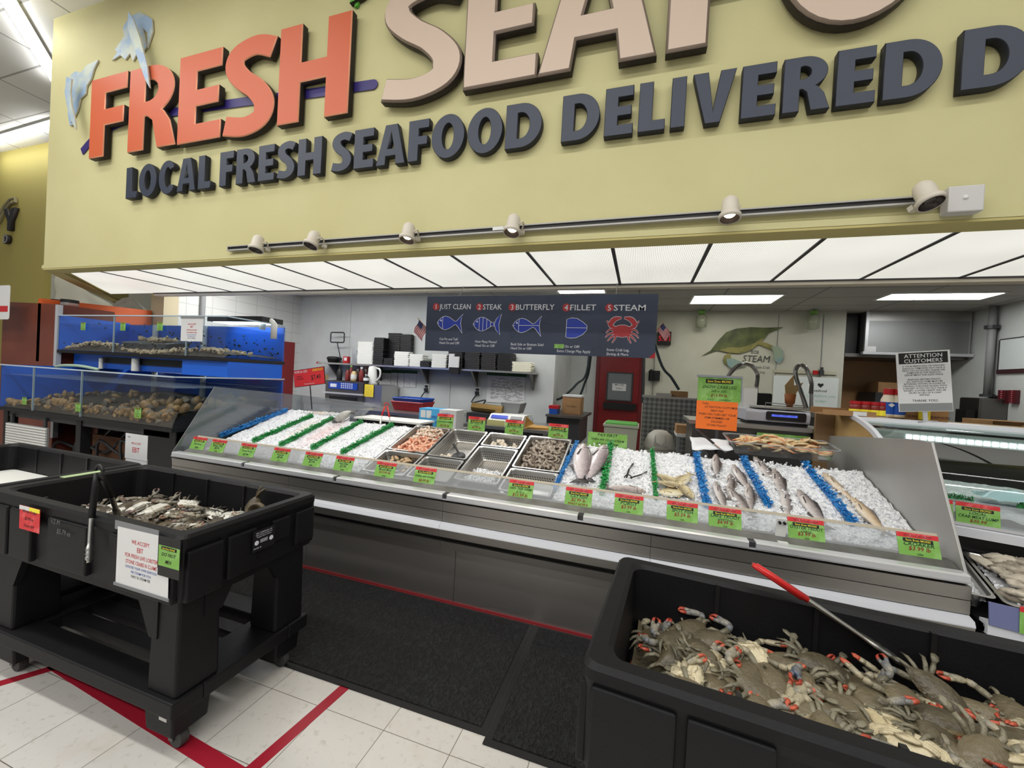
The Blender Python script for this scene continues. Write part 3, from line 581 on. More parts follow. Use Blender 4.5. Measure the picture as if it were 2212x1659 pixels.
# white aluminium trim in lengths, with the dark clips between
cl = [CX0, -2.86, -2.0, -1.145, -.285, .58, CX1]
for a, c in zip(cl[:-1], cl[1:]):
    b = MB(); b.prism([(2.296, .716), (2.296, .742), (2.306, .748), (2.352, .748), (2.352, .716)], a + .016, c - .016, 'x'); b.build('trim_rail', M_alu, t)
b = MB(); b.box(CX0, CX1, 2.302, 2.37, .708, .716); b.build('trim_ledge', M_alu, t)
for x in cl[1:-1]: MB().box(x - .014, x + .014, 2.31, 2.35, .717, .742).build('rail_clip', M_dark, t)
b = MB(); b.prism([(2.354, .71), (2.354, .745), (2.402, .768), (2.44, .768), (2.44, .71)], CX0 + .06, CX1 - .02, 'x'); b.build('front_sill', mat('sill_steel', rgb(132, 132, 130), .5, .6, nz=(9, rgb(104, 104, 100))), t)
b = MB(); b.prism([(2.404, .768), (2.441, .868), (2.446, .867), (2.409, .767)], CX0 + .1, CX1 - .06, 'x'); b.build('price_rail', M_acrylh, t)
b = MB(); b.prism([(2.437, .862), (2.441, .874), (2.449, .874), (2.447, .862)], CX0 + .1, CX1 - .06, 'x'); b.build('price_rail_lip', mat('rail_lip', rgb(196, 186, 166), .4), t)
# bed tray, rear ledge and cold inner wall
b = MB(); b.prism([(2.45, .58), (2.45, .72), (3.31, .86), (3.31, .58)], CX0 + .06, CX1 - .03, 'x'); b.build('bed_tray', M_steel, t)
b = MB(); b.prism([(3.31, .55), (3.31, .985), (3.36, .985), (3.36, .55)], CX0 + .06, CX1 - .03, 'x'); b.build('rear_wall', M_steel, t)
b = MB(); b.prism([(3.36, .85), (3.36, .89), (3.78, .89), (3.78, .85)], CX0 + .06, CX1 - .03, 'x'); b.build('rear_ledge', M_steeld, t)
b = MB(); b.prism([(2.335, .735), (2.61, 1.295), (2.75, 1.293), (3.80, 1.19), (3.80, .70), (2.335, .70)], CX1 - .012, CX1, 'x'); b.build('steel_end_panel', mat('panel_steel', rgb(186, 185, 182), .42, .45, nz=(2.5, rgb(176, 175, 172))), t, bevel=.002)
b = MB(); b.prism([(2.31, .74), (2.635, 1.285), (3.62, 1.185), (3.62, .72)], CX0 - .004, CX0 + .004, 'x'); b.build('acrylic_end_guard', clear('end_guard', (.78, .82, .84, 1), .06, .1, .16, (.55, .58, .62, 1)), t)
b = MB(); b.prism([(CX0, .98), (CX0, 1.185), (-2.66, 1.16), (-2.84, .99)], 3.615, 3.622, 'y'); b.build('acrylic_rear_guard', clear('rear_guard', (.86, .88, .9, 1), .06, .1, .2, (.7, .72, .74, 1)), t)
b = MB(); b.prism([(2.40, .75), (2.385, .86), (2.392, .862), (2.408, .752)], .705, .75, 'x'); b.box(.705, .75, 2.345, 2.40, .742, .752); b.build('guard_bracket', M_whitep, t)
b = MB()
for x in (.717, .738): b.cyl((x, 2.376, .84), (x, 2.39, .842), .007, n=10)
b.build('bracket_bolt', M_blk, t)

# crushed ice: one heap nobody could count
M_ice = mat('crushed_ice', rgb(232, 234, 238), .25, spec=.6); N, L, bs = nodes(M_ice)
tc = N.new('ShaderNodeTexCoord'); vo = N.new('ShaderNodeTexVoronoi'); vo.inputs['Scale'].default_value = 75; nn = N.new('ShaderNodeTexNoise'); nn.inputs['Scale'].default_value = 140; nn.inputs['Detail'].default_value = 3
ad = N.new('ShaderNodeMath'); ad.operation = 'ADD'; bp_ = N.new('ShaderNodeBump'); bp_.inputs['Strength'].default_value = .6; bp_.inputs['Distance'].default_value = .012
L.new(tc.outputs['Object'], vo.inputs['Vector']); L.new(tc.outputs['Object'], nn.inputs['Vector']); L.new(vo.outputs['Distance'], ad.inputs[0]); L.new(nn.outputs['Fac'], ad.inputs[1]); L.new(ad.outputs[0], bp_.inputs['Height']); L.new(bp_.outputs['Normal'], bs.inputs['Normal'])
r_ = N.new('ShaderNodeValToRGB'); r_.color_ramp.elements[0].color = rgb(250, 251, 253); r_.color_ramp.elements[1].color = rgb(228, 231, 238); r_.color_ramp.elements[0].position = .45; r_.color_ramp.elements[1].position = .85
L.new(vo.outputs['Distance'], r_.inputs['Fac']); L.new(r_.outputs['Color'], bs.inputs['Base Color'])
PAN = (-1.97, -.50)
def ice_h(x, y):
    z = pz(y) + .014 * noise.noise((x * 9, y * 9, 0)) + .010 * noise.noise((x * 34, y * 34, 3)) + .006 * noise.noise((x * 80, y * 80, 5)) - .004
    if PAN[0] < x < PAN[1] and y < 3.272: return z - .135
    if x < -3.5: z -= (-3.5 - x) * .15
    if x > 1.25: z += .01
    if y > 3.3: z -= (y - 3.3) * .2
    return z
b = MB()
nx, ny = 560, 92
xs = [CX0 + .07 + (CX1 - .085 - CX0 - .0) * i / nx for i in range(nx + 1)]
xs = [min(x, CX1 - .02) for x in xs]
def ymax(x): return 3.245 + .17 * max(0, min(1, (-2.68 - x) / .14)) + .02 * noise.noise((x * 5, 2, 0))
b.grid(lambda u, v: (xs[round(u * nx)], 2.452 + (ymax(xs[round(u * nx)]) - 2.452) * v, ice_h(xs[round(u * nx)], 2.452 + (ymax(xs[round(u * nx)]) - 2.452) * v) - (.05 if v > .999 else 0)), nx, ny)
def chip(b, p, s):
    q = Matrix.Translation(p) @ Euler((R.uniform(0, 6), R.uniform(0, 6), R.uniform(0, 6))).to_matrix().to_4x4()
    a, c, d = s * R.uniform(.5, 1.2), s * R.uniform(.5, 1.1), s * R.uniform(.3, .7)
    b.add([(a, 0, 0), (-a, .2 * c, 0), (0, c, .1 * d), (.1 * a, -c, 0), (0, 0, d), (0, .1 * c, -d)], [(0, 2, 4), (2, 1, 4), (1, 3, 4), (3, 0, 4), (2, 0, 5), (1, 2, 5), (3, 1, 5), (0, 3, 5)], 0, q)
k = 0
while k < 6500:
    x = R.uniform(CX0 + .09, CX1 - .04); y = R.uniform(2.46, ymax(x))
    if PAN[0] < x < PAN[1] and y < 3.28: continue
    s = R.choice((.006, .008, .010, .013)) * (1.25 if x > -.5 else .9); chip(b, (x, y, ice_h(x, y) + .002), s); k += 1
for k in range(260):
    x = R.uniform(-3.4, -2.8); chip(b, (x, R.uniform(3.3, 3.4), pz(3.28) + .012 + .018 * R.random() * (1 - abs(x + 3.0) / .4)), .013)
ICX, ICY, ICZ = (min(p[0] for p in b.v) + max(p[0] for p in b.v)) / 2, (min(p[1] for p in b.v) + max(p[1] for p in b.v)) / 2, min(p[2] for p in b.v)
M_iceb = M_ice.copy(); N, L, bs = nodes(M_iceb); last = bs.inputs['Base Color'].links[0].from_socket; tc = N.new('ShaderNodeTexCoord')
# faint colour left in the ice by what lay there
for (wx, wy, wz), (sx_, sy_), col, f in (((-2.74, 2.97, .91), (.13, .34), rgb(244, 206, 208), .75), ((-3.14, 3.36, 1.04), (.20, .07), rgb(240, 208, 170), .8), ((-3.02, 3.02, .93), (.10, .3), rgb(246, 232, 216), .6)):
    mp = N.new('ShaderNodeMapping'); mp.vector_type = 'TEXTURE'; mp.inputs['Location'].default_value = (wx - ICX, wy - ICY, wz - ICZ); mp.inputs['Scale'].default_value = (sx_, sy_, .5)
    g = N.new('ShaderNodeTexGradient'); g.gradient_type = 'SPHERICAL'; ml = N.new('ShaderNodeMath'); ml.operation = 'MULTIPLY'; ml.inputs[1].default_value = f; mx = N.new('ShaderNodeMix'); mx.data_type = 'RGBA'; mx.inputs['B'].default_value = col
    L.new(tc.outputs['Object'], mp.inputs[0]); L.new(mp.outputs[0], g.inputs[0]); L.new(g.outputs['Fac'], ml.inputs[0]); L.new(ml.outputs[0], mx.inputs['Factor']); L.new(last, mx.inputs['A']); last = mx.outputs['Result']
L.new(last, bs.inputs['Base Color'])
ice = b.build('ice_bed', M_iceb); tag(ice, 'crushed ice heaped over the tilted bed of the counter', 'ice', kind='stuff')

# ---------------------------------------------------------------- garnish strips
def garnish(col, n, w_, seed):
    rr = random.Random(seed); b = MB(); Ln = .585
    b.tube([(0, Ln * i / 8, .006) for i in range(9)], w_ * .42, 6)
    for i in range(n):
        y = Ln * rr.random(); a = rr.uniform(0, 2 * pi); x = rr.uniform(-w_, w_) * .5; l = rr.uniform(.012, .024); h = rr.uniform(.006, .03)
        d = Vector((cos(a) * l, sin(a) * l, rr.uniform(.002, .012))); q = Vector((-sin(a), cos(a), 0)) * rr.uniform(.004, .008); p = Vector((x, y, h))
        b.add([p - d * .3, p + q + d * .3 + Vector((0, 0, .004)), p + d, p - q + d * .3], [(0, 1, 2, 3)])
    return b
M_gb = mat('garnish_blue', rgb(34, 140, 206), .4, nz=(40, rgb(20, 100, 178))); M_gg = mat('garnish_green', rgb(20, 158, 72), .4, nz=(40, rgb(8, 116, 46)))
strips = [('blue', -3.649, 2.70, -3.532, 3.31, 'standing by the acrylic end guard'), ('green', -3.238, 2.69, -3.134, 3.25, 'next after the blue one by the acrylic guard'),
          ('green', -2.918, 2.68, -2.872, 3.24, 'third divider from the acrylic end guard'), ('green', -2.597, 2.70, -2.52, 3.23, 'fourth divider from the acrylic end guard'), ('green', -2.281, 2.69, -2.178, 3.23, 'leading up to the red tongs'),
          ('blue', -.500, 2.60, -.462, 3.23, 'squeezed between the raw shrimp pan and catfish'), ('green', -.199, 2.62, -.201, 3.27, 'below the pay first sign'), ('green', .127, 2.64, .108, 3.23, 'slim, between the porgy and the spot fish'),
          ('blue', .413, 2.64, .413, 3.24, 'broken by ice, beside the lake trout tag'), ('blue', .754, 2.72, .721, 3.25, 'short and half buried beside the oyster trout'), ('blue', 1.142, 2.66, 1.099, 3.26, 'thick, last before the steel end panel')]
prot = {'blue': garnish(0, 420, .042, 1).build('garnish_strip', M_gb, local=True), 'green': garnish(0, 420, .042, 2).build('garnish_strip', M_gg, local=True)}
used = set()
for c, x0, y0, x1, y1, ds in strips:
    o = prot[c] if c not in used else dup(prot[c]); used.add(c)
    ll = math.hypot(x1 - x0, (y1 - y0) / cos(SL)); o.matrix_world = slope(x0, y0, .004, -math.atan2(x1 - x0, (y1 - y0) / cos(SL)))
    o.scale = (.62 if ds.startswith(('squ', 'slim')) else 1.0, ll / .585, 1)
    tag(o, '%s plastic grass divider on the ice, %s' % (c, ds), 'garnish strip', 'plastic grass dividers on the ice')

# ---------------------------------------------------------------- steam-table pans
def dots(name, vec):
    m = mat(name, rgb(176, 174, 170), .34, 1.0); N, L, b = nodes(m)
    tc = N.new('ShaderNodeTexCoord'); sp = N.new('ShaderNodeSeparateXYZ'); cb = N.new('ShaderNodeCombineXYZ'); L.new(tc.outputs['Object'], sp.inputs[0])
    if vec == 'wall':
        a = N.new('ShaderNodeMath'); L.new(sp.outputs[0], a.inputs[0]); L.new(sp.outputs[1], a.inputs[1]); L.new(a.outputs[0], cb.inputs[0]); L.new(sp.outputs[2], cb.inputs[1])
    else: L.new(sp.outputs[0], cb.inputs[0]); L.new(sp.outputs[1], cb.inputs[1])
    v = N.new('ShaderNodeTexVoronoi'); v.voronoi_dimensions = '2D'; v.inputs['Scale'].default_value = 56; v.inputs['Randomness'].default_value = 0
    lt = N.new('ShaderNodeMath'); lt.operation = 'LESS_THAN'; lt.inputs[1].default_value = .24; mx = N.new('ShaderNodeMix'); mx.data_type = 'RGBA'
    mx.inputs['A'].default_value = rgb(192, 189, 184); mx.inputs['B'].default_value = rgb(40, 38, 36)
    L.new(cb.outputs[0], v.inputs['Vector']); L.new(v.outputs['Distance'], lt.inputs[0]); L.new(lt.outputs[0], mx.inputs['Factor']); L.new(mx.outputs['Result'], b.inputs['Base Color'])
    return m
M_pw = dots('pan_wall_perforated', 'wall'); M_pb = dots('pan_floor_perforated', 'floor')
def pan(label, x0, x1, y0, y1, depth=.10, steel=None):
    cxm = (x0 + x1) / 2; w_, d = x1 - x0, (y1 - y0) / cos(SL)
    t = thing('steam_pan', label, 'food pan', (cxm, y0, pz(y0) + .012), (SL, 0, 0), 'steel pans set in the ice')
    R2 = lambda ins, r, z: [(p[0], p[1], z) for p in rrect(-w_ / 2 + ins, w_ / 2 - ins, ins, d - ins, r)]
    b = MB(); b.rings([R2(0, .018, -.006), R2(0, .018, .002), R2(.012, .018, .002), R2(.016, .02, -.004)], caps=False); b.build('rim', M_steel, t, smooth=False, local=True)
    b = MB(); b.rings([R2(.016, .02, -.004), R2(.022, .022, -.03)], caps=False); b.build('collar', M_steel, t, smooth=True, local=True)
    b = MB(); b.rings([R2(.022, .022, -.03), R2(.036, .03, -depth + .012), R2(.046, .03, -depth)], caps=False); b.build('wall_panel', M_pw, t, smooth=True, local=True)
    b = MB(); b.add(R2(.046, .03, -depth), [tuple(range(len(R2(0, .01, 0))))]); b.build('pan_floor', M_pb, t, local=True)
    return t
C = [(-1.945, -1.588), (-1.568, -1.238), (-1.218, -.886), (-.864, -.508)]
pan('steel pan of pink cooked and pale raw shrimp', *C[0], 2.825, 3.262)
pan('almost empty steel pan holding a black scoop and a few scallops', *C[1], 2.805, 3.262)
pan('short steel pan of small white scallops, at the back of the bed', *C[2], 3.04, 3.262)
pan('steel pan holding only a heap of loose ice', *C[2], 2.56, 3.025)
pan('steel pan heaped with grey raw shrimp', *C[3], 2.79, 3.275)
pan('short steel pan with a few dark scraps, in front of the grey raw shrimp', *C[3], 2.51, 2.775)
pan('short steel pan of tan mussel meat, in front of the cooked shrimp', *C[0], 2.51, 2.81)
pan('short empty steel pan between the mussel meat and the loose ice', *C[1], 2.51, 2.79)

# ---------------------------------------------------------------- shrimp, scallops, mussels
def shrimp_mesh(name, ms, curl, seed):
    rr = random.Random(seed); b = MB(); n = 9
    P = [(.021 * cos(a) * (1 + .25 * i / n), .021 * sin(a), .002 * sin(i)) for i, a in ((i, rad(curl[0] + (curl[1] - curl[0]) * i / (n - 1))) for i in range(n))]
    b.tube(P, [.0045, .0085, .0098, .0098, .0092, .0082, .0068, .0052, .0034], 7, flat=.8)
    e, d = Vector(P[-1]), (Vector(P[-1]) - Vector(P[-2])).normalized(); q = Vector((-d.y, d.x, 0))
    for s_ in (-1, 0, 1): b.add([e - q * .002, e + q * .002, e + d * .016 + q * (.008 * s_ + .003), e + d * .016 + q * (.008 * s_ - .003), e + d * .008 + Vector((0, 0, .002))], [(0, 1, 4), (1, 2, 4), (2, 3, 4), (3, 0, 4)], 1)
    return b.build(name, ms, smooth=True, local=True)
M_so = mat('shrimp_pink', rgb(222, 146, 112), .4, nz=(60, rgb(236, 196, 168), .4, .6)); M_so2 = mat('shrimp_tail_orange', rgb(206, 96, 60), .4)
M_sw = mat('shrimp_pale', rgb(222, 204, 184), .4, nz=(60, rgb(186, 156, 132), .5, .7)); M_sg = mat('shrimp_grey', rgb(164, 152, 138), .35, nz=(70, rgb(120, 106, 94), .45, .65)); M_sg2 = mat('shrimp_tail_grey', rgb(110, 92, 78), .4)
sets = [('cooked_shrimp', [M_so, M_so2], 'pink cooked shrimp lying in the heaped pan of cooked shrimp', 'pink cooked shrimp', C[0], 2.85, 3.08, 95), ('raw_shrimp', [M_sw, M_so2], 'pale shrimp at the back of the pan of cooked shrimp', 'pale shrimp', C[0], 3.07, 3.24, 62), ('raw_shrimp', [M_sg, M_sg2], 'grey raw shrimp lying in the heaped raw shrimp pan', 'grey raw shrimp', C[3], 2.82, 3.245, 135)]
for nm, ms, lab, grp, (xa, xb), ya, yb, n in sets:
    pr = [shrimp_mesh(nm, ms, c_, i) for i, c_ in enumerate(((20, 250), (40, 230), (10, 200)))]
    for i in range(n):
        o = pr[i] if i < 3 else dup(pr[i % 3]); x = R.uniform(xa + .05, xb - .05); y = R.uniform(ya, yb)
        ed = min(x - xa, xb - x, .12) / .12
        o.matrix_world = slope(x, y, -.05 + .045 * ed + R.uniform(-.006, .012)) @ Euler((R.uniform(-.7, .7), R.uniform(-.7, .7) + R.choice((0, pi)), R.uniform(0, 6.3))).to_matrix().to_4x4() @ Matrix.Scale(R.uniform(.95, 1.25), 4)
        tag(o, lab, 'shrimp', grp)
    x0, x1, y0, y1 = xa + .03, xb - .03, ya - .01, yb + .012
    b = MB(); b.grid(lambda u, v: tuple(slope(x0 + (x1 - x0) * u, y0 + (y1 - y0) * v, -.062 + .04 * min(1, 4 * u * (1 - u) * 1.3) + .008 * noise.noise((u * 14, v * 20, 1))).translation), 18, 24)
    tag(b.build('shrimp_heap', ms[0], smooth=True), 'lower layer under the %s in its pan' % grp, 'shrimp', kind='stuff')
M_sc = mat('scallop_white', rgb(226, 218, 202), .4, nz=(50, rgb(206, 190, 168))); b = MB(); b.lathe([(0, -.008), (.011, -.008), (.0135, 0), (.012, .007), (0, .009)], 10, caps=False)
pr = b.build('scallop', M_sc, smooth=True, local=True); first = True
for lab, grp, xa, xb, ya, yb, n, z in (('small white scallop in the short pan at the back of the bed', 'scallops in the short pan', C[2][0], C[2][1], 3.08, 3.20, 52, -.030), ('small white scallop left at the front of the pan with the scoop', 'scallops by the scoop', C[1][0], C[1][0] + .20, 2.86, 2.96, 22, -.058)):
    for i in range(n):
        o = pr if first else dup(pr); first = False
        o.matrix_world = slope(R.uniform(xa + .055, xb - .055), R.uniform(ya, yb), z + R.uniform(-.01, .012)) @ Euler((R.uniform(-.8, .8), R.uniform(-.8, .8), R.uniform(0, 6))).to_matrix().to_4x4() @ Matrix.Scale(R.uniform(.8, 1.35), 4); tag(o, lab, 'scallop', grp)
M_mu = mat('mussel_tan', rgb(190, 160, 122), .4, nz=(30, rgb(120, 92, 66), .5, .62)); b = MB(); b.rings([[(.028 * cos(a) * r, .016 * sin(a) * r, z) for a in (2 * pi * j / 10 for j in range(10))] for r, z in ((.2, -.009), (.8, -.006), (1, 0), (.7, .008), (.15, .011))]); pr = b.build('mussel', M_mu, smooth=True, local=True)
for i in range(26):
    o = pr if i == 0 else dup(pr); o.matrix_world = slope(R.uniform(C[0][0] + .08, C[0][1] - .06), R.uniform(2.62, 2.78), -.030 + R.uniform(-.01, .015)) @ Euler((R.uniform(-.5, .5), R.uniform(-.5, .5), R.uniform(0, 6))).to_matrix().to_4x4(); tag(o, 'tan mussel meat in the short pan in front of the cooked shrimp', 'mussel', 'mussel meats')
b = MB()
for i in range(420):
    u = R.random(); v = R.random(); x = C[2][0] + .06 + .22 * u; y = 2.60 + .24 * v; chip(b, tuple(slope(x, y, -.055 + .05 * R.random() * (1 - v * .5) - .03 * v).translation), .015)
tag(b.build('ice_heap', M_ice), 'loose ice heaped in the front of an empty steel pan', 'ice', kind='stuff')
# scoop in the second pan
Ms = slope(-1.335, 2.90, -.045, rad(20)); t = thing('scoop', 'black scoop lying in the almost empty steel pan', 'scoop', Ms.translation)
b = MB(); b.rings([[(.05 * w2 * cos(a), y, .048 * w2 * sin(a) + .03) for a in (pi + pi * j / 8 for j in range(9))] for y, w2 in ((-.06, 1), (.0, 1.05), (.03, .9), (.055, .4))], caps=False, M=Ms)
o = b.build('scoop_bowl', M_blk, t, smooth=True); sm = o.modifiers.new('wall', 'SOLIDIFY'); sm.thickness = .003
b = MB(); b.tube([(0, .05, .02), (-.03, .1, .05), (-.05, .13, .07)], .009, 8, M=Ms); b.build('scoop_handle', M_blk, t)
# ================================================================ price tags
def price_tag(label, loc, rot, lines, red='', w_=.16, h=.105, group='green price tags along the front rail', banner=True, strip=True, base=False, name='price_tag'):
    """lines: (text, size, ink) from the top; drawn facing -y"""
    t = thing(name, label, 'price tag', loc, rot, group)
    MB().box(-w_ / 2, w_ / 2, 0, .0016, 0, h).build('card', M_green, t, local=True)
    top = h
    if strip:
        s_ = h * .17; MB().box(-w_ / 2, w_ / 2, -.0012, .0018, h - s_, h + .004).build('red_strip', M_tagred, t, local=True); top = h - s_
        if red: MB().text(red, 0, h - s_ * .75, s_ * .8, -.0018, 0, 'C', 1.1, .2).build('strip_lettering', M_ink, t, local=True)
    if banner:
        bh = h * .15; z0 = top - bh - h * .03
        n_ = MB().box(-w_ * .36, w_ * .36, -.0012, .0002, z0, z0 + bh).build('banner', M_ink, t, local=True)
        MB().text('Save Even MORE!', 0, z0 + bh * .22, bh * .82, -.0018, .012, 'C', w_ * .66 / (bh * .82 * 7.9)).build('banner_lettering', M_tagyel, n_, local=True)
        top = z0
    inks = {}
    step = top / (len(lines) + .35) if lines else 0
    for i, (tx, sz, ik) in enumerate(lines):
        _, _, g0, g1 = glyphs(tx, .006); fit = min(1.0, w_ * .9 / max(.001, (g1 - g0) * sz))
        inks.setdefault(ik, MB()).text(tx, 0, top - step * (i + .85), sz, -.0016, .006, 'C', fit, .22)
    for ik, b in inks.items(): b.build('lettering', {'k': M_ink, 'g': M_inkg, 'r': M_inkr}[ik], t, local=True)
    if base:
        b = MB(); b.box(-.03, .03, -.01, .03, -.02, -.001); b.box(-w_ / 2 - .003, w_ / 2 + .003, .0018, .003, -.004, h + .003); b.build('holder', M_acryl, t, local=True)
    return t
TILT = (rad(-21.5), 0, 0)
def rail_tag(label, x, lines, red='WILD CAUGHT', **k):
    z = .762; return price_tag(label, (x, 2.3985, z), TILT, lines, red, **k)
for x, lab, ls in [(-3.52, 'green price tag at the very end of the rail by the fish tanks', (('Fish Steak', .022, 'g'), ('18/lb', .022, 'k'))),
                   (-3.295, 'green price tag second from the fish-tank end of the rail', (('Salmon Fillet', .022, 'g'), ('$8.99', .024, 'k'), ('FARM', .012, 'k'))),
                   (-2.97, 'green price tag at the foot of the green divider nearest the blue one', (('Ocean Perch', .02, 'g'), ('$7.99', .024, 'k'))),
                   (-2.625, 'green price tag at the foot of the third divider from the guard', (('Flounder', .02, 'g'), ('$8.49', .024, 'k'), ('USA', .012, 'k'))),
                   (-2.315, 'green price tag at the foot of the fourth divider from the guard', (('Tilapia Fillet', .02, 'g'), ('$5.99', .024, 'k'), ('FARM', .012, 'k'))),
                   (-2.03, 'green price tag at the foot of the divider leading to red tongs', (('Swai Fillet', .02, 'g'), ('$3.99', .024, 'k'), ('FARM', .012, 'k'))),
                   (-1.675, 'green price tag below the pan of tan mussel meat', (('Mussel Meat', .02, 'g'), ('$10.49 lb', .024, 'r'), ('FARM', .012, 'k'))),
                   (-1.36, 'green price tag below the short empty pan', (('Scallop and Shrimp', .02, 'g'), ('$8.99 lb', .024, 'r'))),
                   (-.68, 'green price tag reading tiger shrimp below the grey shrimp pans', (('ASIAN TIGER SHRIMP', .02, 'g'), ('8-10 ct', .018, 'g'), ('$13.99 lb', .026, 'r'))),
                   (-.318, 'green price tag reading cat fish below the big catfish', (('CAT FISH', .024, 'g'), ('$2.99 lb', .026, 'r'), ('READY $3.99 lb', .018, 'r'))),
                   (-.028, 'green price tag reading porgy in front of black tongs', (('PORGY', .028, 'g'), ('$3.99 lb', .026, 'r'), ('USA', .012, 'k'))),
                   (.258, 'green price tag reading spot fish in front of yellowish fish', (('SPOT FISH', .024, 'g'), ('$3.59 lb', .026, 'r'), ('USA', .012, 'k'))),
                   (.472, 'green price tag reading lake trout beside the metal guard bracket', (('LAKE TROUT', .024, 'g'), ('-WHITING-', .017, 'g'), ('$4.99 lb', .024, 'r'), ('USA', .012, 'k'))),
                   (.845, 'green price tag reading oyster trout', (('OYSTER TROUT', .022, 'g'), ('-LARGE-', .015, 'g'), ('$3.99 lb', .024, 'r'), ('USA', .012, 'k'))),
                   (1.302, 'green price tag reading croaker at the steel end panel', (('CROAKER', .026, 'g'), ('$3.99 lb', .026, 'r'), ('USA', .013, 'k')))]: rail_tag(lab + ('' if len(lab.split()) > 4 else ' on the front rail'), x, ls)
for x, lab, ls in [(-1.70, 'green price tag standing behind the cooked shrimp pan by a blue carton', (('COOKED SHRIMP', .022, 'g'), ('$7.99 lb', .028, 'r'))),
                   (-1.385, 'green price tag standing behind the pan with the scoop', (('BAY SCALLOP', .02, 'g'), ('41-50 ct', .016, 'g'), ('$9.99 lb', .026, 'r'), ('FARM', .013, 'k'))),
                   (-1.03, 'green price tag standing behind the small scallop pan', (('SEA SCALLOPS', .022, 'g'), ('20-30', .014, 'g'), ('$9.99 lb', .026, 'r'), ('FARM', .013, 'k'))),
                   (-.64, 'green price tag standing behind the grey raw shrimp pan', (('WHITE SHRIMP', .022, 'g'), ('16-20', .014, 'g'), ('$8.99 lb', .026, 'r'), ('FARM', .013, 'k')))]:
    price_tag(lab, (x, 3.335, 1.012), (rad(-6), 0, rad(-2)), ls, 'WILD', .168, .128, 'green price tags standing behind the pans', base=True)
t = price_tag('green handwritten pay first sign standing above the green divider', (-.237, 3.36, .985), (rad(-5), 0, rad(-3)), (('PAY FIRST', .036, 'k'), ('THEN WE COOK/STEAM', .024, 'k'), ('OR CLEAN ITEM', .024, 'k')), '', .315, .115, None, banner=False, strip=False, base=True, name='pay_sign')

# tall sign: snow crab leg card over an orange card
t = thing('snow_crab_sign', 'green snow crab price sign stacked over an orange policy card', 'sign', (.60, 3.56, 1.19), (rad(-3), 0, rad(2)))
t['category'] = 'sign'
MB().box(-.157, .157, 0, .002, .215, .415).build('green_card', M_green, t, local=True)
MB().box(-.16, .14, -.002, .0, -.005, .222).build('orange_card', mat('card_orange', rgb(242, 116, 34), .55), t, local=True)
b = MB(); b.box(-.165, .165, -.008, .012, .412, .43); b.box(.157, .166, -.004, .008, .23, .42); b.build('holder', mat('holder_grey', rgb(150, 156, 160), .35), t, local=True)
MB().box(-.01, .01, .003, .012, -.19, .2).build('post', M_dark, t, local=True)
n_ = MB().box(-.10, .10, -.0012, 0, .365, .399).build('banner', M_ink, t, local=True); MB().text('Save Even MORE!', 0, .373, .027, -.0018, .012, 'C', .9).build('banner_lettering', M_tagyel, n_, local=True)
b = MB(); b.text('SNOW CRAB LEG', 0, .325, .034, -.001, .008, 'C', .92, .25); b.text('-5-8 oz SIZE-', 0, .296, .022, -.001, .006, 'C', 1, .25); b.text('WILD       CANADA', 0, .228, .02, -.001, .006, 'C', 1, .25); b.build('lettering', M_inkg, t, local=True)
b = MB(); b.text('$13.99 lb', 0, .258, .032, -.001, .008, 'C', 1, .2); b.build('price_lettering', M_inkr, t, local=True)
b = MB(); 
for i, s_ in enumerate(('ATTENTION CUSTOMER', 'FIRST PAY', 'THEN YOU CAN GET YOUR', 'ITEM STEMMED OR', 'PACKED', 'STORE POLICY')):
    b.text(s_, -.005 + (.025 if i == 0 else 0), .166 - .029 * i, .0235, -.0028, .016, 'C', .92)
b.text('Today...', -.12, .195, .02, -.0028, .006, 'L', .9, .2)
b.build('orange_card_lettering', M_ink, t, local=True)

# ================================================================ fish on the ice
def fish_mesh(name, ms, Lh, H, T, fork=.5, head=.0):
    b = MB(); S = [(-.5, .02, .3), (-.47, .22, .6), (-.40, .55, .85), (-.28, .86, 1), (-.12, 1, 1), (.06, .92, .86), (.22, .66, .6), (.33, .38, .34), (.40, .22, .2)]
    b.rings([[(x * Lh, H / 2 * h * cos(a) * (1.0 if cos(a) > 0 else .92), T / 2 * th * sin(a)) for a in (2 * pi * j / 12 for j in range(12))] for x, h, th in S])
    e = .0018
    b.prism([(.38 * Lh, .10 * H), (.50 * Lh, .46 * H), (.47 * Lh, .1 * H * fork), (.46 * Lh, 0), (.47 * Lh, -.1 * H * fork), (.50 * Lh, -.46 * H), (.38 * Lh, -.10 * H)], -e, e, 'z', mi=1)
    b.prism([(-.2 * Lh, .46 * H), (-.12 * Lh, .66 * H), (.02 * Lh, .58 * H), (.2 * Lh, .36 * H), (.2 * Lh, .26 * H), (-.2 * Lh, .4 * H)], -e, e, 'z', mi=1)
    b.prism([(.05 * Lh, -.40 * H), (.10 * Lh, -.58 * H), (.2 * Lh, -.34 * H)], -e, e, 'z', mi=1)
    b.prism([(-.25 * Lh, -.02 * H), (-.10 * Lh, -.16 * H), (-.09 * Lh, -.26 * H), (-.24 * Lh, -.12 * H)], T * .46, T * .5, 'z', mi=1)
    b.lathe([(.055 * H, 0), (.05 * H, .004), (0, .006)], 10, (-.40 * Lh, .12 * H, T * .41), 2); b.lathe([(.03 * H, .005), (0, .0075)], 8, (-.40 * Lh, .12 * H, T * .41), 3)
    b.tube([(-.31 * Lh, .36 * H, T * .36), (-.285 * Lh, .1 * H, T * .47), (-.30 * Lh, -.22 * H, T * .42)], .0025, 4, mi=1)
    return b.build(name, ms, smooth=True, local=True)
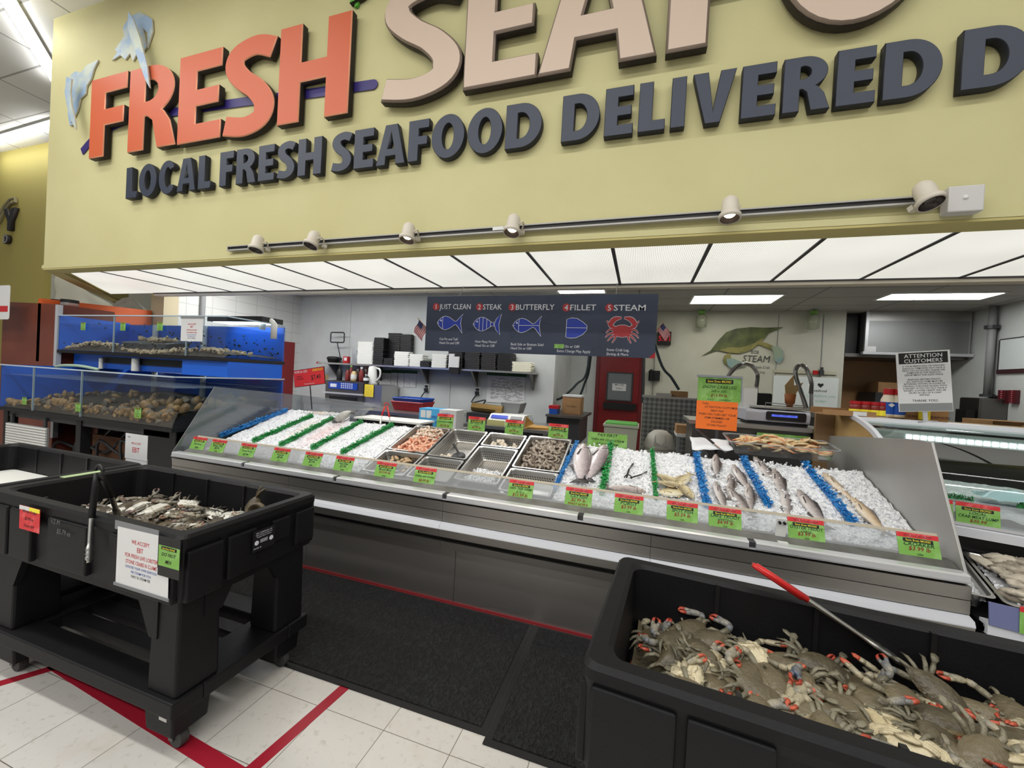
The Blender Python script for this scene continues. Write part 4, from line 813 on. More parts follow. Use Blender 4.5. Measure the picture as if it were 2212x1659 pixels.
def fish_skin(name, back, side, belly, spots=None):
    m = mat(name, side, .28, 0, .6); N, L, bs = nodes(m)
    tc = N.new('ShaderNodeTexCoord'); sp = N.new('ShaderNodeSeparateXYZ'); ns = N.new('ShaderNodeTexNoise'); ns.inputs['Scale'].default_value = 45; ns.inputs['Detail'].default_value = 3
    ma = N.new('ShaderNodeMath'); ma.operation = 'MULTIPLY_ADD'; ma.inputs[1].default_value = .3; cr = N.new('ShaderNodeValToRGB')
    cr.color_ramp.elements[0].color = belly; cr.color_ramp.elements[1].color = back; e = cr.color_ramp.elements.new(.62); e.color = side; cr.color_ramp.elements[0].position = .35; cr.color_ramp.elements[-1].position = .95
    L.new(tc.outputs['Generated'], sp.inputs[0]); L.new(tc.outputs['Object'], ns.inputs['Vector']); L.new(ns.outputs['Fac'], ma.inputs[0]); L.new(sp.outputs[1], ma.inputs[2]); L.new(ma.outputs[0], cr.inputs['Fac']); L.new(cr.outputs['Color'], bs.inputs['Base Color'])
    return m
M_eye = mat('fish_eye', rgb(200, 190, 150), .2); M_pup = mat('fish_pupil', rgb(12, 12, 14), .1); M_fin = mat('fish_fin', rgb(120, 112, 108), .4); M_find = mat('fish_fin_dark', rgb(64, 60, 60), .4); M_finy = mat('fish_fin_pale', rgb(188, 168, 122), .4)
K_cat = fish_skin('catfish_skin', rgb(120, 108, 110), rgb(196, 184, 186), rgb(220, 212, 212)); K_por = fish_skin('porgy_skin', rgb(120, 110, 110), rgb(196, 184, 180), rgb(222, 214, 208))
K_spot = fish_skin('spot_skin', rgb(132, 118, 88), rgb(206, 192, 152), rgb(230, 222, 198)); K_tr = fish_skin('trout_skin', rgb(74, 66, 64), rgb(158, 148, 146), rgb(212, 206, 202)); K_cr = fish_skin('croaker_skin', rgb(120, 98, 72), rgb(196, 172, 140), rgb(226, 212, 192))
def put(o, label, x, y, rz, up, group, roll=0, pitch=0):
    o.matrix_world = slope(x, y, up, rad(rz)) @ Matrix.Rotation(rad(roll), 4, 'X') @ Matrix.Rotation(rad(pitch), 4, 'Y'); return tag(o, label, 'fish', group)
FP = {}
def fish(kind, *a):
    args = {'catfish': ([K_cat, M_find, M_eye, M_pup], .54, .15, .085, .9), 'porgy': ([K_por, M_fin, M_eye, M_pup], .26, .11, .045, .4), 'spot_fish': ([K_spot, M_finy, M_eye, M_pup], .20, .078, .034, .5), 'whiting': ([K_tr, M_fin, M_eye, M_pup], .32, .062, .036, .5), 'sea_trout': ([K_tr, M_find, M_eye, M_pup], .38, .07, .04, .5), 'croaker': ([K_cr, M_fin, M_eye, M_pup], .34, .068, .04, .6)}[kind]
    if kind not in FP: FP[kind] = fish_mesh(kind, *args); o = FP[kind]
    else: o = dup(FP[kind])
    return put(o, *a)
fish('catfish', 'big grey catfish lying full length on ice beside the blue divider', -.375, 2.92, -84, .030, 'catfish')
fish('catfish', 'grey catfish half hidden under the bigger one, touching the green divider', -.275, 2.97, -98, .012, 'catfish', 14)
fish('porgy', 'grey porgy on the ice just behind its price tag', -.06, 2.68, 178, .022, None, 8)
for i, (x, y, rz, ds) in enumerate([(.205, 2.865, 150, 'yellowish spot fish uppermost in its small cluster'), (.21, 2.79, 172, 'yellowish spot fish pointing its snout at the slim green divider'), (.305, 2.85, 62, 'yellowish spot fish lying crosswise nearest the blue divider'), (.235, 2.715, 12, 'grey-backed spot fish lowest in the cluster, by its tag'), (.30, 2.755, 118, 'yellowish spot fish tucked under the others in the cluster')]): fish('spot_fish', ds + (' on ice' if len(ds.split()) < 12 else ''), x, y, rz, .02 + .008 * (i % 3), 'spot fish cluster', R.uniform(-14, 14))
for i, (x, y, rz, up, lab) in enumerate([(.53, 3.10, -96, .018, 'brownish-grey fish at the top of the lake trout lane'), (.66, 2.99, -82, .014, 'silver fish lying along the short blue divider in the lake trout lane'), (.58, 2.88, -100, .008, 'dark-backed fish half sunk in ice mid lake trout lane'), (.50, 2.74, -86, .02, 'plump grey fish low in the lake trout lane beside the blue divider'), (.60, 2.72, -74, .014, 'silver fish right behind the lake trout price tag'), (.67, 2.78, -98, .012, 'thin silver fish low in the lake trout lane by the bracket')]): fish('whiting', lab, x, y, rz, up, 'lake trout lane fish', R.uniform(-18, 18))
for i, (x, y, rz, up, lab) in enumerate([(.88, 2.98, -94, .006, 'dark oyster trout mostly buried in ice mid lane'), (.98, 2.74, -84, .016, 'striped oyster trout low on the ice beside the thick blue divider'), (.84, 3.14, -80, -.004, 'oyster trout showing only its dark back near the top of its lane'), (.86, 2.76, -100, .0, 'oyster trout almost buried behind its own price tag')]): fish('sea_trout', lab, x, y, rz, up, 'oyster trout lane fish', R.uniform(-20, 20))
for i, (x, y, rz, up, lab) in enumerate([(1.205, 3.0, -80, .012, 'tan croaker highest on the ice past the thick blue divider'), (1.245, 2.74, -84, .018, 'long tan croaker low on the ice past the thick blue divider')]): fish('croaker', lab, x, y, rz, up, 'croaker lane fish', R.uniform(-14, 14))
# loose ice thrown over the fish
b = MB()
for x, y, n, sx, sy in ((-.38, 2.78, 70, .07, .12), (-.25, 3.1, 40, .04, .1), (.25, 2.72, 40, .1, .04), (.58, 2.9, 130, .1, .2), (.9, 2.9, 200, .1, .24), (1.22, 2.9, 120, .07, .2), (.05, 2.64, 40, .1, .03)):
    for i in range(n):
        px, py = R.gauss(x, sx), R.gauss(y, sy); py = min(max(py, 2.5), 3.21); chip(b, (px, py, ice_h(px, py) + R.uniform(.004, .03)), R.uniform(.008, .015))
tag(b.build('loose_ice', M_ice), 'loose ice flakes thrown over the whole fish', 'ice', kind='stuff')
# grey fish tail curling up at the back
b = MB(); b.rings([[(.09 * x, w_ * .055 * cos(a), w_ * .04 * sin(a) + z) for a in (2 * pi * j / 12 for j in range(12))] for x, w_, z in ((-.9, .5, .01), (-.5, 1, .03), (0, 1.05, .045), (.5, .8, .06), (.85, .35, .075))]); b.prism([(.07, -.01), (.13, .05), (.11, 0), (.13, -.05)], .072, .078, 'z', mi=1); b.prism([(-.10, -.05), (-.06, -.02), (-.08, .05), (-.13, .07)], .0, .008, 'z', mi=1)
o = b.build('cut_fish', [mat('cut_fish_skin', rgb(170, 168, 162), .4, nz=(16, rgb(204, 200, 192))), M_find], smooth=True, local=True); o.matrix_world = slope(-2.72, 3.22, .012, rad(20)); tag(o, 'stubby grey cut fish with curled fins behind the green dividers', 'fish')

# ---------------------------------------------------------------- tongs, knife, towel, snow crab tub
def tongs(name, label, loc_top, tips, hmat, tmat, grip=.45, wd=.011, loop=True):
    t = thing(name, label, 'tongs', loc_top); P0 = Vector(loc_top)
    for k, tp in enumerate(tips):
        tp = Vector(tp); d = tp - P0; side = Vector(((.012 if loop else .005) * (1 if k else -1), 0, 0))
        b = MB(); b.tube([P0 + side, P0 + side + d * .1, P0 + side * 1.2 + d * grip], [wd * .8, wd, wd], 8, flat=.55); b.build('handle_grip', hmat, t, smooth=True)
        a_ = P0 + side * 1.2 + d * (grip - .02); n_ = 26; fr = [i / n_ for i in range(n_ + 1)]
        rs_ = [wd * (.78 + (.30 + .16 * math.sin(f * 95) if f > .62 else 0)) * (1 if f < .96 else .6) for f in fr]
        b = MB(); b.tube([a_.lerp(tp, f) for f in fr], rs_, 8, flat=.42); b.build('arm', tmat, t, smooth=True)
    if loop:
        d = (Vector(tips[0]) - P0).normalized(); b = MB(); b.tube([tuple(P0 - d * .008 + Vector((.024 * cos(a), 0, .024 * sin(a)))) for a in (pi * j / 8 for j in range(9))], wd * .55, 6); b.build('spring_loop', hmat, t, smooth=True)
    return t
tongs('tongs', 'red-handled tongs standing in the ice behind the green dividers', (-2.325, 3.32, 1.175), [(-2.31, 3.22, 1.01), (-2.19, 3.20, 1.0)], mat('grip_red', rgb(206, 40, 38), .3), M_steel, .55, .009)
tongs('tongs', 'black tongs lying open on the ice in the porgy lane', tuple(slope(-.045, 2.80, .03).translation), [tuple(slope(-.02, 3.02, .012).translation), tuple(slope(.075, 2.93, .015).translation)], M_blk, M_steeld, .55, .007)
TX0, TX1, TY0, TY1 = .665, 1.30, 3.30, 3.55
MT = Matrix.Translation((.98, 3.425, 1.06)) @ Matrix.Rotation(rad(7), 4, 'X')
def T2(p): return tuple(MT @ Vector(p))
t = thing('clear_tub', 'clear plastic tub heaped with snow crab legs behind the blue dividers', 'tub', (.98, 3.425, 1.06))
b = MB(); b.rings([[(p[0], p[1], z) for p in rrect(-.32 * k, .32 * k, -.13 * k, .13 * k, .03)] for k, z in ((.93, .0), (1.0, .085), (1.06, .086), (1.06, .092))], caps=False, M=MT); b.add([T2((x, y, .001)) for x, y in ((-.29, -.12), (.29, -.12), (.29, .12), (-.29, .12))], [(0, 1, 2, 3)]); b.build('tub_body', M_acryl, t)
b = MB(); b.tube([T2((p[0], p[1], .09)) for p in rrect(-.342, .342, -.14, .14, .03)], .005, 5, closed=True, caps=False); b.build('rim', M_acrylh, t)
M_kl = mat('crab_leg_orange', rgb(216, 112, 72), .35, nz=(18, rgb(226, 186, 138), .42, .6)); M_kl2 = mat('crab_leg_cream', rgb(220, 200, 158), .35, nz=(22, rgb(196, 160, 112), .5, .64))
def legcl(seed):
    rr = random.Random(seed); b = MB(); b.rings([[(.03 * cos(a) * k, .022 * sin(a) * k, z) for a in (2 * pi * j / 8 for j in range(8))] for k, z in ((.3, -.012), (1, -.006), (1, .008), (.4, .014))], mi=1)
    for i in range(4):
        a = -.5 + .32 * i; P = [(0, .010 * (i - 1.5), 0), (.045, .02 * (i - 1.5), .012 + .008 * rr.random()), (.085, .026 * (i - 1.5) + .006, .008), (.12, .022 * (i - 1.5) - .006, -.004)]
        b.tube(P, [.0115, .0115, .010, .004], 6, flat=.8, mi=i % 2)
    return b.build('snow_crab_cluster', [M_kl, M_kl2], smooth=True, local=True)
pr = [legcl(i) for i in range(3)]
for i in range(46):
    o = pr[i] if i < 3 else dup(pr[i % 3]); o.matrix_world = MT @ Matrix.Translation((R.uniform(-.22, .22), R.uniform(-.085, .085), .02 + .075 * (i / 46) + R.uniform(0, .014))) @ Euler((R.uniform(-.4, .4) + R.choice((0, pi)), R.uniform(-.35, .35), R.choice((0, pi)) + R.uniform(-.5, .5))).to_matrix().to_4x4(); tag(o, 'orange and cream snow crab leg cluster heaped in the clear tub', 'crab legs', 'snow crab legs in the tub')
b = MB(); b.grid(lambda u, v: (.40 + .27 * u, 3.30 + .24 * v, 1.045 + .07 * v + .03 * noise.noise((u * 3, v * 3, 2)) + .03 * u * (1 - v)), 14, 14)
o = b.build('white_towel', mat('towel_white', rgb(232, 234, 238), .8), smooth=True); o.modifiers.new('thick', 'SOLIDIFY').thickness = .004; tag(o, 'crumpled white towel beside the tub of snow crab legs', 'towel')
t = thing('knife', 'black-handled knife resting on the white towel', 'knife', (.50, 3.40, 1.13))
b = MB(); b.tube([(.44, 3.50, 1.185), (.49, 3.42, 1.145), (.545, 3.34, 1.10)], [.010, .012, .011], 8, flat=.7); b.build('handle', M_blk, t, smooth=True)
b = MB(); b.tube([(.545, 3.34, 1.10), (.58, 3.30, 1.075), (.62, 3.26, 1.05)], [.008, .008, .003], 6, flat=.2); b.build('blade', M_chrome, t)
# red price sign stuck in the ice at the tank end
t = thing('price_sign', 'red tilted price sign on a thin black stick at the tank end', 'price sign', (-3.40, 3.5, 1.07), (0, rad(-9), 0))
MB().box(-.205, .205, 0, .004, .245, .425).build('card', mat('sign_red', rgb(214, 48, 50), .5), t, local=True)
b = MB(); b.tube([(0, .006, -.02), (0, .006, .25)], .006, 6); b.box(-.212, .212, .0042, .008, .24, .43); b.build('frame', M_blk, t, local=True)
b = MB(); b.text('MORE for LESS', -.195, .392, .036, -.001, .015, 'L', .78); b.build('white_lettering', M_paper, t, local=True)
b = MB(); b.text('EVERYDAY!', .195, .392, .036, -.001, .015, 'R', .78, .1); b.build('yellow_lettering', M_tagyel, t, local=True)
b = MB(); b.text('WHOLE', -.17, .345, .024, -.001, .01, 'L', .9); b.text('STEAKFISH', -.17, .318, .024, -.001, .01, 'L', .85); b.text('$7.49', .03, .30, .075, -.001, .012, 'L', .78); b.build('lettering', M_ink, t, local=True)
b = MB(); b.text('Thousands less prices', 0, .258, .018, -.001, .004, 'C', .9, .2); b.build('small_lettering', M_paper, t, local=True)
# ================================================================ black produce-style bins
def bin_cart(label, loc, rz):
    t = thing('bin_cart', label, 'bin', loc, (0, 0, rad(rz)), 'black plastic bins on castors')
    W2, D2 = .645, .322
    rr = lambda ix, r, z: [(p[0], p[1], z) for p in rrect(-W2 + ix, W2 - ix, -D2 + ix, D2 - ix, r, 5)]
    b = MB(); b.rings([rr(.012, .02, .61), rr(.008, .02, .80), rr(.0, .03, .825), rr(0, .03, .85), rr(.01, .03, .862), rr(.045, .04, .862), rr(.058, .045, .85), rr(.07, .05, .62)], caps=False)
    b.add(rr(.07, .05, .622), [tuple(range(24))]); b.add(rr(.012, .02, .615), [tuple(range(24))[::-1]])
    b.build('tub', M_black, t, local=True, smooth=False)
    e = MB()
    for s_ in (-1, 1):
        for x0, x1, z0 in ((-.62, -.44, .60), (-.42, -.26, .60), (-.14, .12, .615), (.26, .62, .61)): e.box(x0, x1, s_ * (D2 - .004) - .012, s_ * (D2 - .004) + .012, z0, .815)
        for y0, y1, z0 in ((-.30, -.165, .61), (-.145, -.02, .625), (.06, .15, .70), (.19, .30, .64)): e.box(s_ * (W2 - .004) - .012, s_ * (W2 - .004) + .012, y0, y1, z0, .80)
    e.build('side_panel', M_black, t, local=True, bevel=.006)
    e = MB()
    for x in (-.32, -.05, .22): e.box(x - .006, x + .006, D2 - .068, D2 - .055, .63, .856); e.box(x - .006, x + .006, -D2 + .055, -D2 + .068, .63, .856)
    e.build('inner_groove', M_blk, t, local=True)
    b = MB(); b.box(-.55, .55, -.25, .25, .57, .616)
    for s_ in (-1, 1):
        b.prism([(-.50, .44), (-.50, .616), (.50, .616), (.50, .44), (.455, .44), (.39, .568), (-.39, .568), (-.455, .44)], s_ * .285 - .012, s_ * .285 + .012, 'y')
        b.prism([(-.20, .50), (-.20, .616), (.20, .616), (.20, .50), (.13, .50), (.09, .575), (-.09, .575), (-.13, .50)], s_ * .598 - .012, s_ * .598 + .012, 'x')
    b.build('underframe', M_black, t, local=True)
    for sx in (-1, 1):
        for sy in (-1, 1):
            x0, x1 = sorted((sx * .46, sx * .605)); y0, y1 = sorted((sy * .135, sy * .29))
            MB().taper((x0 - .006, x1 + .006, y0 - .006, y1 + .004, .235), (x0, x1, y0, y1, .612)).build('leg', M_black, t, local=True, bevel=.01)
            x0, x1 = sorted((sx * .44, sx * .60)); y0, y1 = sorted((sy * .15, sy * .295))
            f = MB().taper((x0 + .006, x1 - .006, y0 + .006, y1 - .006, .075), (x0, x1, y0, y1, .176)).build('foot', M_black, t, local=True, bevel=.008)
            MB().box(x0 + .1 if sx > 0 else x0 + .02, x1 - .02 if sx > 0 else x1 - .1, sy * .298 - .004, sy * .298 + .003, .15, .172).build('reflector', M_chrome, t, local=True)
            cx_, cy_ = sx * .54, sy * .235
            c = MB(); c.box(cx_ - .012, cx_ + .012, cy_ - .024, cy_ - .018, .03, .078); c.box(cx_ - .012, cx_ + .012, cy_ + .018, cy_ + .024, .03, .078); c.box(cx_ - .02, cx_ + .02, cy_ - .026, cy_ + .026, .070, .078); co = c.build('caster', M_steeld, t, local=True)
            c = MB(); c.lathe([(.014, -.016), (.035, -.016), (.037, -.008), (.037, .008), (.035, .016), (.014, .016)], 18, M=Matrix.Translation((cx_ + .012, cy_, .0375)) @ Matrix.Rotation(rad(90), 4, 'X')); c.build('wheel', mat('wheel_rubber', rgb(62, 62, 62), .6), co, local=True, smooth=False)
    b = MB()
    for y0, y1 in ((-.315, -.20), (.20, .315)): b.box(-.625, .625, y0, y1, .175, .238)
    for x0, x1 in ((-.625, -.42), (.42, .625)): b.box(x0, x1, -.2, .2, .176, .237)
    b.build('deck_frame', M_black, t, local=True, bevel=.006)
    for y in (-.11, 0, .11): MB().box(-.42, .42, y - .032, y + .032, .185, .225).build('deck_slat', M_black, t, local=True)
    return t
cartA = bin_cart('black crab cart wearing the we accept EBT sheet', (-2.192, 1.34, 0), 0)
cartR = bin_cart('black bin heaped with blue crabs under long red-handled tongs', (.577, 1.195, 0), -5.0)
cartB = dup(cartA, (-3.505, 1.335, 0), label='black bin with a white foam lid inside, beyond the crab cart')
b = MB(); b.prism(rrect(-4.07, -2.945, 1.09, 1.59, .04), .66, .695, 'z'); tag(b.build('foam_board', M_foam, bevel=.006), 'white foam board lying inside the far black bin', 'foam board')
# ---- live blue crabs
def vary(name, c1, c2, rough=.38, sc_=18):
    m = mat(name, c1, rough, 0, .5, bump=(90, .5)); N, L, bs = nodes(m)
    oi = N.new('ShaderNodeObjectInfo'); tc = N.new('ShaderNodeTexCoord'); ns = N.new('ShaderNodeTexNoise'); ns.inputs['Scale'].default_value = sc_; ns.inputs['Detail'].default_value = 5
    ad = N.new('ShaderNodeMath'); ad.operation = 'MULTIPLY_ADD'; ad.inputs[1].default_value = .55; su = N.new('ShaderNodeMath'); su.operation = 'SUBTRACT'; su.inputs[1].default_value = .05
    cr = N.new('ShaderNodeValToRGB'); cr.color_ramp.elements[0].color = c1; cr.color_ramp.elements[1].color = c2; cr.color_ramp.elements[0].position = .25; cr.color_ramp.elements[1].position = .85
    L.new(tc.outputs['Object'], ns.inputs['Vector']); L.new(oi.outputs['Random'], ad.inputs[0]); L.new(ns.outputs['Fac'], ad.inputs[2]); L.new(ad.outputs[0], su.inputs[0]); L.new(su.outputs[0], cr.inputs['Fac']); L.new(cr.outputs['Color'], bs.inputs['Base Color'])
    return m
M_sh = vary('crab_shell_olive', rgb(54, 48, 36), rgb(112, 102, 80)); M_shd = vary('crab_shell_brown', rgb(46, 38, 30), rgb(92, 80, 62))
M_be = vary('crab_belly_cream', rgb(178, 160, 118), rgb(212, 200, 168)); M_bew = vary('crab_belly_white', rgb(206, 202, 188), rgb(228, 226, 216))
M_cl = vary('crab_claw_blue', rgb(52, 74, 106), rgb(168, 158, 132), .35, 26); M_clg = vary('crab_claw_grey', rgb(56, 58, 64), rgb(156, 148, 130), .35, 26)
M_ct = vary('crab_claw_red', rgb(150, 48, 38), rgb(196, 92, 66), .3); M_ctb = vary('crab_claw_dark', rgb(60, 60, 84), rgb(150, 120, 100), .3)
M_lg = vary('crab_leg_olive', rgb(66, 64, 52), rgb(128, 122, 102), .4); M_lgb = vary('crab_leg_bluegrey', rgb(48, 46, 44), rgb(112, 104, 90), .4)
HALF = [(0, .034), (.010, .037), (.014, .033), (.022, .035), (.027, .031), (.034, .034), (.038, .029), (.045, .030), (.048, .025), (.055, .025), (.057, .019), (.064, .018), (.069, .012), (.086, .007), (.068, .002), (.060, -.008), (.050, -.019), (.038, -.029), (.024, -.035), (.010, -.0375)]
OUT = HALF + [(0, -.038)] + [(-x, y) for x, y in HALF[1:][::-1]]
def crab_mesh(ms, seed, pose):
    rr = random.Random(seed); b = MB(); n = len(OUT)
    def ring(k, z, sm=0):
        q = []
        for i, (x, y) in enumerate(OUT):
            if sm: x = max(-.068, min(.068, x)); a = OUT[i - 1]; c = OUT[(i + 1) % n]; y = (y + (a[1] + c[1]) / 2) / 2
            q.append((x * k, y * k, z))
        return q
    top = [ring(1, 0), ring(.93, .006, 1), ring(.78, .013, 1), ring(.55, .0185, 1), ring(.28, .021, 1), ring(.05, .0215, 1)]
    b.rings(top, caps=False); k0 = len(b.v); b.add(top[-1], [tuple(range(n))])
    bot = [ring(1, 0), ring(.95, -.005, 1), ring(.82, -.012, 1), ring(.55, -.017, 1), ring(.2, -.018, 1)]
    b.rings([r[::-1] for r in bot], caps=False, mi=1); b.add(bot[-1][::-1], [tuple(range(n))], 1)
    # belly plates and apron
    for s_ in (-1, 1):
        for i in range(4): b.tube([(s_ * .008, .014 - .011 * i, -.018), (s_ * .026, .017 - .012 * i, -.0165), (s_ * .042, .014 - .013 * i, -.011)], [.005, .006, .005], 6, flat=.6, mi=1)
    b.prism([(-.004, .012), (.004, .012), (.006, -.008), (.020, -.026), (.010, -.034), (-.010, -.034), (-.020, -.026), (-.006, -.008)], -.0225, -.017, 'z', mi=1)
    # eyes, face
    for s_ in (-1, 1): b.tube([(s_ * .016, .033, .004), (s_ * .018, .040, .007)], [.0028, .0034], 6, mi=4)
    # claws
    for s_ in (-1, 1):
        sp, up, fold = pose[0] + rr.uniform(-.15, .15), pose[1] + rr.uniform(-.01, .012), pose[2] + rr.uniform(-.2, .2)
        P = Vector((s_ * .042, .020, -.004)); d1 = Vector((s_ * cos(sp), sin(sp), up * 4)).normalized()
        E1 = P + d1 * .038; d2 = Vector((s_ * cos(sp + fold * .5), sin(sp + fold * .5), up * 3)).normalized(); E2 = E1 + d2 * .018
        d3 = Vector((s_ * cos(sp + fold * 1.5), sin(sp + fold * 1.5), up)).normalized(); E3 = E2 + d3 * .034; E4 = E3 + d3 * .029
        b.tube([P, P + d1 * .024, E1], [.006, .0082, .0074], 7, mi=4); b.tube([E1, (E1 + E2) / 2, E2], [.0074, .009, .007], 7, mi=2)
        b.tube([E2, E2 + d3 * .012, E2 + d3 * .028, E3], [.0068, .0108, .0108, .0088], 8, flat=.72, mi=2)
        q = Vector((-d3.y, d3.x, 0)) * s_
        for sg, bw in ((1, .0035), (-1, .006)):
            g = rr.uniform(.6, 1.4)
            b.tube([E3 - d3 * .004 + q * .005 * sg, E3 + d3 * .010 + q * (.0075 * sg * g)], [.0062, .0052], 6, mi=2)
            b.tube([E3 + d3 * .009 + q * (.0075 * sg * g), E3 + d3 * .022 + q * (.007 * sg * g), E4 + q * .0015 * sg], [.0053, .004, .0012], 6, mi=3)
    # walking legs and paddles
    for s_ in (-1, 1):
        for i in range(3):
            a = .12 - .42 * i + rr.uniform(-.12, .12); c, s2 = cos(a), sin(a); x0, y0 = s_ * (.046 - .004 * i), .004 - .012 * i; u_ = rr.uniform(-.006, .008)
            Q = [(x0, y0, -.006), (x0 + s_ * .026 * c, y0 + .026 * s2, .004 + u_), (x0 + s_ * .042 * c, y0 + .042 * s2 - .004, .0 + u_), (x0 + s_ * .058 * c, y0 + .056 * s2 - .010, -.016 + u_ * .3)]
            b.tube(Q, [.0058, .0055, .0046, .0012], 6, flat=.7, mi=4)
        a = -1.0 + rr.uniform(-.2, .25); c, s2 = cos(a), sin(a); x0, y0 = s_ * .034, -.026
        b.tube([(x0, y0, -.004), (x0 + s_ * .022 * c, y0 + .022 * s2, .006), (x0 + s_ * .036 * c, y0 + .036 * s2, .006)], [.006, .0058, .005], 6, mi=4)
        b.tube([(x0 + s_ * .036 * c, y0 + .036 * s2, .006), (x0 + s_ * .048 * c, y0 + .048 * s2, .008), (x0 + s_ * .060 * c, y0 + .058 * s2, .008), (x0 + s_ * .068 * c, y0 + .064 * s2, .007)], [.004, .009, .009, .002], 7, flat=.25, mi=4)
    return b.build('blue_crab', ms, smooth=True, local=True)
poses = [(.55, .02, .9), (.25, .05, 1.2), (.9, .0, .7), (.1, .02, 1.6), (.7, .08, .3)]
def heap(frame, x0, x1, y0, y1, z, n, ms, flips, txt, grp, seed, mound):
    rr = random.Random(seed); pr = [crab_mesh(ms, seed + i, poses[i]) for i in range(5)]; cnt = 0
    cols = int(round((x1 - x0) / .092)); rows = int(round((y1 - y0) / .072))
    cells = [(i, j, lay) for lay in (0, 1) for i in range(cols) for j in range(rows)]
    for i, j, lay in cells:
        if lay == 0 and (i + j) % 2: continue
        x = x0 + (i + .5 + rr.uniform(-.42, .42)) * (x1 - x0) / cols; y = y0 + (j + .5 + rr.uniform(-.42, .42)) * (y1 - y0) / rows
        o = pr[cnt] if cnt < 5 else dup(pr[rr.randrange(5)]); cnt += 1
        fl = lay == 1 and rr.random() < flips
        e = Euler((max(-.55, min(.55, rr.gauss(0, .24))) + (pi if fl else 0), max(-.5, min(.5, rr.gauss(0, .22))), rr.uniform(0, 2 * pi)), 'XYZ')
        o.matrix_world = frame @ Matrix.Translation((x, y, z + mound(x, y) + (-.035 if lay == 0 else rr.uniform(-.004, .022)))) @ e.to_matrix().to_4x4() @ Matrix.Scale(rr.uniform(.98, 1.22), 4)
        tag(o, txt[2] if lay == 0 else txt[1] if fl else txt[0], 'crab', grp + (', lower layer' if lay == 0 else ', belly up' if fl else ', shell up'))
    b = MB(); b.grid(lambda u, v: (x0 - .08 + (x1 - x0 + .16) * u, y0 - .08 + (y1 - y0 + .16) * v, z + mound(x0 + (x1 - x0) * u, y0 + (y1 - y0) * v) - .05 + .03 * noise.noise((u * 22, v * 10, seed))), 60, 26, M=frame)
    o = b.build('crab_mass', ms[0], smooth=True); tag(o, 'tangled mass of crabs under the %s' % grp, 'crabs', kind='stuff')
FR = world_of(cartR); FA = world_of(cartA)
heap(FR, -.48, .49, -.165, .165, .715, 0, [M_sh, M_be, M_cl, M_ct, M_lg], .16, ('olive-brown live crab lying shell up in the bin with the red tongs', 'cream-bellied live crab lying upside down in the bin with the red tongs', 'live crab half buried under others in the bin with the red tongs'), 'crabs in the red-tongs bin', 11, lambda x, y: .012 * math.sin(3 * x + 1) + .012 * (x < -.3) )
heap(FA, -.46, .50, -.165, .165, .70, 0, [M_shd, M_bew, M_clg, M_ctb, M_lgb], .22, ('dark brown crab lying shell up in the cart with black tongs', 'white-bellied crab lying upside down in the cart with black tongs', 'dark crab half buried under others in the cart with black tongs'), 'crabs in the black-tongs cart', 51, lambda x, y: .03 * math.exp(-((x + .1) / .3) ** 2 - ((y - .12) / .2) ** 2) + .015 * (x > .3) * (y > 0))
M_wk = mat('whelk_dark', rgb(70, 60, 46), .5, nz=(30, rgb(110, 98, 74)))
b = MB(); b.lathe([(0, -.06), (.018, -.05), (.040, -.02), (.046, .01), (.040, .035), (.030, .03), (.012, -.01)], 14, caps=False, mi=0); b.lathe([(.012, -.01), (.030, .02), (.033, .031)], 14, caps=False, mi=1)
o = b.build('shell_half', [M_wk, mat('shell_inside', rgb(190, 140, 116), .35)], smooth=True, local=True); o.matrix_world = FA @ Matrix.Translation((.42, .17, .775)) @ Euler((rad(70), rad(25), rad(20))).to_matrix().to_4x4(); tag(o, 'open brown shell with a pink inside at the cart corner by the counter', 'shell')
b = MB(); b.lathe([(0, -.05), (.03, -.03), (.038, 0), (.028, .035), (.012, .055), (0, .065)], 12, caps=False); b.tube([(0, 0, .05), (.012, 0, .09), (.03, .01, .11)], [.010, .006, .004], 5); b.tube([(0, 0, .05), (-.01, .01, .085), (.01, .0, .115)], [.008, .006, .004], 5); o = b.build('whelk', M_wk, smooth=True, local=True); o.matrix_world = FA @ Matrix.Translation((.36, .20, .775)) @ Euler((rad(-8), rad(10), 0)).to_matrix().to_4x4(); tag(o, 'dark upright whelk next to the open brown shell in the crab cart', 'whelk')
# tongs
t = tongs('tongs', 'long red-handled steel tongs leaning over the bin of blue crabs', (.376, 1.454, .952), [(.744, 1.424, .762), (.752, 1.410, .758)], mat('grip_red', rgb(206, 40, 38), .3), M_steel, .36, .017, False)
tongs('tongs', 'black-handled tongs straddling the rim of the crab cart', (-2.078, 1.045, 1.025), [(-1.995, .985, .70), (-2.16, 1.16, .80)], M_blk, M_steel, .52, .0125)
# writing and papers on the cart
t = thing('paper_sign', 'white we accept EBT sheet taped on the crab cart front', 'sign', (-1.72, 1.0, .64))
b = MB(); b.prism([(-1.867, .640), (-1.577, .640), (-1.580, .735), (-1.640, .742), (-1.640, .86), (-1.867, .857)], 1.0025, 1.0036, 'y'); b.build('sheet', M_paper, t)
b = MB(); b.box(-1.885, -1.64, 1.0028, 1.0042, .845, .878); b.box(-1.875, -1.57, 1.0, 1.0024, .632, .643); b.build('tape', mat('grey_tape', rgb(120, 122, 126), .3), t)
b = MB()
for s_, z, h in (('WE ACCEPT', .806, .021), ('EBT', .778, .025), ('FOR FRESH LIVE LOBSTER', .753, .0205), ('STONE CRABS N CLAMS', .729, .0205)): b.text(s_, -1.735 if z > .77 else -1.727, z, h, 1.002, .008, 'C', .86 if z > .77 else .78)
b.build('red_lettering', M_prred, t)
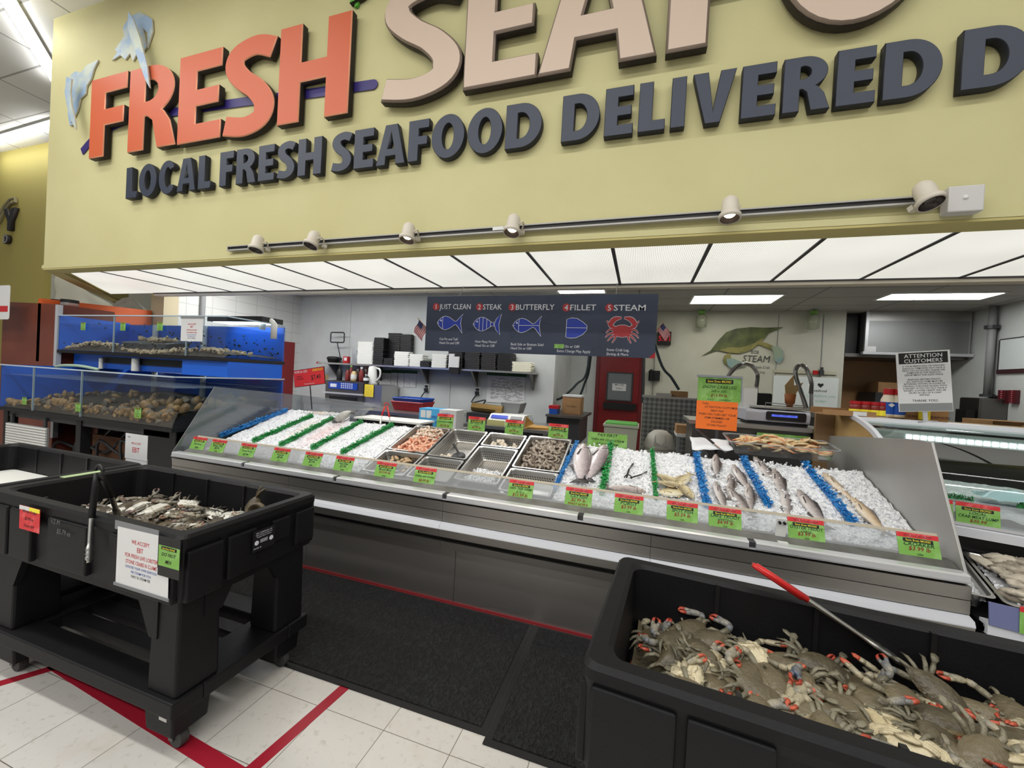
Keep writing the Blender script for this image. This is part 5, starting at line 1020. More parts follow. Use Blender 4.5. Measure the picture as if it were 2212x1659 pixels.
b = MB(); b.text('CHOOSE YOUR OWN SEAFOOD', -1.727, .712, .014, 1.002, .004, 'C', .85); b.text('WE STEAM FOR YOU', -1.727, .695, .014, 1.002, .004, 'C', .85); b.build('blue_lettering', M_prblue, t)
b = MB(); b.text('ONLY $1 STEAM FEE', -1.727, .679, .014, 1.002, .008, 'C', .85); b.build('black_lettering', M_ink, t)
price_tag('green do not mix tag clipped on the crab cart corner', (-1.575, .9985, .757), (0, 0, 0), (('DO NOT', .018, 'k'), ('MIX', .018, 'k')), '', .108, .074, None, strip=False)
b = MB(); b.box(-1.632, -1.52, .9995, 1.0012, .72, .862); b.box(-1.61, -1.565, .999, 1.0, .838, .848); tag(b.build('tag_holder', M_blk), 'black plastic tag holder hooked on the crab cart corner', 'tag holder')
t = price_tag('small red card hanging on the crab cart front', (-2.433, .999, .745), (0, 0, 0), (('Whole Crabs', .018, 'k'), ('$2.99 ea', .018, 'k'), ('Dozen $24', .016, 'k')), '', .145, .1, None, banner=False, strip=False)
t.children[0].data.materials[0] = M_tagred
b = MB(); b.box(-.0725, 0, -.0014, .0, .084, .1); b.build('white_strip', M_paper, t, local=True); b = MB(); b.box(.0, .0725, -.0014, .0, .084, .1); b.build('yellow_strip', M_tagyel, t, local=True)
b = MB(); b.text('1/2 M', -2.29, .80, .03, 1.003, .0, 'L', .9, .2); b.text('$5.79 ea', -2.25, .765, .03, 1.003, .0, 'L', .9, .2); tag(b.build('chalk_writing', mat('chalk', rgb(104, 104, 106), .9)), 'faint chalk numbers scrawled on the crab cart front', 'writing')
t = thing('rating_plate', 'small black plate with white print on the crab cart end', 'label plate', (-1.542, 1.343, .70))
MP = Matrix(((0, 1, 0, -1.5275), (1, 0, 0, 1.343), (0, 0, 1, .70), (0, 0, 0, 1)))
b = MB(); b.box(-1.531, -1.528, 1.291, 1.397, .70, .79); b.build('plate', M_blk, t)
b = MB(); MPt = Matrix.Translation((-1.5272, 1.343, 0)) @ Matrix.Rotation(rad(90), 4, 'Z')
for i, s_ in enumerate(('FOR COMMERCIAL USE', 'Clean before and after use', 'Keep product covered')): b.text(s_, 0, .776 - .0085 * i, .0075, 0, .004, 'C', 1, 0, M=MPt)
for x in (-.035, .036): b.prism(arc(x, .738, .010, .010, 0, 350, 14), -.0006, .0, 'y', M=MPt)
for i in range(4): b.box(-.018, .018, -.0006, 0, .734 + .004 * i, .7352 + .004 * i, M=MPt)
b.text('MODEL 48', -.03, .712, .008, 0, .003, 'C', 1, 0, M=MPt); b.build('plate_lettering', M_lite, t)
b = MB(); b.box(-2.842, -2.80, 1.27, 1.43, .863, .866); tag(b.build('tape_strip', mat('pale_green_tape', rgb(176, 198, 148), .5)), 'pale green label stuck across the crab cart rim', 'label')
t = thing('paper_sign', 'white EBT page standing behind the black crab cart', 'sign', (-3.02, 1.70, .86))
b = MB(); b.box(-3.125, -2.915, 1.698, 1.700, .86, 1.02); b.box(-3.12, -2.92, 1.700, 1.706, .55, .87); b.build('sheet', M_paper, t)
b = MB(); b.text('WE ACCEPT', -3.02, .955, .018, 1.6975, .006, 'C', .95); b.text('EBT', -3.02, .905, .044, 1.6975, .012, 'C', .95); b.build('red_lettering', M_prred, t)
b = MB(); b.text('Today', -3.105, .995, .012, 1.6975, .004, 'L', .9, .2); b.build('black_lettering', M_ink, t)
# ================================================================ shellfish tanks
M_tb = mat('tank_blue', rgb(34, 104, 220), .35); M_tbd = mat('tank_blue_deep', rgb(16, 62, 160), .4)
M_tank = clear('tank_acrylic', (.93, .96, .98, 1), .015, .05, .0, (.7, .78, .84, 1), .12); M_wat = clear('tank_water_surface', (.7, .82, .9, 1), .06, .08, .12, (.62, .76, .9, 1), .15)
XL, XR = -6.62, -3.9
def tank(label, y0, y1, z0, z1, zw, seamx):
    t = thing('shellfish_tank', label, 'fish tank', ((XL + XR) / 2, (y0 + y1) / 2, z0))
    MB().box(XL, XR, y0, y0 + .012, z0, z1).build('front_pane', M_tank, t); MB().box(XR - .012, XR, y0 + .012, y1, z0, z1).build('end_pane', M_tank, t); MB().box(XL, XL + .012, y0 + .012, y1, z0, z1).build('end_panel', M_tb, t)
    MB().box(XL + .02, XR - .02, y1 - .015, y1, z0, z1 - .02).build('back_panel', M_tb, t); MB().box(XL, XR, y0, y1, z0 - .035, z0 - .002).build('bottom_frame', M_blk, t)
    b = MB(); b.add([(XL + .015, y0 + .015, zw), (XR - .015, y0 + .015, zw), (XR - .015, y1 - .016, zw), (XL + .015, y1 - .016, zw)], [(0, 1, 2, 3)]); b.build('water', M_wat, t)
    b = MB(); b.box(XL, XR, y0 - .002, y0 + .014, z1 - .008, z1 + .004); b.box(XR - .014, XR + .002, y0, y1, z1 - .008, z1 + .004); b.build('top_edge', mat('acrylic_edge', rgb(190, 206, 216), .3), t)
    b = MB()
    for x in seamx: b.box(x - .004, x + .004, y0 - .001, y0 + .013, z0, z1)
    b.build('joint', mat('acrylic_joint', rgb(150, 168, 176), .3), t)
    b = MB()
    for x in (XL + .62, XL + 1.5): b.cyl((x, y1 - .06, z0), (x, y1 - .06, z1 - .02), .03, n=12)
    b.build('pipe', M_whitep, t); return t
tank('long lower shellfish tank heaped with brown clams', 2.45, 3.60, .90, 1.357, 1.255, (-6.0, -5.2))
tank('upper shellfish tank with a thin layer of whelks and a steel tray', 2.89, 3.59, 1.556, 1.965, 1.868, (-5.6, -4.45))
t = thing('tank_riser', 'bright blue riser carrying the upper shellfish tank', 'tank stand', ((XL + XR) / 2, 3.3, 1.36))
MB().box(XL + .05, XR - .01, 3.02, 3.57, 1.365, 1.52).build('riser_body', M_tb, t); MB().box(-6.0, -4.55, 3.005, 3.019, 1.43, 1.50).build('slot', M_blk, t); MB().box(-4.55, XR - .005, 2.93, 3.56, 1.362, 1.519).build('end_box', M_tb, t)
b = MB(); b.cyl((-5.35, 2.97, 1.36), (-5.35, 2.97, 1.50), .035); b.cyl((-5.95, 2.97, 1.36), (-5.95, 2.97, 1.48), .02); b.build('pipe', M_whitep, t)
t = thing('tank_light', 'black light hood on top of the upper tank at its open end', 'tank light', (-4.25, 3.45, 1.97)); MB().box(-4.75, XR - .03, 3.3, 3.57, 1.972, 2.03).build('hood', M_blk, t); MB().box(-4.7, XR - .06, 3.33, 3.53, 1.966, 1.971).build('lit_tube', mat('tank_lamp', rgb(240, 248, 255), .4, emis=5, emc=(.85, .94, 1, 1)), t)
b = MB(); b.tube([(XR + .01, 3.42, 1.80), (XR + .012, 3.42, 1.96), (XR - .04, 3.42, 2.0), (XR - .14, 3.42, 2.0), (XR - .16, 3.42, 1.9)], .032, 10); tag(b.build('hose', M_whitep, smooth=True), 'white pipe elbow hooked over the end of the upper tank', 'pipe')
b = MB(); b.tube(catmull([(-6.3, 2.75, 1.358), (-6.05, 2.7, 1.38), (-5.8, 2.72, 1.385), (-5.55, 2.75, 1.36)], 5), .016, 7); tag(b.build('hose', mat('hose_pale_green', rgb(170, 196, 176), .5), smooth=True), 'pale green air hose lying over the lower tank edge', 'hose')
# shells
def shell(seed, ms, long=1.25, rib=.03):
    rr = random.Random(seed); b = MB(); n = 12
    b.rings([[(.034 * long * cos(a) * k * (1 + rib * cos(5 * a + seed)), .028 * sin(a) * k * (1 + rib * sin(3 * a)), z) for a in (2 * pi * j / n for j in range(n))] for k, z in ((.25, -.018), (.75, -.013), (1, -.001), (1.0, .001), (.8, .012), (.35, .019), (.08, .0205))])
    return b.build('clam', ms, smooth=True, local=True)
M_c1 = vary('clam_brown', rgb(52, 38, 26), rgb(166, 128, 80), .45, 30); M_c2 = vary('clam_grey', rgb(44, 38, 32), rgb(126, 110, 90), .5, 30); M_c3 = vary('whelk_tan', rgb(122, 98, 70), rgb(206, 182, 146), .55, 24); M_gr = vary('gravel_dark', rgb(26, 22, 18), rgb(92, 76, 58), .6, 60)
pr = [shell(1, M_c1, 1.12), shell(2, M_c2, 1.05), shell(3, M_c1, 1.3)]
def hl(x, y): return .975 + .10 * (y - 2.45) / 1.1 + .09 * math.sin(2.2 * x + 1.2) * .5 + .05 * noise.noise((x * 2, y * 2, 0)) + .10 * (x > -4.8) * min(1, max(0, (x + 4.8) / .4))
k = 0
for i in range(296):
    fr = i < 190
    x = R.uniform(XL + .07, XR - .08); y = 2.51 if fr else R.uniform(2.55, 3.3); z = R.uniform(.935, hl(x, 2.5)) if fr else hl(x, y) + R.uniform(-.01, .02)
    o = pr[k] if k < 3 else dup(pr[R.randrange(3)]); k += 1; o.location = (x, y + R.uniform(0, .01), z); o.rotation_euler = (R.uniform(0, 6), R.uniform(0, 6), R.uniform(0, 6)); s_ = R.uniform(.75, 1.25) * (1.35 if x > -4.7 else 1.0); o.scale = (s_, s_, s_)
    tag(o, 'brown clam in the deep heap filling the lower tank', 'clam', 'clams in the lower tank')
b = MB(); b.grid(lambda u, v: (XL + .03 + (XR - XL - .06) * u, 2.47 + 1.1 * v, .903 if v == 0 else hl(XL + 2.7 * u, 2.47 + 1.1 * v) - .02 + .016 * noise.noise((u * 90, v * 30, 2))), 150, 26)
tag(b.build('clam_mass', M_gr, smooth=True), 'dense brown clams filling the bottom of the lower tank', 'clams', kind='stuff')
b = MB(); b.lathe([(0, -.03), (.012, -.022), (.024, -.004), (.026, .006), (.017, .014), (.019, .02), (.010, .028), (0, .04)], 10, caps=False); b.tube([(.018, 0, -.012), (.03, .004, -.03)], [.012, .004], 6); wh = b.build('whelk', M_c3, smooth=True, local=True)
def hu(x, y): return 1.59 + .03 * math.sin(4 * x) + .012 * noise.noise((x * 6, y * 6, 1)) + .02 * (x < -5.6)
for i in range(190):
    x = R.uniform(XL + .08, XR - .1); y = R.uniform(2.93, 3.3) if i > 60 else R.uniform(2.92, 2.97); o = wh if i == 0 else dup(wh); o.location = (x, y, hu(x, y) + R.uniform(.0, .02)); o.rotation_euler = (R.uniform(0, 6), R.uniform(0, 6), R.uniform(0, 6)); s_ = R.uniform(.7, 1.15); o.scale = (s_, s_, s_)
    tag(o, 'tan whelk in the thin layer on the upper tank floor', 'whelk', 'whelks in the upper tank')
b = MB(); b.grid(lambda u, v: (XL + .03 + (XR - XL - .06) * u, 2.91 + .62 * v, 1.558 if v == 0 else hu(XL + 2.7 * u, 2.9 + .6 * v) + .012 * noise.noise((u * 110, v * 22, 2))), 170, 16)
tag(b.build('gravel', M_gr, smooth=True), 'small dark snails carpeting the upper tank floor', 'snails', kind='stuff')
b = MB()
for i in range(150):
    x = R.uniform(-4.9, XR - .05) if i < 90 else R.uniform(XL + .1, -4.9); z = (1.62 + .22 * R.random() ** 2) if i < 90 else R.uniform(1.62, 1.9) if R.random() < .3 else 1.64
    chip(b, (x, 2.905 if R.random() < .5 else 3.55, z), R.uniform(.010, .02))
tag(b.build('snail_specks', M_blk), 'dark snails climbing the panes of the upper tank', 'snails', kind='stuff')
# steel tray in the upper tank
t = thing('steel_tray', 'slanted steel tray of whelks inside the upper tank', 'tray', (-5.2, 3.05, 1.64)); rr_ = lambda k, z: [(-5.2 + x * k, 3.08 + y * k, z + .03 * y / .15) for x, y in ((-.36, -.13), (.36, -.13), (.36, .13), (-.36, .13))]
b = MB(); b.rings([rr_(.9, 1.63), rr_(1, 1.695)], caps=False); b.build('tray_body', M_steeld, t); b = MB(); b.tube(rr_(1, 1.697), .008, 5, closed=True, caps=False); b.build('rim', M_chrome, t)
for i in range(9): o = dup(wh); o.location = (-5.2 + R.uniform(-.22, .2), 3.08 + R.uniform(-.08, .1), 1.70 + R.uniform(0, .03)); o.rotation_euler = (R.uniform(0, 6), R.uniform(0, 6), 0); o.scale = (1.2,) * 3; tag(o, 'pale whelk lying in the slanted steel tray', 'whelk', 'whelks in the steel tray')
# tags and sheet on the tanks
for i, (px, py, Y, sz) in enumerate([(179, 713, 2.885, .085), (265, 714, 2.885, .085), (345, 714, 2.885, .085), (52, 874, 2.445, .075), (168, 889, 2.445, .08), (297, 903, 2.445, .09)]):
    p = at(px, py, Y=Y); nm = ('upper', 'lower')[i > 2]; wh_ = ('nearest the brown cabinet', 'in the middle', 'nearest the counter')[i % 3]
    price_tag('small green tag on the %s tank, %s of its three' % (nm, wh_), p, (0, 0, 0), (('Live', sz * .17, 'g'), (('Conch', 'Clams', 'Whelk', 'Little Neck', 'Cherrystone', 'Top Neck')[i], sz * .17, 'k'), ('$6.99 lb', sz * .17, 'r')), '', sz, sz * 1.05, 'green tags on the tanks', strip=False)
t = thing('paper_sign', 'white EBT sheet taped on the upper tank pane', 'sign', at(415, 738, Y=2.885)); e = wb(392, 688, 437, 738, 2.884, .002); MB().box(*e).build('sheet', M_paper, t)
xm = (e[0] + e[1]) / 2; hh = e[5] - e[4]; b = MB(); b.text('WE ACCEPT', xm, e[5] - hh * .28, .022, 2.8825, .006); b.text('EBT', xm, e[5] - hh * .40, .026, 2.8825, .008); b.text('FOR FRESH LIVE LOBSTER', xm, e[5] - hh * .53, .018, 2.8825, .006, 'C', .72); b.text('STONE CRABS N CLAMS', xm, e[5] - hh * .64, .018, 2.8825, .006, 'C', .75); b.build('red_lettering', M_prred, t)
b = MB(); b.text('CHOOSE YOUR OWN SEAFOOD', xm, e[5] - hh * .73, .012, 2.8825, .003, 'C', .8); b.text('WE STEAM FOR YOU', xm, e[5] - hh * .80, .012, 2.8825, .003); b.build('blue_lettering', M_prblue, t)
b = MB(); b.text('ONLY $1 STEAM FEE', xm, e[5] - hh * .88, .012, 2.8825, .004); b.build('black_lettering', M_ink, t); MB().box(e[0] - .01, e[1] + .01, 2.882, 2.886, e[5], e[5] + .025).build('tape', M_grey, t)
# black stand under the tanks
t = thing('tank_stand', 'black frame stand under the lower shellfish tank', 'tank stand', ((XL + XR) / 2, 3.0, 0))
for x in (XL + .04, -5.3, XR - .05):
    for y in (2.53, 3.52): MB().box(x - .04, x + .04, y - .04, y + .04, 0, .865).build('post', M_blk, t)
MB().box(XL, XR, 3.3, 3.32, .02, .864).build('back_board', M_blk, t); MB().box(XL + .09, XR - .1, 2.6, 3.28, .30, .33).build('shelf_board', M_blk, t); MB().box(-4.35, XR - .01, 2.5, 3.28, .34, .86).build('side_cabinet', M_blk, t); MB().box(XL + .08, XR - .09, 2.5, 2.56, .80, .86).build('top_rail', M_dark, t)
b = MB()
for i in range(5): b.tube(catmull([(-6.2 + .4 * i, 2.7, .36), (-6.0 + .35 * i, 2.66, .55 + .04 * i), (-5.6 + .3 * i, 2.72, .50), (-5.3 + .25 * i, 2.8, .80)], 5), .014, 6)
tag(b.build('hose_tangle', M_dark, smooth=True), 'tangle of dark hoses under the lower tank', 'hose', kind='stuff')
t = thing('louvre_panel', 'white slatted panel below the far end of the lower tank', 'vent panel', (-6.2, 2.47, .4)); MB().box(-6.50, -5.78, 2.475, 2.49, .35, .735).build('panel', M_grey, t); b = MB(); b.box(-6.46, -6.42, 2.478, 2.495, .73, .83); b.box(-5.86, -5.82, 2.478, 2.495, .73, .83); b.build('hanger_strap', M_dark, t)
for i in range(14): MB().box(-6.50, -5.78, 2.462, 2.474, .352 + .0275 * i, .372 + .0275 * i).build('slat', M_whitep, t)
MB().box(-5.6, -5.0, 2.75, 3.1, .332, .66).build('carton', mat('carton_dark', rgb(96, 62, 40), .8)); o = COL.objects['carton']; tag(o, 'dim brown carton stored under the lower tank', 'carton')
# brown cabinet at the tank end, jars on it, orange board behind
t = thing('cabinet', 'tall reddish-brown wood cabinet with a rounded top corner', 'cabinet', (-7.2, 3.15, 0))
a, c = at(5, 700, Y=2.9).x, at(122, 700, Y=2.9).x; zt = at(60, 652, Y=2.9).z
M_wood = mat('cabinet_wood', rgb(124, 62, 44), .45, nz=(3, rgb(108, 52, 38))); b = MB(); b.prism([(a, 0), (c, 0), (c, zt - .03)] + arc(a + .16, zt - .16, .16, .16, 90, 180, 8), 2.9, 3.45, 'y'); b.build('cabinet_side', M_wood, t)
MB().box(c, c + .05, 2.885, 2.93, .5, zt - .04).build('edge_strip', mat('edge_grey', rgb(182, 184, 190), .4), t)
b = MB(); b.cyl((a + .13, 2.897, zt - .09), (a + .13, 2.9, zt - .09), .012); b.cyl((a + .13, 2.897, zt - .14), (a + .13, 2.9, zt - .14), .012); b.build('screw', M_chrome, t)
for i, x in enumerate((c - .40, c - .20)):
    t = thing('jar', 'squat clear jar with a black lid on the brown cabinet, %s' % ('farther from the tank' if i == 0 else 'nearer the tank'), 'jar', (x, 3.1, zt - .03), group='jars on the cabinet'); b = MB(); b.lathe([(.075, .002), (.08, .02), (.08, .05), (.07, .055)], 16); b.build('jar_body', M_acrylh, t, local=True, smooth=True); b = MB(); b.lathe([(.082, .056), (.082, .09), (.0, .092)], 16); b.build('lid', M_blk, t, local=True)
t = thing('shelf_sign', 'white rounded card with a red label at the picture edge by the cabinet', 'sign', at(5, 700, Y=2.7)); e = wb(-40, 618, 19, 690, 2.7, .004); b = MB(); b.prism(rrect(e[0], e[1], e[4], e[5], .03), 2.7, 2.704, 'y'); b.build('card', M_paper, t); MB().box(e[0], e[1] - .03, 2.698, 2.6995, e[4] + .09, e[4] + .16).build('red_label', M_prred, t)
b = MB(); b.prism([(2.9, 1.4), (4.06, 1.4), (4.06, 2.225), (2.9, 2.168)], -7.06, -7.0, 'x'); tag(b.build('orange_board', mat('board_orange', rgb(208, 92, 34), .5)), 'bright orange board behind the upper shellfish tank', 'board')
M_sheet = mat('plastic_sheet', rgb(214, 212, 196), .5)
b = MB(); b.grid(lambda u, v: (-10.0 + 2.6 * u, 4.32 + .05 * noise.noise((u * 6, v * 5, 0)), 1.6 + v * (1.32 - .9 * u) + .02 * noise.noise((u * 9, v * 7, 3))), 26, 12); tag(b.build('plastic_sheet', M_sheet, smooth=True), 'translucent plastic sheet hung behind the orange board', 'plastic sheet')
b = MB(); b.grid(lambda u, v: (-8.35 + 1.0 * u, 4.2 + .12 * v, 2.1 + .36 * math.sin(pi * u) ** .6 * (1 - v * .3) + .03 * noise.noise((u * 8, v * 3, 1))), 18, 8); tag(b.build('plastic_bundle', M_foam, smooth=True), 'white bunched plastic peeking over the orange board', 'plastic sheet')
# ================================================================ prep room behind the counter
def bx(name, m, e, label, cat, group=None, bevel=0): return tag(MB().box(*e).build(name, m, bevel=bevel), label, cat, group)
SY = 6.28
t = thing('wall_shelf', 'long stainless shelf on the far white wall', 'shelf', (-3.8, 6.44, 1.6))
z0 = 1.628
MB().box(-6.0, -1.66, SY, 6.595, z0 - .03, z0).build('shelf_board', M_steel, t); MB().box(-6.03, -6.0, SY, SY + .1, z0 - .035, z0 + .005).build('end_cap', M_red, t)
for px in (716, 811, 914, 1023, 1148):
    x = at(px, 790, Y=6.4).x; b = MB(); b.prism([(6.594, z0 - .031), (SY + .04, z0 - .031), (6.594, z0 - .30)], x - .015, x + .015, 'x'); b.build('bracket', M_steeld, t)
def sx(px): return at(px, 780, Y=SY + .05).x
def stack(name, m, px0, px1, n, h, label, grp, dp=.22, yo=.03, z=z0, box=None):
    x0, x1 = sx(px0), sx(px1); rr_ = lambda k, zz: [(p[0], p[1], zz) for p in rrect(-(x1 - x0) / 2 * k, (x1 - x0) / 2 * k, 0 + .01 * (1 - k), dp - .01 * (1 - k), .02, 2)]
    b = MB(); b.rings([rr_(.92, 0), rr_(1, h * .45), rr_(1, h * .55), rr_(.93, h * .97)]); o = b.build(name, m, local=True)
    for i in range(n):
        q = o if i == 0 else dup(o); q.location = ((x0 + x1) / 2 + R.uniform(-.006, .006), SY + yo, z + .002 + h * i); tag(q, label, 'food box' if 'box' in name else 'tray', grp)
stack('foam_tray', M_foam, 771, 806, 15, .028, 'white foam tray in the tall stack next to the clear cups', 'white trays by the cups', .2)
stack('black_tray', M_blk, 806, 828, 14, .036, 'black tray in the tall narrow stack next to the white trays', 'tall black trays', .2)
stack('black_tray', M_blk, 829, 850, 4, .032, 'black tray in the short stack between taller black stacks', 'short black trays', .12, .02)
stack('black_tray', M_blk, 824, 852, 17, .036, 'black tray in the tallest black stack against the wall', 'tallest black trays', .10, .20)
stack('black_tray', M_blk, 850, 877, 16, .037, 'black tray in the wall-side stack behind white foam boxes', 'black trays behind the boxes', .10, .20)
stack('foam_box', M_foam, 851, 884, 7, .037, 'white foam box in the stack next to the black trays', 'foam boxes by the black trays', .15)
stack('foam_box', M_foam, 884, 915, 6, .037, 'white foam box in the middle stack on the wall shelf', 'foam boxes mid shelf', .2)
stack('black_tray', M_blk, 909, 931, 3, .036, 'black tray in the low stack between foam boxes', 'low black trays', .14, .01)
stack('foam_box', M_foam, 932, 966, 6, .040, 'white foam box in the stack below the menu board corner', 'foam boxes below the board', .2)
stack('black_tray', M_blk, 968, 1000, 10, .030, 'black tray in the stack behind the paper bag holder', 'black trays behind the bag holder', .2)
stack('black_tray', mat('tray_charcoal', rgb(38, 36, 36), .5), 1003, 1037, 10, .030, 'charcoal tray in the first wide stack past the bag holder', 'charcoal trays, first stack', .22)
stack('black_tray', MATS['tray_charcoal'], 1039, 1072, 10, .030, 'charcoal tray in the second wide stack past the bag holder', 'charcoal trays, second stack', .22)
stack('black_tray', M_blk, 1074, 1108, 10, .030, 'black tray in the stack next to the cream foam boxes', 'black trays by the cream boxes', .22)
stack('foam_box', mat('foam_cream', rgb(226, 222, 200), .6), 1106, 1150, 5, .032, 'cream foam box in the last stack at the shelf end', 'cream foam boxes', .2)
e = (sx(697), sx(729), SY + .05, SY + .27, z0 + .001, z0 + .10); b = MB(); b.lathe([(.10, 0), (.12, .06), (.13, .07), (.13, .10), (.10, .12), (0, .125)], 18); b.tube([(.12, -.02, .09), (.2, -.03, .085)], .025, 6); o = b.build('lidded_pot', M_blk, smooth=True, local=True); o.location = (sx(712), SY + .16, z0 + .001); tag(o, 'black lidded pot at the far end of the wall shelf', 'pot')
t = thing('sign_holder', 'empty black wire sign holder standing on the wall shelf', 'sign holder', (sx(729), SY + .15, z0)); e = wb(715, 718, 743, 740, SY + .15, .01); b = MB(); b.tube([(p[0], SY + .15, p[1]) for p in rrect(e[0], e[1], e[4], e[5], .03)], .012, 5, closed=True, caps=False); b.build('frame', M_blk, t); b = MB(); b.tube([((e[0] + e[1]) / 2, SY + .15, e[4]), (sx(727), SY + .15, z0 + .1)], .01, 6); b.lathe([(.05, 0), (.05, .01), (0, .012)], 12, (sx(727), SY + .15, z0 + .001)); b.tube([(sx(727), SY + .15, z0), (sx(727), SY + .15, z0 + .1)], .01, 6); b.build('stem', M_blk, t)
t = thing('carton', 'small red carton on the wall shelf beside clear cups', 'carton', (sx(746), SY + .08, z0)); MB().box(sx(741), sx(751), SY + .05, SY + .12, z0 + .001, z0 + .13).build('carton_body', M_red, t); MB().box(sx(743), sx(749), SY + .048, SY + .0495, z0 + .05, z0 + .11).build('label', M_paper, t)
b = MB(); b.lathe([(.035, 0), (.05, .28), (.052, .29)], 14, caps=False); c_ = b.build('plastic_cup', M_acrylh, smooth=True, local=True); c_.location = (sx(758), SY + .15, z0 + .001); tag(c_, 'tall clear column of nested plastic cups on the wall shelf', 'cups', 'nested clear cups')
c2 = dup(c_, (sx(765), SY + .1, z0 + .001), label='shorter clear column of nested plastic cups by the white trays'); c2.scale = (1, 1, .62)
t = thing('bag_holder', 'black holder of white paper bags hooked on the wall shelf', 'bag holder', (sx(981), SY - .06, z0 - .12)); e = wb(970, 793, 990, 808, SY - .08, .07); MB().box(*e).build('holder', M_blk, t)
for x0, x1, y0 in ((970, 979, 764), (980, 990, 770)): g = wb(x0, y0, x1, 796, SY - .06, .03); MB().box(*g).build('paper_bag', M_paper, t)
# papers taped on the wall
def paper(label, x0, y0, x1, y1, Y=6.594, lines=9, ink=M_ink, tape=M_inkg, body=M_paper, sheet=True):
    e = wb(x0, y0, x1, y1, Y - .003, .003); t = thing('paper_notice', label, 'notice', ((e[0] + e[1]) / 2, Y, e[4]), group='papers on the wall'); MB().box(*e).build('sheet', body, t)
    if tape is not None: MB().box(e[0] - .02, e[1] + .02, Y - .006, Y - .0035, e[5] - .02, e[5] + .04).build('tape', tape, t)
    b = MB(); rr = random.Random(int(x0)); W = e[1] - e[0]; Hh = e[5] - e[4]
    for i in range(lines):
        z = e[5] - Hh * (.14 + .8 * i / lines); x = e[0] + W * .1
        while x < e[1] - W * .15:
            l = W * rr.uniform(.06, .2); 
            if rr.random() < .75: b.box(x, min(x + l, e[1] - .02), Y - .0042, Y - .0036, z, z + Hh * .012)
            x += l + W * .04
    b.build('lettering', ink, t); return t
paper('small handwritten page taped under the shelf, next to the kettle', 822, 803, 842, 836); paper('small handwritten page taped under the shelf, middle of three', 848, 803, 871, 837); paper('small handwritten page taped under the shelf, nearest the outlet', 876, 804, 898, 837)
paper('large sheet of handwritten notes taped below the shelf end', 1054, 808, 1132, 874, lines=22)
paper('yellow notice on the side of the steel oven', 788, 830, 806, 858, 6.02, 7, M_ink, None, mat('paper_yellow', rgb(232, 206, 60), .7))
def outlet(px, py, label, cordto):
    p = at(px, py, Y=6.594); t = thing('wall_outlet', label, 'outlet', p); MB().box(p.x - .05, p.x + .05, 6.585, 6.5945, p.z - .07, p.z + .07).build('plate', M_whitep, t); b = MB(); b.box(p.x - .035, p.x + .035, 6.55, 6.585, p.z - .06, p.z - .005); b.box(p.x - .03, p.x + .03, 6.565, 6.585, p.z + .01, p.z + .05); b.build('plug', M_blk, t)
    q = at(*cordto, Y=6.3); b = MB(); b.tube(catmull([(p.x, 6.56, p.z - .05), (p.x - .06, 6.5, p.z - .2), (q.x + .05, 6.42, q.z + .12), tuple(q)], 6), .012, 6); tag(b.build('power_cord', M_blk, smooth=True), 'black power cord hanging from the %s' % label, 'cord')
outlet(922, 838, 'white wall outlet above the baskets', (912, 880)); outlet(1032, 845, 'white wall outlet above the gold wrap roll', (1036, 880))
# oven with bottles and kettle
t = thing('counter_oven', 'grey steel counter oven with a blue control panel', 'oven', (-5.1, 6.2, .9))
e = wb(704, 818, 785, 832, 6.0, .02); x0, x1 = e[0], e[1]; zt = at(745, 823, Y=6.0).z; MB().box(x0, x1, 6.0, 6.45, .92, zt).build('oven_body', M_steeld, t); MB().box(x0 + .08, x1 - .12, 5.985, 5.999, zt - .15, zt - .03).build('control_panel', mat('panel_blue', rgb(26, 66, 160), .3), t)
b = MB(); b.box(x0 + .12, x0 + .26, 5.983, 5.985, zt - .12, zt - .06)
for i in range(6):
    for j in range(3): b.box(x0 + .36 + .045 * i, x0 + .385 + .045 * i, 5.983, 5.985, zt - .13 + .035 * j, zt - .11 + .035 * j)
b.build('button', M_lite, t); MB().box(x0 - .02, x1 + .02, 5.94, 5.998, zt - .24, zt - .215).build('door_handle', M_alu, t); MB().box(x0 + .1, x1 - .12, 5.99, 5.999, .95, zt - .29).build('door_window', M_blk, t)
MB().box(x1 + .002, at(824, 850, Y=6.03).x, 6.03, 6.55, .5, zt - .04).build('side_cabinet', M_steel, t)
t2 = thing('oven_table', 'steel table carrying the oven, mostly hidden by the counter', 'table', (-5.0, 6.2, 0)); MB().box(-5.9, -2.7, 5.75, 6.58, .86, .90).build('table_top', M_steel, t2)
for x in (-5.85, -2.75):
    for y in (5.8, 6.5): MB().box(x - .02, x + .02, y - .02, y + .02, 0, .86).build('leg', M_steel, t2)
def bottle(px, py, h, r, m, cap, label, nm='bottle', Y=6.15, lab=None, z=None):
    p = at(px, py, Y=Y); zz = z if z is not None else zt + .001
    t = thing(nm, label, nm, (p.x, Y, zz)); b = MB(); b.lathe([(r * .95, 0), (r, h * .08), (r, h * .62), (r * .55, h * .8), (r * .42, h * .86)], 12); b.build('bottle_body', m, t, smooth=True, local=True); b = MB(); b.lathe([(r * .5, h * .86), (r * .5, h), (0, h)], 10); b.build('cap', cap, t, local=True)
    if lab: b = MB(); b.lathe([(r * 1.02, h * .2), (r * 1.02, h * .55)], 12, caps=False); b.build('label', lab, t, local=True)
    return t
M_sauce = mat('sauce_red', rgb(120, 40, 36), .4); M_spice = mat('spice_tan', rgb(200, 178, 130), .5); M_bott = mat('bottle_brown', rgb(52, 30, 24), .3)
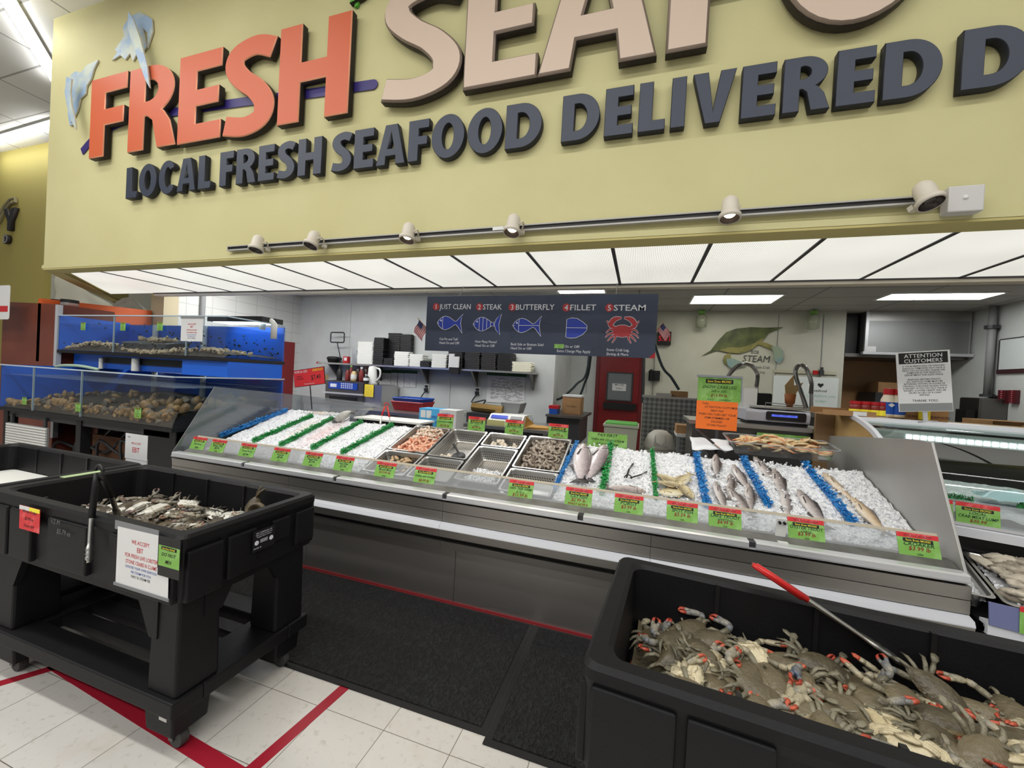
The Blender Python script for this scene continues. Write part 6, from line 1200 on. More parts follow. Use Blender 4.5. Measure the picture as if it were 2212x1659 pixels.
bottle(733, 820, .26, .05, M_blk, M_blk, 'squat black sauce bottle at the outer end of the oven top'); bottle(750, 820, .24, .04, M_sauce, M_inkg, 'red sauce bottle with a green cap on the oven'); bottle(758, 816, .30, .04, M_sauce, M_green, 'taller red sauce bottle behind on the oven', Y=6.3)
bottle(764, 820, .22, .055, M_spice, M_blk, 'tan spice jar with a black lid on the oven', 'jar', lab=M_paper); bottle(773, 818, .28, .045, M_bott, M_blk, 'dark bottle between spice jar and red bottle on the oven', Y=6.3); bottle(780, 820, .27, .04, M_sauce, M_paper, 'red bottle with a white cap on the oven'); bottle(790, 818, .28, .05, M_bott, M_bott, 'brown bottle beside the white kettle on the oven', Y=6.25); bottle(791, 824, .14, .05, M_blk, M_paper, 'short black jar with a white label at the oven edge', 'jar', Y=6.05, lab=M_paper)
bx('condiment_tub', M_spice, (at(732, 0, Y=6.05).x - .09, at(732, 0, Y=6.05).x + .1, 6.04, 6.14, zt + .001, zt + .09), 'low tan tub at the oven edge', 'tub')
p = at(804, 826, Y=6.2); t = thing('kettle', 'white electric kettle on top of the oven cabinet', 'kettle', (p.x, 6.2, zt - .039)); b = MB(); b.lathe([(.10, 0), (.10, .02), (.09, .05), (.075, .30), (.06, .33), (0, .34)], 18); b.build('kettle_body', M_whitep, t, smooth=True, local=True); b = MB(); b.tube(catmull([(.06, 0, .3), (.15, 0, .28), (.16, 0, .16), (.09, 0, .07)], 5), .018, 8); b.build('handle', M_whitep, t, smooth=True, local=True)
bx('spice_box', mat('box_orange', rgb(196, 96, 54), .6), (at(821, 0, Y=6.4).x, at(829, 0, Y=6.4).x, 6.4, 6.5, .901, at(825, 843, Y=6.4).z), 'narrow orange-brown box standing against the wall', 'box')
# baskets and bench
def basket(label, px0, px1, py, Y, m, h, z):
    x0, x1 = at(px0, py, Y=Y).x, at(px1, py, Y=Y).x; t = thing('plastic_basket', label, 'basket', ((x0 + x1) / 2, Y + .2, z), group='stacked plastic baskets'); w_ = (x1 - x0) / 2
    q = lambda k, zz: [(p[0], p[1], zz) for p in rrect(-w_ * k, w_ * k, -.2 * k, .2 * k, .03, 3)]
    b = MB(); b.rings([q(.86, 0), q(.86, .002), q(1, h), q(.98, h), q(.85, .008)], caps=True); b.build('basket_body', m, t, local=True); b = MB(); b.tube([(p[0], p[1], h) for p in rrect(-w_, w_, -.2, .2, .03, 3)], .008, 5, closed=True, caps=False); b.build('rim', m, t, local=True)
basket('red plastic basket under the blue one', 842, 912, 880, 5.35, M_red, .13, .93); basket('blue plastic basket nested on top of the red one', 845, 912, 866, 5.36, M_blue, .11, 1.005)
t = thing('prep_table', 'stainless prep table behind the counter holding the baskets', 'table', (-3.3, 5.4, 0)); MB().box(-4.0, -2.75, 5.0, 5.72, .885, .925).build('table_top', M_steel, t)
for x in (-3.95, -2.8):
    for y in (5.05, 5.65): MB().box(x - .02, x + .02, y - .02, y + .02, 0, .885).build('leg', M_steel, t)
t = thing('black_tub', 'black tub with a white cutting board on top behind the ice', 'tub', (-2.42, 3.6, .89)); e = wb(770, 905, 908, 935, 3.5, .24); MB().box(e[0], e[1], 3.5, 3.74, .891, 1.0).build('tub_body', M_blk, t); MB().box(e[0] - .01, e[1] + .01, 3.47, 3.76, 1.002, 1.02).build('cutting_board', M_foam, t)
t = thing('glove_carton', 'blue and white carton standing behind the cooked shrimp tag', 'carton', (-2.05, 3.95, .93)); e = wb(906, 881, 984, 921, 3.86, .2); xm = e[0] + (e[1] - e[0]) * .55; MB().box(e[0], xm, 3.86, 4.06, .931, e[5]).build('blue_side', mat('carton_blue', rgb(74, 170, 222), .6), t); MB().box(xm, e[1], 3.86, 4.06, .931, e[5]).build('white_side', M_paper, t)
b = MB(); b.box(e[0] + .02, e[0] + .08, 3.858, 3.8595, e[5] - .10, e[5] - .02); b.box(e[0] + .09, e[0] + .15, 3.858, 3.8595, e[5] - .10, e[5] - .02); b.box(e[0] + .04, e[0] + .13, 3.858, 3.8595, .94, 1.01); b.build('label', M_paper, t); b = MB(); b.text('OPEN', xm - .06, e[5] - .10, .04, 3.857, .01); b.text('NCPC', xm + .08, e[5] - .06, .04, 3.857, .004); b.text('MEDIUM', xm - .06, e[5] - .15, .025, 3.857, .004); b.build('lettering', M_prblue, t)
t = thing('side_bench', 'low steel bench behind the pans, carrying the blue carton', 'table', (-2.0, 4.0, 0)); MB().box(-2.5, -1.8, 3.82, 4.2, .895, .93).build('table_top', M_steel, t)
for x in (-2.46, -1.84): MB().box(x - .02, x + .02, 3.98, 4.02, 0, .895).build('leg', M_steel, t)
t = thing('wrap_table', 'dark steel wrap table with drawers in front of the far wall', 'table', (-1.8, 5.4, 0)); MB().box(-2.7, -1.06, 4.95, 5.9, .83, .868).build('table_top', M_steel, t); MB().box(-2.66, -1.1, 5.05, 5.8, .5, .829).build('drawer', M_dark, t)
for x in (-2.64, -1.12):
    for y in (5.0, 5.85): MB().box(x - .025, x + .025, y - .025, y + .025, 0, .83).build('leg', M_steel, t)
t = thing('film_wrapper', 'black film wrapper with a gold roll on the wrap table', 'wrapper', (-2.1, 5.3, .87)); e = wb(1008, 893, 1080, 915, 5.15, .3); MB().box(e[0], e[1], 5.15, 5.55, .87, 1.0).build('wrapper_body', M_dark, t); b = MB(); b.cyl((e[0] + .02, 5.3, 1.075), (e[1] - .02, 5.3, 1.055), .062); b.build('gold_roll', mat('film_gold', rgb(160, 130, 78), .3, .7), t, smooth=False)
t = thing('tabletop_scale', 'white label scale with a blue display on the wrap table', 'scale', (-1.62, 5.0, .87)); e = wb(1053, 893, 1126, 921, 4.98, .3); b = MB(); b.prism([(4.98, .869), (5.0, .94), (5.12, 1.02), (5.32, 1.02), (5.32, .869)], e[0], e[1], 'x'); b.build('scale_body', M_whitep, t)
MI = Matrix.Translation((0, 5.055, .985)) @ Matrix.Rotation(rad(-56), 4, 'X'); b = MB(); b.box(e[0] + .03, e[0] + .26, -.008, -.004, -.03, .03, M=MI); b.build('display', mat('lcd_blue', rgb(44, 62, 150), .3, emis=.6, emc=rgb(60, 80, 190)), t); b = MB(); b.box(e[0] + .3, e[1] - .02, -.008, -.004, -.03, .03, M=MI); b.build('keypad', M_grey, t); MB().box(e[0], e[0] + .25, 4.972, 4.979, .875, .95).build('paper_slip', mat('slip_yellow', rgb(226, 220, 150), .7), t)
b = MB(); e = wb(1083, 869, 1124, 895, 5.35, .3); b.taper((e[0] + .03, e[1] - .03, 5.33, 5.6, 1.021), (e[0], e[1], 5.33, 5.65, e[5])); tag(b.build('grey_tub', M_grey), 'grey plastic tub behind the white label scale', 'tub')
b = MB(); 
for i in range(4): b.prism([(-1.42 + .02 * i, 5.0), (-1.1 + .01 * i, 5.05 + .02 * i), (-1.12, 5.3), (-1.42, 5.35)], .869 + .006 * i, .873 + .006 * i, 'z')
b.prism([(-1.43, .87), (-1.30, .93), (-1.41, 1.02)], 5.1, 5.11, 'y'); tag(b.build('paper_sleeve', mat('kraft_tan', rgb(190, 146, 76), .7)), 'loose tan paper sleeves at the end of the wrap table', 'paper')
bottle(1144, 905, .13, .05, M_acrylh, M_whitep, 'clear squeeze bottle at the end of the wrap table', Y=5.6, z=.869)
# recess: dark sink table with carton, hoses
t = thing('sink_table', 'dark steel sink table in the recess beyond the wrap table', 'table', (-1.1, 6.6, 0)); MB().box(-1.37, -.80, 6.05, 7.2, .955, .99).build('table_top', M_steeld, t); MB().box(-1.36, -.86, 6.1, 7.15, .55, .954).build('sink_body', M_dark, t)
for x in (-1.33, -.86): MB().box(x - .02, x + .02, 6.12, 6.16, 0, .55).build('leg', M_dark, t)
e = wb(1217, 852, 1254, 893, 6.5, .3); t = thing('carton', 'brown cardboard carton with a white top on the sink table', 'carton', ((e[0] + e[1]) / 2, 6.6, .99)); MB().box(e[0], e[1], 6.45, 6.8, .991, e[5] - .03).build('carton_body', M_card, t); MB().box(e[0], e[1] + .01, 6.44, 6.81, e[5] - .03, e[5]).build('carton_lid', M_paper, t); b = MB(); b.text('Tasty Seafood', (e[0] + e[1]) / 2, 1.1, .05, 6.449, .004, 'C', .6); b.build('lettering', M_bott, t)
bx('crate', M_blue, (-1.35, -1.22, 6.2, 6.4, .991, 1.07), 'blue crate at the wall end of the sink table', 'crate'); bx('crate', M_red, (-1.36, -1.21, 6.2, 6.42, 1.072, 1.12), 'red crate on the blue one on the sink table', 'crate')
def hose(label, pts, r=.018, m=M_blk): b = MB(); b.tube(catmull(pts, 6), r, 7); return tag(b.build('hose', m, smooth=True), label, 'hose')
M_hose = mat('hose_dark', rgb(30, 42, 46), .4)
hose('dark hose looping down from the ceiling to the sink table', [tuple(at(x, y, Y=6.9)) for x, y in ((1279, 600), (1270, 790), (1245, 830), (1215, 858), (1198, 864))], .02, M_hose); hose('dark hose dropping straight to the brown carton', [tuple(at(x, y, Y=6.95)) for x, y in ((1286, 600), (1275, 780), (1262, 830), (1254, 852))], .02, M_hose)
hose('dark hose slanting down towards the patterned steel panel', [tuple(at(x, y, Y=6.6)) for x, y in ((1388, 640), (1425, 778), (1450, 815), (1467, 842))], .022, M_hose); hose('thin black conduit beside the red door', [tuple(at(x, y, Y=7.9)) for x, y in ((1393, 640), (1390, 800), (1388, 870))], .03, M_dark)
# red door
DY = 8.19
struct(MB().box(-.80, -.02, DY, DY + .06, 0, 2.11).build('door_1', M_red if False else mat('door_red', rgb(126, 22, 26), .4), local=True)); d1 = COL.objects['door_1']
MB().box(-.625, -.17, DY - .012, DY - .001, 1.20, 1.725).build('door_window', mat('door_glass', rgb(116, 122, 124), .2), d1); b = MB()
for a in ((-.65, -.62, 1.18, 1.75), (-.175, -.145, 1.18, 1.75), (-.62, -.175, 1.18, 1.205), (-.62, -.175, 1.725, 1.75)): b.box(a[0], a[1], DY - .02, DY - .001, a[2], a[3])
b.build('door_window_frame', M_dark, d1); e = wb(1323, 828, 1352, 845, DY - .016, .003); MB().box(*e).build('door_notice', M_paper, d1); b = MB(); b.text('EMPLOYEES', (e[0] + e[1]) / 2, e[4] + .10, .045, DY - .018, .006, 'C', .8); b.text('ONLY', (e[0] + e[1]) / 2, e[4] + .03, .045, DY - .018, .006); b.build('door_lettering', M_ink, d1)
e = wb(1303, 868, 1373, 888, DY - .06, .05); MB().box(*e).build('push_bar', M_blk, d1)
struct(MB().box(-.87, -.80, DY - .02, DY + .1, 0, 2.17).build('door_frame', mat('door_frame_red', rgb(104, 20, 24), .5), local=True)); struct(MB().box(-.02, .04, DY - .02, DY + .1, 0, 2.17).build('door_frame_2', MATS['door_frame_red'], local=True))
struct(MB().box(-6.80, -6.76, 5.9, 6.45, 0, 2.0).build('door_2', MATS['door_red'], local=True))
# wall things near the door
e = wb(1402, 800, 1425, 823, 8.12, .07); t = thing('wall_phone', 'black wall phone box between the door and the crab picture', 'phone', (e[0], 8.15, e[4])); MB().box(*e).build('phone_body', M_blk, t); b = MB(); b.box(e[0] + .02, e[0] + .06, 8.06, 8.119, e[4], e[5] + .02); b.build('handset', M_blk, t)
e = wb(1421, 716, 1449, 745, 8.1, .08); t = thing('wall_clock', 'black digital clock with red numerals partly behind the small flag', 'clock', (e[0], 8.15, e[4])); MB().box(*e).build('clock_body', M_blk, t); b = MB(); b.text('5:01', (e[0] + e[1]) / 2, e[4] + .07, .14, 8.098, .004); b.build('numerals', mat('led_red', rgb(150, 20, 30), .4, emis=.5, emc=rgb(210, 20, 40)), t)
M_flag = mat('flag_cloth', rgb(206, 198, 198), .7)
def flag(label, a, b_, c, Y):
    A, B, Cc = at(*a, Y=Y), at(*b_, Y=Y), at(*c, Y=Y); t = thing('small_flag', label, 'flag', A, group='small stars and stripes flags'); u = B - A; v = Cc - A
    for nm, m, dy in (('flag_cloth', M_flag, 0), ('flag_stripe', mat('flag_red', rgb(172, 44, 56), .7), -.0015), ('flag_canton', mat('flag_blue', rgb(50, 56, 96), .7), -.002)):
        b2 = MB(); f = lambda p, q: (lambda w_: (w_.x, w_.y + dy + .012 * math.sin(q * 7), w_.z))(A + u * p + v * q)
        if nm == 'flag_cloth': b2.grid(lambda p, q: f(p, q), 4, 14)
        elif nm == 'flag_stripe':
            for i in range(0, 13, 2): b2.grid(lambda p, q: f((i + p) / 13, q), 1, 14)
        else: b2.grid(lambda p, q: f(p * .54, q * .42), 3, 8)
        b2.build(nm, m, t)
    b2 = MB(); b2.tube([A - u * .15, B + u * .3], .004, 5); b2.build('stick', M_card, t)
flag('small stars and stripes flag tucked by the far edge of the menu board', (905, 690), (922, 709), (894, 718), 3.616); flag('small stars and stripes flag tucked at the red-taped corner of the menu board', (1432, 697), (1419, 712), (1449, 722), 3.616)
# half wall of patterned steel, bins, cart
M_dia = mat('diamond_plate', rgb(150, 152, 152), .35, .9); N, L, bs = nodes(M_dia); tc = N.new('ShaderNodeTexCoord'); ck = N.new('ShaderNodeTexChecker'); ck.inputs['Scale'].default_value = 22; mp = N.new('ShaderNodeMapping'); mp.inputs['Rotation'].default_value = (0, rad(45), 0); ck.inputs['Color1'].default_value = rgb(168, 170, 170); ck.inputs['Color2'].default_value = rgb(122, 124, 124); L.new(tc.outputs['Object'], mp.inputs[0]); L.new(mp.outputs[0], ck.inputs['Vector']); L.new(ck.outputs['Color'], bs.inputs['Base Color'])
t = thing('steel_partition', 'half-height partition faced with patterned steel plate', 'partition', (.55, 6.05, 0)); MB().box(.045, 1.05, 6.0, 6.1, 0, 1.345).build('plate', M_dia, t); MB().box(.03, 1.06, 5.98, 6.3, 1.347, 1.375).build('cap_rail', M_steel, t)
bx('carton', M_card, (wb(1450, 844, 1486, 856, 6.1, .15)[0], wb(1450, 844, 1486, 856, 6.1, .15)[1], 6.1, 6.25, 1.376, wb(1450, 844, 1486, 856, 6.1, .15)[5]), 'flat brown carton lying on the patterned steel partition', 'carton'); bx('drain_rack', M_steel, (.22, .42, 6.05, 6.2, 1.376, 1.42), 'small steel rack on the patterned steel partition', 'rack')
e = wb(1303, 916, 1378, 966, 4.6, .3); t = thing('lidded_tub', 'tall beige tub with a green lid in front of the red door', 'tub', ((e[0] + e[1]) / 2, 4.8, 0)); b = MB(); b.taper((e[0] + .06, e[1] - .06, 4.66, 4.95, .02), (e[0] + .01, e[1] - .01, 4.6, 5.0, e[5] - .02)); b.build('tub_body', mat('beige_tub', rgb(196, 198, 178), .5), t); MB().box(e[0], e[1], 4.58, 5.02, e[5] - .019, e[5] + .005).build('rim', MATS['beige_tub'], t); MB().box(e[0] + .02, e[1] - .02, 4.61, 4.99, e[5] + .006, e[5] + .02).build('lid', mat('lid_green', rgb(96, 176, 78), .5), t)
p = at(1424, 972, Y=4.75); rr0 = .165; t = thing('dome_bin', 'beige waste bin with a domed swing lid', 'waste bin', (p.x, 4.75, 0)); zc = at(1424, 972, Y=4.6).z; M_bei2 = mat('bin_beige', rgb(192, 188, 176), .5); b = MB(); b.lathe([(.14, .01), (rr0 - .005, zc - .01)], 24); b.build('bin_body', M_bei2, t, local=True, smooth=True)
b = MB(); b.lathe([(rr0 + .004, zc - .005), (rr0 + .006, zc + .03), (rr0 * .95, zc + .08), (rr0 * .75, zc + .15), (rr0 * .4, zc + .195), (0, zc + .205)], 24); b.build('dome_lid', M_bei2, t, local=True, smooth=True); b = MB(); b.rings([[(x * (1 - .25 * v), -rr0 * (1.03 - .36 * v), zc + .045 + .11 * v) for x in (-.07, .07)] for v in (0, .5, 1)], caps=False); b.build('swing_flap', mat('bin_flap', rgb(206, 203, 192), .5), t, local=True)
e = wb(1462, 937, 1512, 948, 4.5, .3); t = thing('side_cart', 'small white side cart beside the domed bin', 'cart', ((e[0] + e[1]) / 2, 4.65, 0)); MB().box(e[0], e[1], 4.5, 4.85, e[5] - .03, e[5]).build('cart_top', M_whitep, t)
for x in (e[0] + .02, e[1] - .02):
    for y in (4.53, 4.82): MB().box(x - .015, x + .015, y - .015, y + .015, 0, e[5] - .03).build('leg', M_grey, t)
g = wb(1462, 918, 1507, 936, 4.55, .2); bx('carton', M_card, (g[0], g[1], 4.55, 4.8, e[5] + .001, g[5]), 'flat brown carton on the white side cart', 'carton')
# sinks with spring faucets behind the snow crab sign
t = thing('sink_counter', 'long stainless sink counter under the wall crab picture', 'sink', (2.0, 5.6, 0)); zs = at(1700, 888, Y=5.4).z; MB().box(1.1, 3.1, 5.4, 6.1, zs - .05, zs).build('counter_top', M_steel, t); MB().box(1.12, 3.08, 5.42, 6.08, .5, zs - .051).build('sink_body', M_steeld, t)
for x in (1.2, 3.0): MB().box(x - .02, x + .02, 5.5, 5.54, 0, .5).build('leg', M_steel, t)
def faucet(label, pts, Y, base):
    P = [tuple(at(x, y, Y=Y)) for x, y in pts]; t = thing('spring_faucet', label, 'faucet', tuple(at(*base, Y=Y)), group='spring faucets'); Q = catmull(P, 9); b = MB(); b.tube(Q, .011, 7); b.build('spout_hose', M_dark, t, smooth=True)
    b = MB(); k = len(Q); 
    for i in range(0, k * 3):
        f = i / 3; j = min(int(f), k - 2); a = Vector(Q[j]).lerp(Vector(Q[j + 1]), f - j)
        d = (Vector(Q[j + 1]) - Vector(Q[j])).normalized() if i < k * 3 - 3 else d
        u_ = d.orthogonal().normalized(); v_ = d.cross(u_); b.tube([a + (u_ * cos(2 * pi * q / 8) + v_ * sin(2 * pi * q / 8)) * .022 for q in range(8)], .004, 3, closed=True, caps=False)
    b.build('spring_coil', M_steel, t); b = MB(); b.cyl(tuple(at(*base, Y=Y)), tuple(at(base[0] + 1, base[1] - 45, Y=Y)), .018); b.build('riser', M_steel, t)
faucet('steel spring faucet rising behind the snow crab sign', [(1634, 835), (1636, 808), (1622, 789), (1600, 787), (1580, 803), (1568, 822)], 5.5, (1634, 878)); faucet('steel spring faucet looping over the sink next to the alcove', [(1752, 850), (1752, 825), (1742, 797), (1728, 789), (1719, 797), (1720, 815), (1735, 860), (1741, 880)], 5.5, (1752, 888))
e = wb(1637, 852, 1677, 872, 5.3, .2); bx('black_case', M_blk, (e[0], e[1], 5.45, 5.7, zs + .001, e[5] + .02), 'black case on the sink counter behind the big scale', 'case', bevel=.02)
p = at(1706, 872, Y=5.5); t = thing('cup', 'orange cup holding tan paper on the sink counter', 'cup', (p.x, 5.5, zs)); b = MB(); b.lathe([(.03, .001), (.035, .08), (.05, .09), (.06, .2)], 12); b.build('cup_body', mat('cup_orange', rgb(190, 112, 60), .5), t, local=True, smooth=True); b = MB(); b.prism([(-.05, .2), (.05, .2), (.12, .34), (.03, .30), (.02, .42), (-.06, .3)], -.01, .01, 'y'); b.build('paper', mat('tan_paper', rgb(206, 172, 120), .7), t, local=True)
# big scale on the rear shelf
t = thing('counter_scale', 'large white counter scale with a blue lit display', 'scale', (1.05, 4.0, 1.22)); Y = 3.95; e = wb(1612, 882, 1750, 918, Y, .3); x0, x1, zb, zt2 = e[0], e[1], e[4], e[5]
b = MB(); b.prism([(Y, zb), (Y - .01, zt2 - .02), (Y + .01, zt2), (Y + .32, zt2), (Y + .32, zb)], x0, x1, 'x'); b.build('scale_body', mat('scale_white', rgb(214, 214, 224), .35), t, bevel=.008); b = MB(); b.prism(rrect(x0 + .15, x1 - .035, zb + .02, zt2 - .012, .015), Y - .018, Y - .011, 'y'); b.build('display_bezel', M_blk, t)
MB().box(x0 + .19, x1 - .10, Y - .021, Y - .0185, zb + .05, zt2 - .035).build('display', mat('lcd_lit', rgb(70, 84, 190), .3, emis=.9, emc=rgb(84, 98, 216)), t); b = MB(); b.text('0.00     0.00     0.00', (x0 + x1) / 2 + .05, zb + .058, .018, Y - .0215, .002); b.build('display_lettering', mat('lcd_ink', rgb(40, 46, 120), .5), t)
MB().box(x0 + .06, x1 + .01, Y + .0, Y + .34, zt2 + .012, zt2 + .025).build('weigh_plate', M_steel, t); b = MB(); b.tube([(x0 + .15, Y + .02, zt2 + .025), (x0 + .15, Y + .02, zt2 + .06), (x1 - .03, Y + .02, zt2 + .05), (x1 - .03, Y + .02, zt2 + .02)], .004, 5); b.build('guard_rail', M_chrome, t)
g = wb(1608, 838, 1634, 885, 4.1, .08); MB().box(g[0], g[1], 4.1, 4.25, zb, g[5]).build('column', M_whitep, t); b = MB(); b.box(x0 + .02, x1 - .01, Y + .02, Y + .3, zb - .02, zb - .002); b.build('scale_foot', M_blk, t)
t = thing('rear_shelf', 'stainless rear shelf carrying the big white scale', 'shelf', (1.0, 4.0, 0)); MB().box(.42, 1.46, 3.80, 4.35, zb - .055, zb - .022).build('shelf_board', M_steel, t); MB().box(.45, 1.44, 3.84, 4.3, .2, zb - .056).build('shelf_body', M_steeld, t)
e = wb(1712, 925, 1748, 940, 3.79, .01); bx('green_card', M_green, (e[0] - .25, e[1], 3.785, 3.797, 1.08, 1.17), 'green card taped under the big white scale', 'card')
e = wb(1765, 893, 1795, 945, 3.75, .05); bx('brown_board', mat('board_brown', rgb(150, 120, 84), .7), (e[0], e[1] + .06, 3.765, 3.795, .9, e[5]), 'brown worn board between the scale and tan case end', 'board'); bx('paper_slip', M_paper, (e[0] + .03, e[1], 3.755, 3.762, 1.0, 1.11), 'white slip on the worn brown board', 'paper')
b = MB(); b.lathe([(.05, 0), (.055, .03), (.045, .10), (.03, .12)], 12); o = b.build('glass_jar', M_acrylh, smooth=True, local=True); o.location = (.50, 3.55, .891); tag(o, 'clear jar on the ledge below the orange policy card', 'jar')
# ================================================================ angled curved-glass case past the steel end panel
AO = Vector((1.649, 2.80, 0)); AU = Vector((.9613, -.2756, 0)); AV = Vector((.2756, .9613, 0))
def AP(t, d, z): p = AO + AU * t + AV * d; return (p.x, p.y, z)
MA = Matrix((( AU.x, AV.x, 0, AO.x), (AU.y, AV.y, 0, AO.y), (0, 0, 1, 0), (0, 0, 0, 1)))
def tl(d, xlim=1.47): return (xlim - AO.x - AV.x * d) / AU.x
TR = 2.3
def sweep(b, prof, t1=TR, xlim=1.47, closed=True, mi=0):
    """sweep a (d, z) profile along the case; its near end is cut square against the ice counter"""
    n = len(prof); vs = [AP(tl(d, xlim), d, z) for d, z in prof] + [AP(t1, d, z) for d, z in prof]
    fs = [(i, (i + 1) % n, n + (i + 1) % n, n + i) for i in range(n if closed else n - 1)]
    if closed: fs += [tuple(range(n))[::-1], tuple(range(n, 2 * n))]
    return b.add(vs, fs, mi)
t = thing('curved_glass_case', 'curved-glass seafood case standing at an angle past the steel end panel', 'display case', (2.3, 3.0, 0))
M_wtrim = mat('case_white_trim', rgb(222, 224, 230), .35)
b = MB(); sweep(b, [(.05, .02), (.05, .70), (1.0, .70), (1.0, .02)]); b.build('case_base', M_blk, t)
b = MB(); sweep(b, [(-.035, .80), (-.035, .845), (-.01, .852), (.05, .852), (.05, .80)]); b.build('bumper', M_wtrim, t)
b = MB(); sweep(b, [(.012, .70), (.0, .799), (.05, .799), (.05, .70)]); b.build('front_panel', M_blk, t)
b = MB(); sweep(b, [(-.012, .87), (.018, .982), (.022, .981), (-.008, .868)]); b.build('price_rail', M_acrylh, t)
b = MB(); sweep(b, [(-.02, .853), (-.02, .869), (.04, .869), (.04, .853)]); b.build('rail_foot', M_alu, t)
GP = catmull([(.03, .985, 0), (.10, 1.13, 0), (.25, 1.255, 0), (.44, 1.325, 0), (.62, 1.345, 0)], 6); GP = [(p[0], p[1]) for p in GP]
b = MB(); sweep(b, GP, closed=False); b.build('curved_glass', M_glass, t, smooth=True)
b = MB(); sweep(b, [(.61, 1.315), (.60, 1.335), (.605, 1.368), (.66, 1.372), (.66, 1.315)]); b.build('top_rail', M_wtrim, t)
b = MB(); sweep(b, [(.66, 1.34), (.66, 1.366), (1.05, 1.366), (1.05, 1.34)]); b.build('top_shelf', mat('shelf_tan', rgb(190, 160, 116), .6), t)
b = MB(); sweep(b, [(.98, .70), (.98, 1.338), (1.0, 1.338), (1.0, .70)]); b.build('back_wall', mat('case_dark_back', rgb(44, 46, 42), .3), t)
b = MB(); sweep(b, [(.06, .70), (.06, .87), (.97, .93), (.97, .70)]); b.build('deck', M_steel, t)
b = MB(); sweep(b, [(.56, 1.238), (.56, 1.285), (.60, 1.30), (.66, 1.30), (.66, 1.238)]); b.build('lamp_housing', mat('lamp_housing_grey', rgb(150, 158, 156), .4), t)
b = MB()
for k in range(64): t0_ = -.1 + .035 * k; b.add([AP(t0_, .555, 1.248), AP(t0_ + .027, .555, 1.248), AP(t0_ + .027, .555, 1.276), AP(t0_, .555, 1.276)], [(0, 1, 2, 3)])
b.build('lit_lamp', mat('case_lamp', rgb(240, 250, 255), .4, emis=7, emc=(.93, .98, 1, 1)), t)
# tan end panel with the white curved edge
E1 = [(tl_y, z) for tl_y, z in ((2.93, .9), (2.93, 1.02), (3.02, 1.16), (3.22, 1.30), (3.48, 1.365), (3.93, 1.365), (3.93, .9))]
b = MB(); b.prism(E1, 1.462, 1.469, 'x'); b.build('end_panel', M_tan, t)
b = MB(); cv = catmull([(2.90, .98, 0), (2.98, 1.13, 0), (3.16, 1.275, 0), (3.34, 1.345, 0), (3.50, 1.382, 0)], 5); b.prism([(p[0], p[1]) for p in cv] + [(p[0] + .02, p[1] - .026) for p in cv[::-1]], 1.45, 1.475, 'x'); b.build('end_trim', M_wtrim, t)
b = MB(); b.prism([(3.47, 1.362), (3.95, 1.362), (3.95, 1.376), (3.47, 1.376)], 1.455, 1.476, 'x'); b.build('end_cap', M_dark, t)
# ice, wrapped packs and tags inside it
b = MB(); b.grid(lambda u, v: AP(-.05 + 2.3 * u, .07 + .55 * v, .90 + .10 * v + .012 * noise.noise((u * 40, v * 9, 4)) + .006 * noise.noise((u * 120, v * 30, 4))), 110, 24); tag(b.build('ice_bed', M_ice, smooth=False), 'crushed ice inside the angled curved-glass case', 'ice', kind='stuff')
for i, (tt, d, lab) in enumerate(((.28, .26, 'pale blue wrapped pack on ice behind the crab meat tag'), (.62, .24, 'pale blue wrapped pack on ice past the crab meat tag'))):
    b = MB(); b.grid(lambda u, v: AP(tt + .26 * (u - .5), d + .16 * (v - .5), .985 + .05 * math.sin(pi * u) * math.sin(pi * v) + .015 * noise.noise((u * 6, v * 6, i))), 12, 10); tag(b.build('wrapped_pack', mat('pack_film', rgb(190, 216, 226), .2), smooth=True), lab, 'pack', 'wrapped packs in the glass case')
for i, (tt, d, lab) in enumerate(((.10, .12, 'green grass tuft beside the pale blue pack in the glass case'), (.52, .22, 'green grass strip between the packs in the glass case'))):
    o = dup(prot['green']); o.matrix_world = Matrix.Translation(AP(tt, d, .955)) @ Matrix.Rotation(rad(60 + 20 * i), 4, 'Z'); o.scale = (1, .4, 1); tag(o, lab, 'garnish strip', 'grass in the glass case')
RZ = -math.atan2(.2756, .9613)
for tt, ls, lab in ((-.015, (('SHRIMP', .022, 'g'), ('$8.99 lb', .022, 'r')), 'green price tag partly hidden by the steel end panel on the glass case'), (.085, (('LOCAL', .02, 'g'), ('CRAB MEAT LUMP', .022, 'g'), ('$30.99', .022, 'r')), 'green price tag reading local crab meat lump on the glass case'), (.345, (('JUMBO', .02, 'g'), ('CRAB', .02, 'g'), ('$39.99', .02, 'r')), 'green price tag past the bare rail on the glass case')):
    price_tag(lab, AP(tt - (.07 if tt < 0 else 0), -.016, .868), (rad(-14), 0, RZ), ls, '', .16, .105, 'green tags on the glass case')
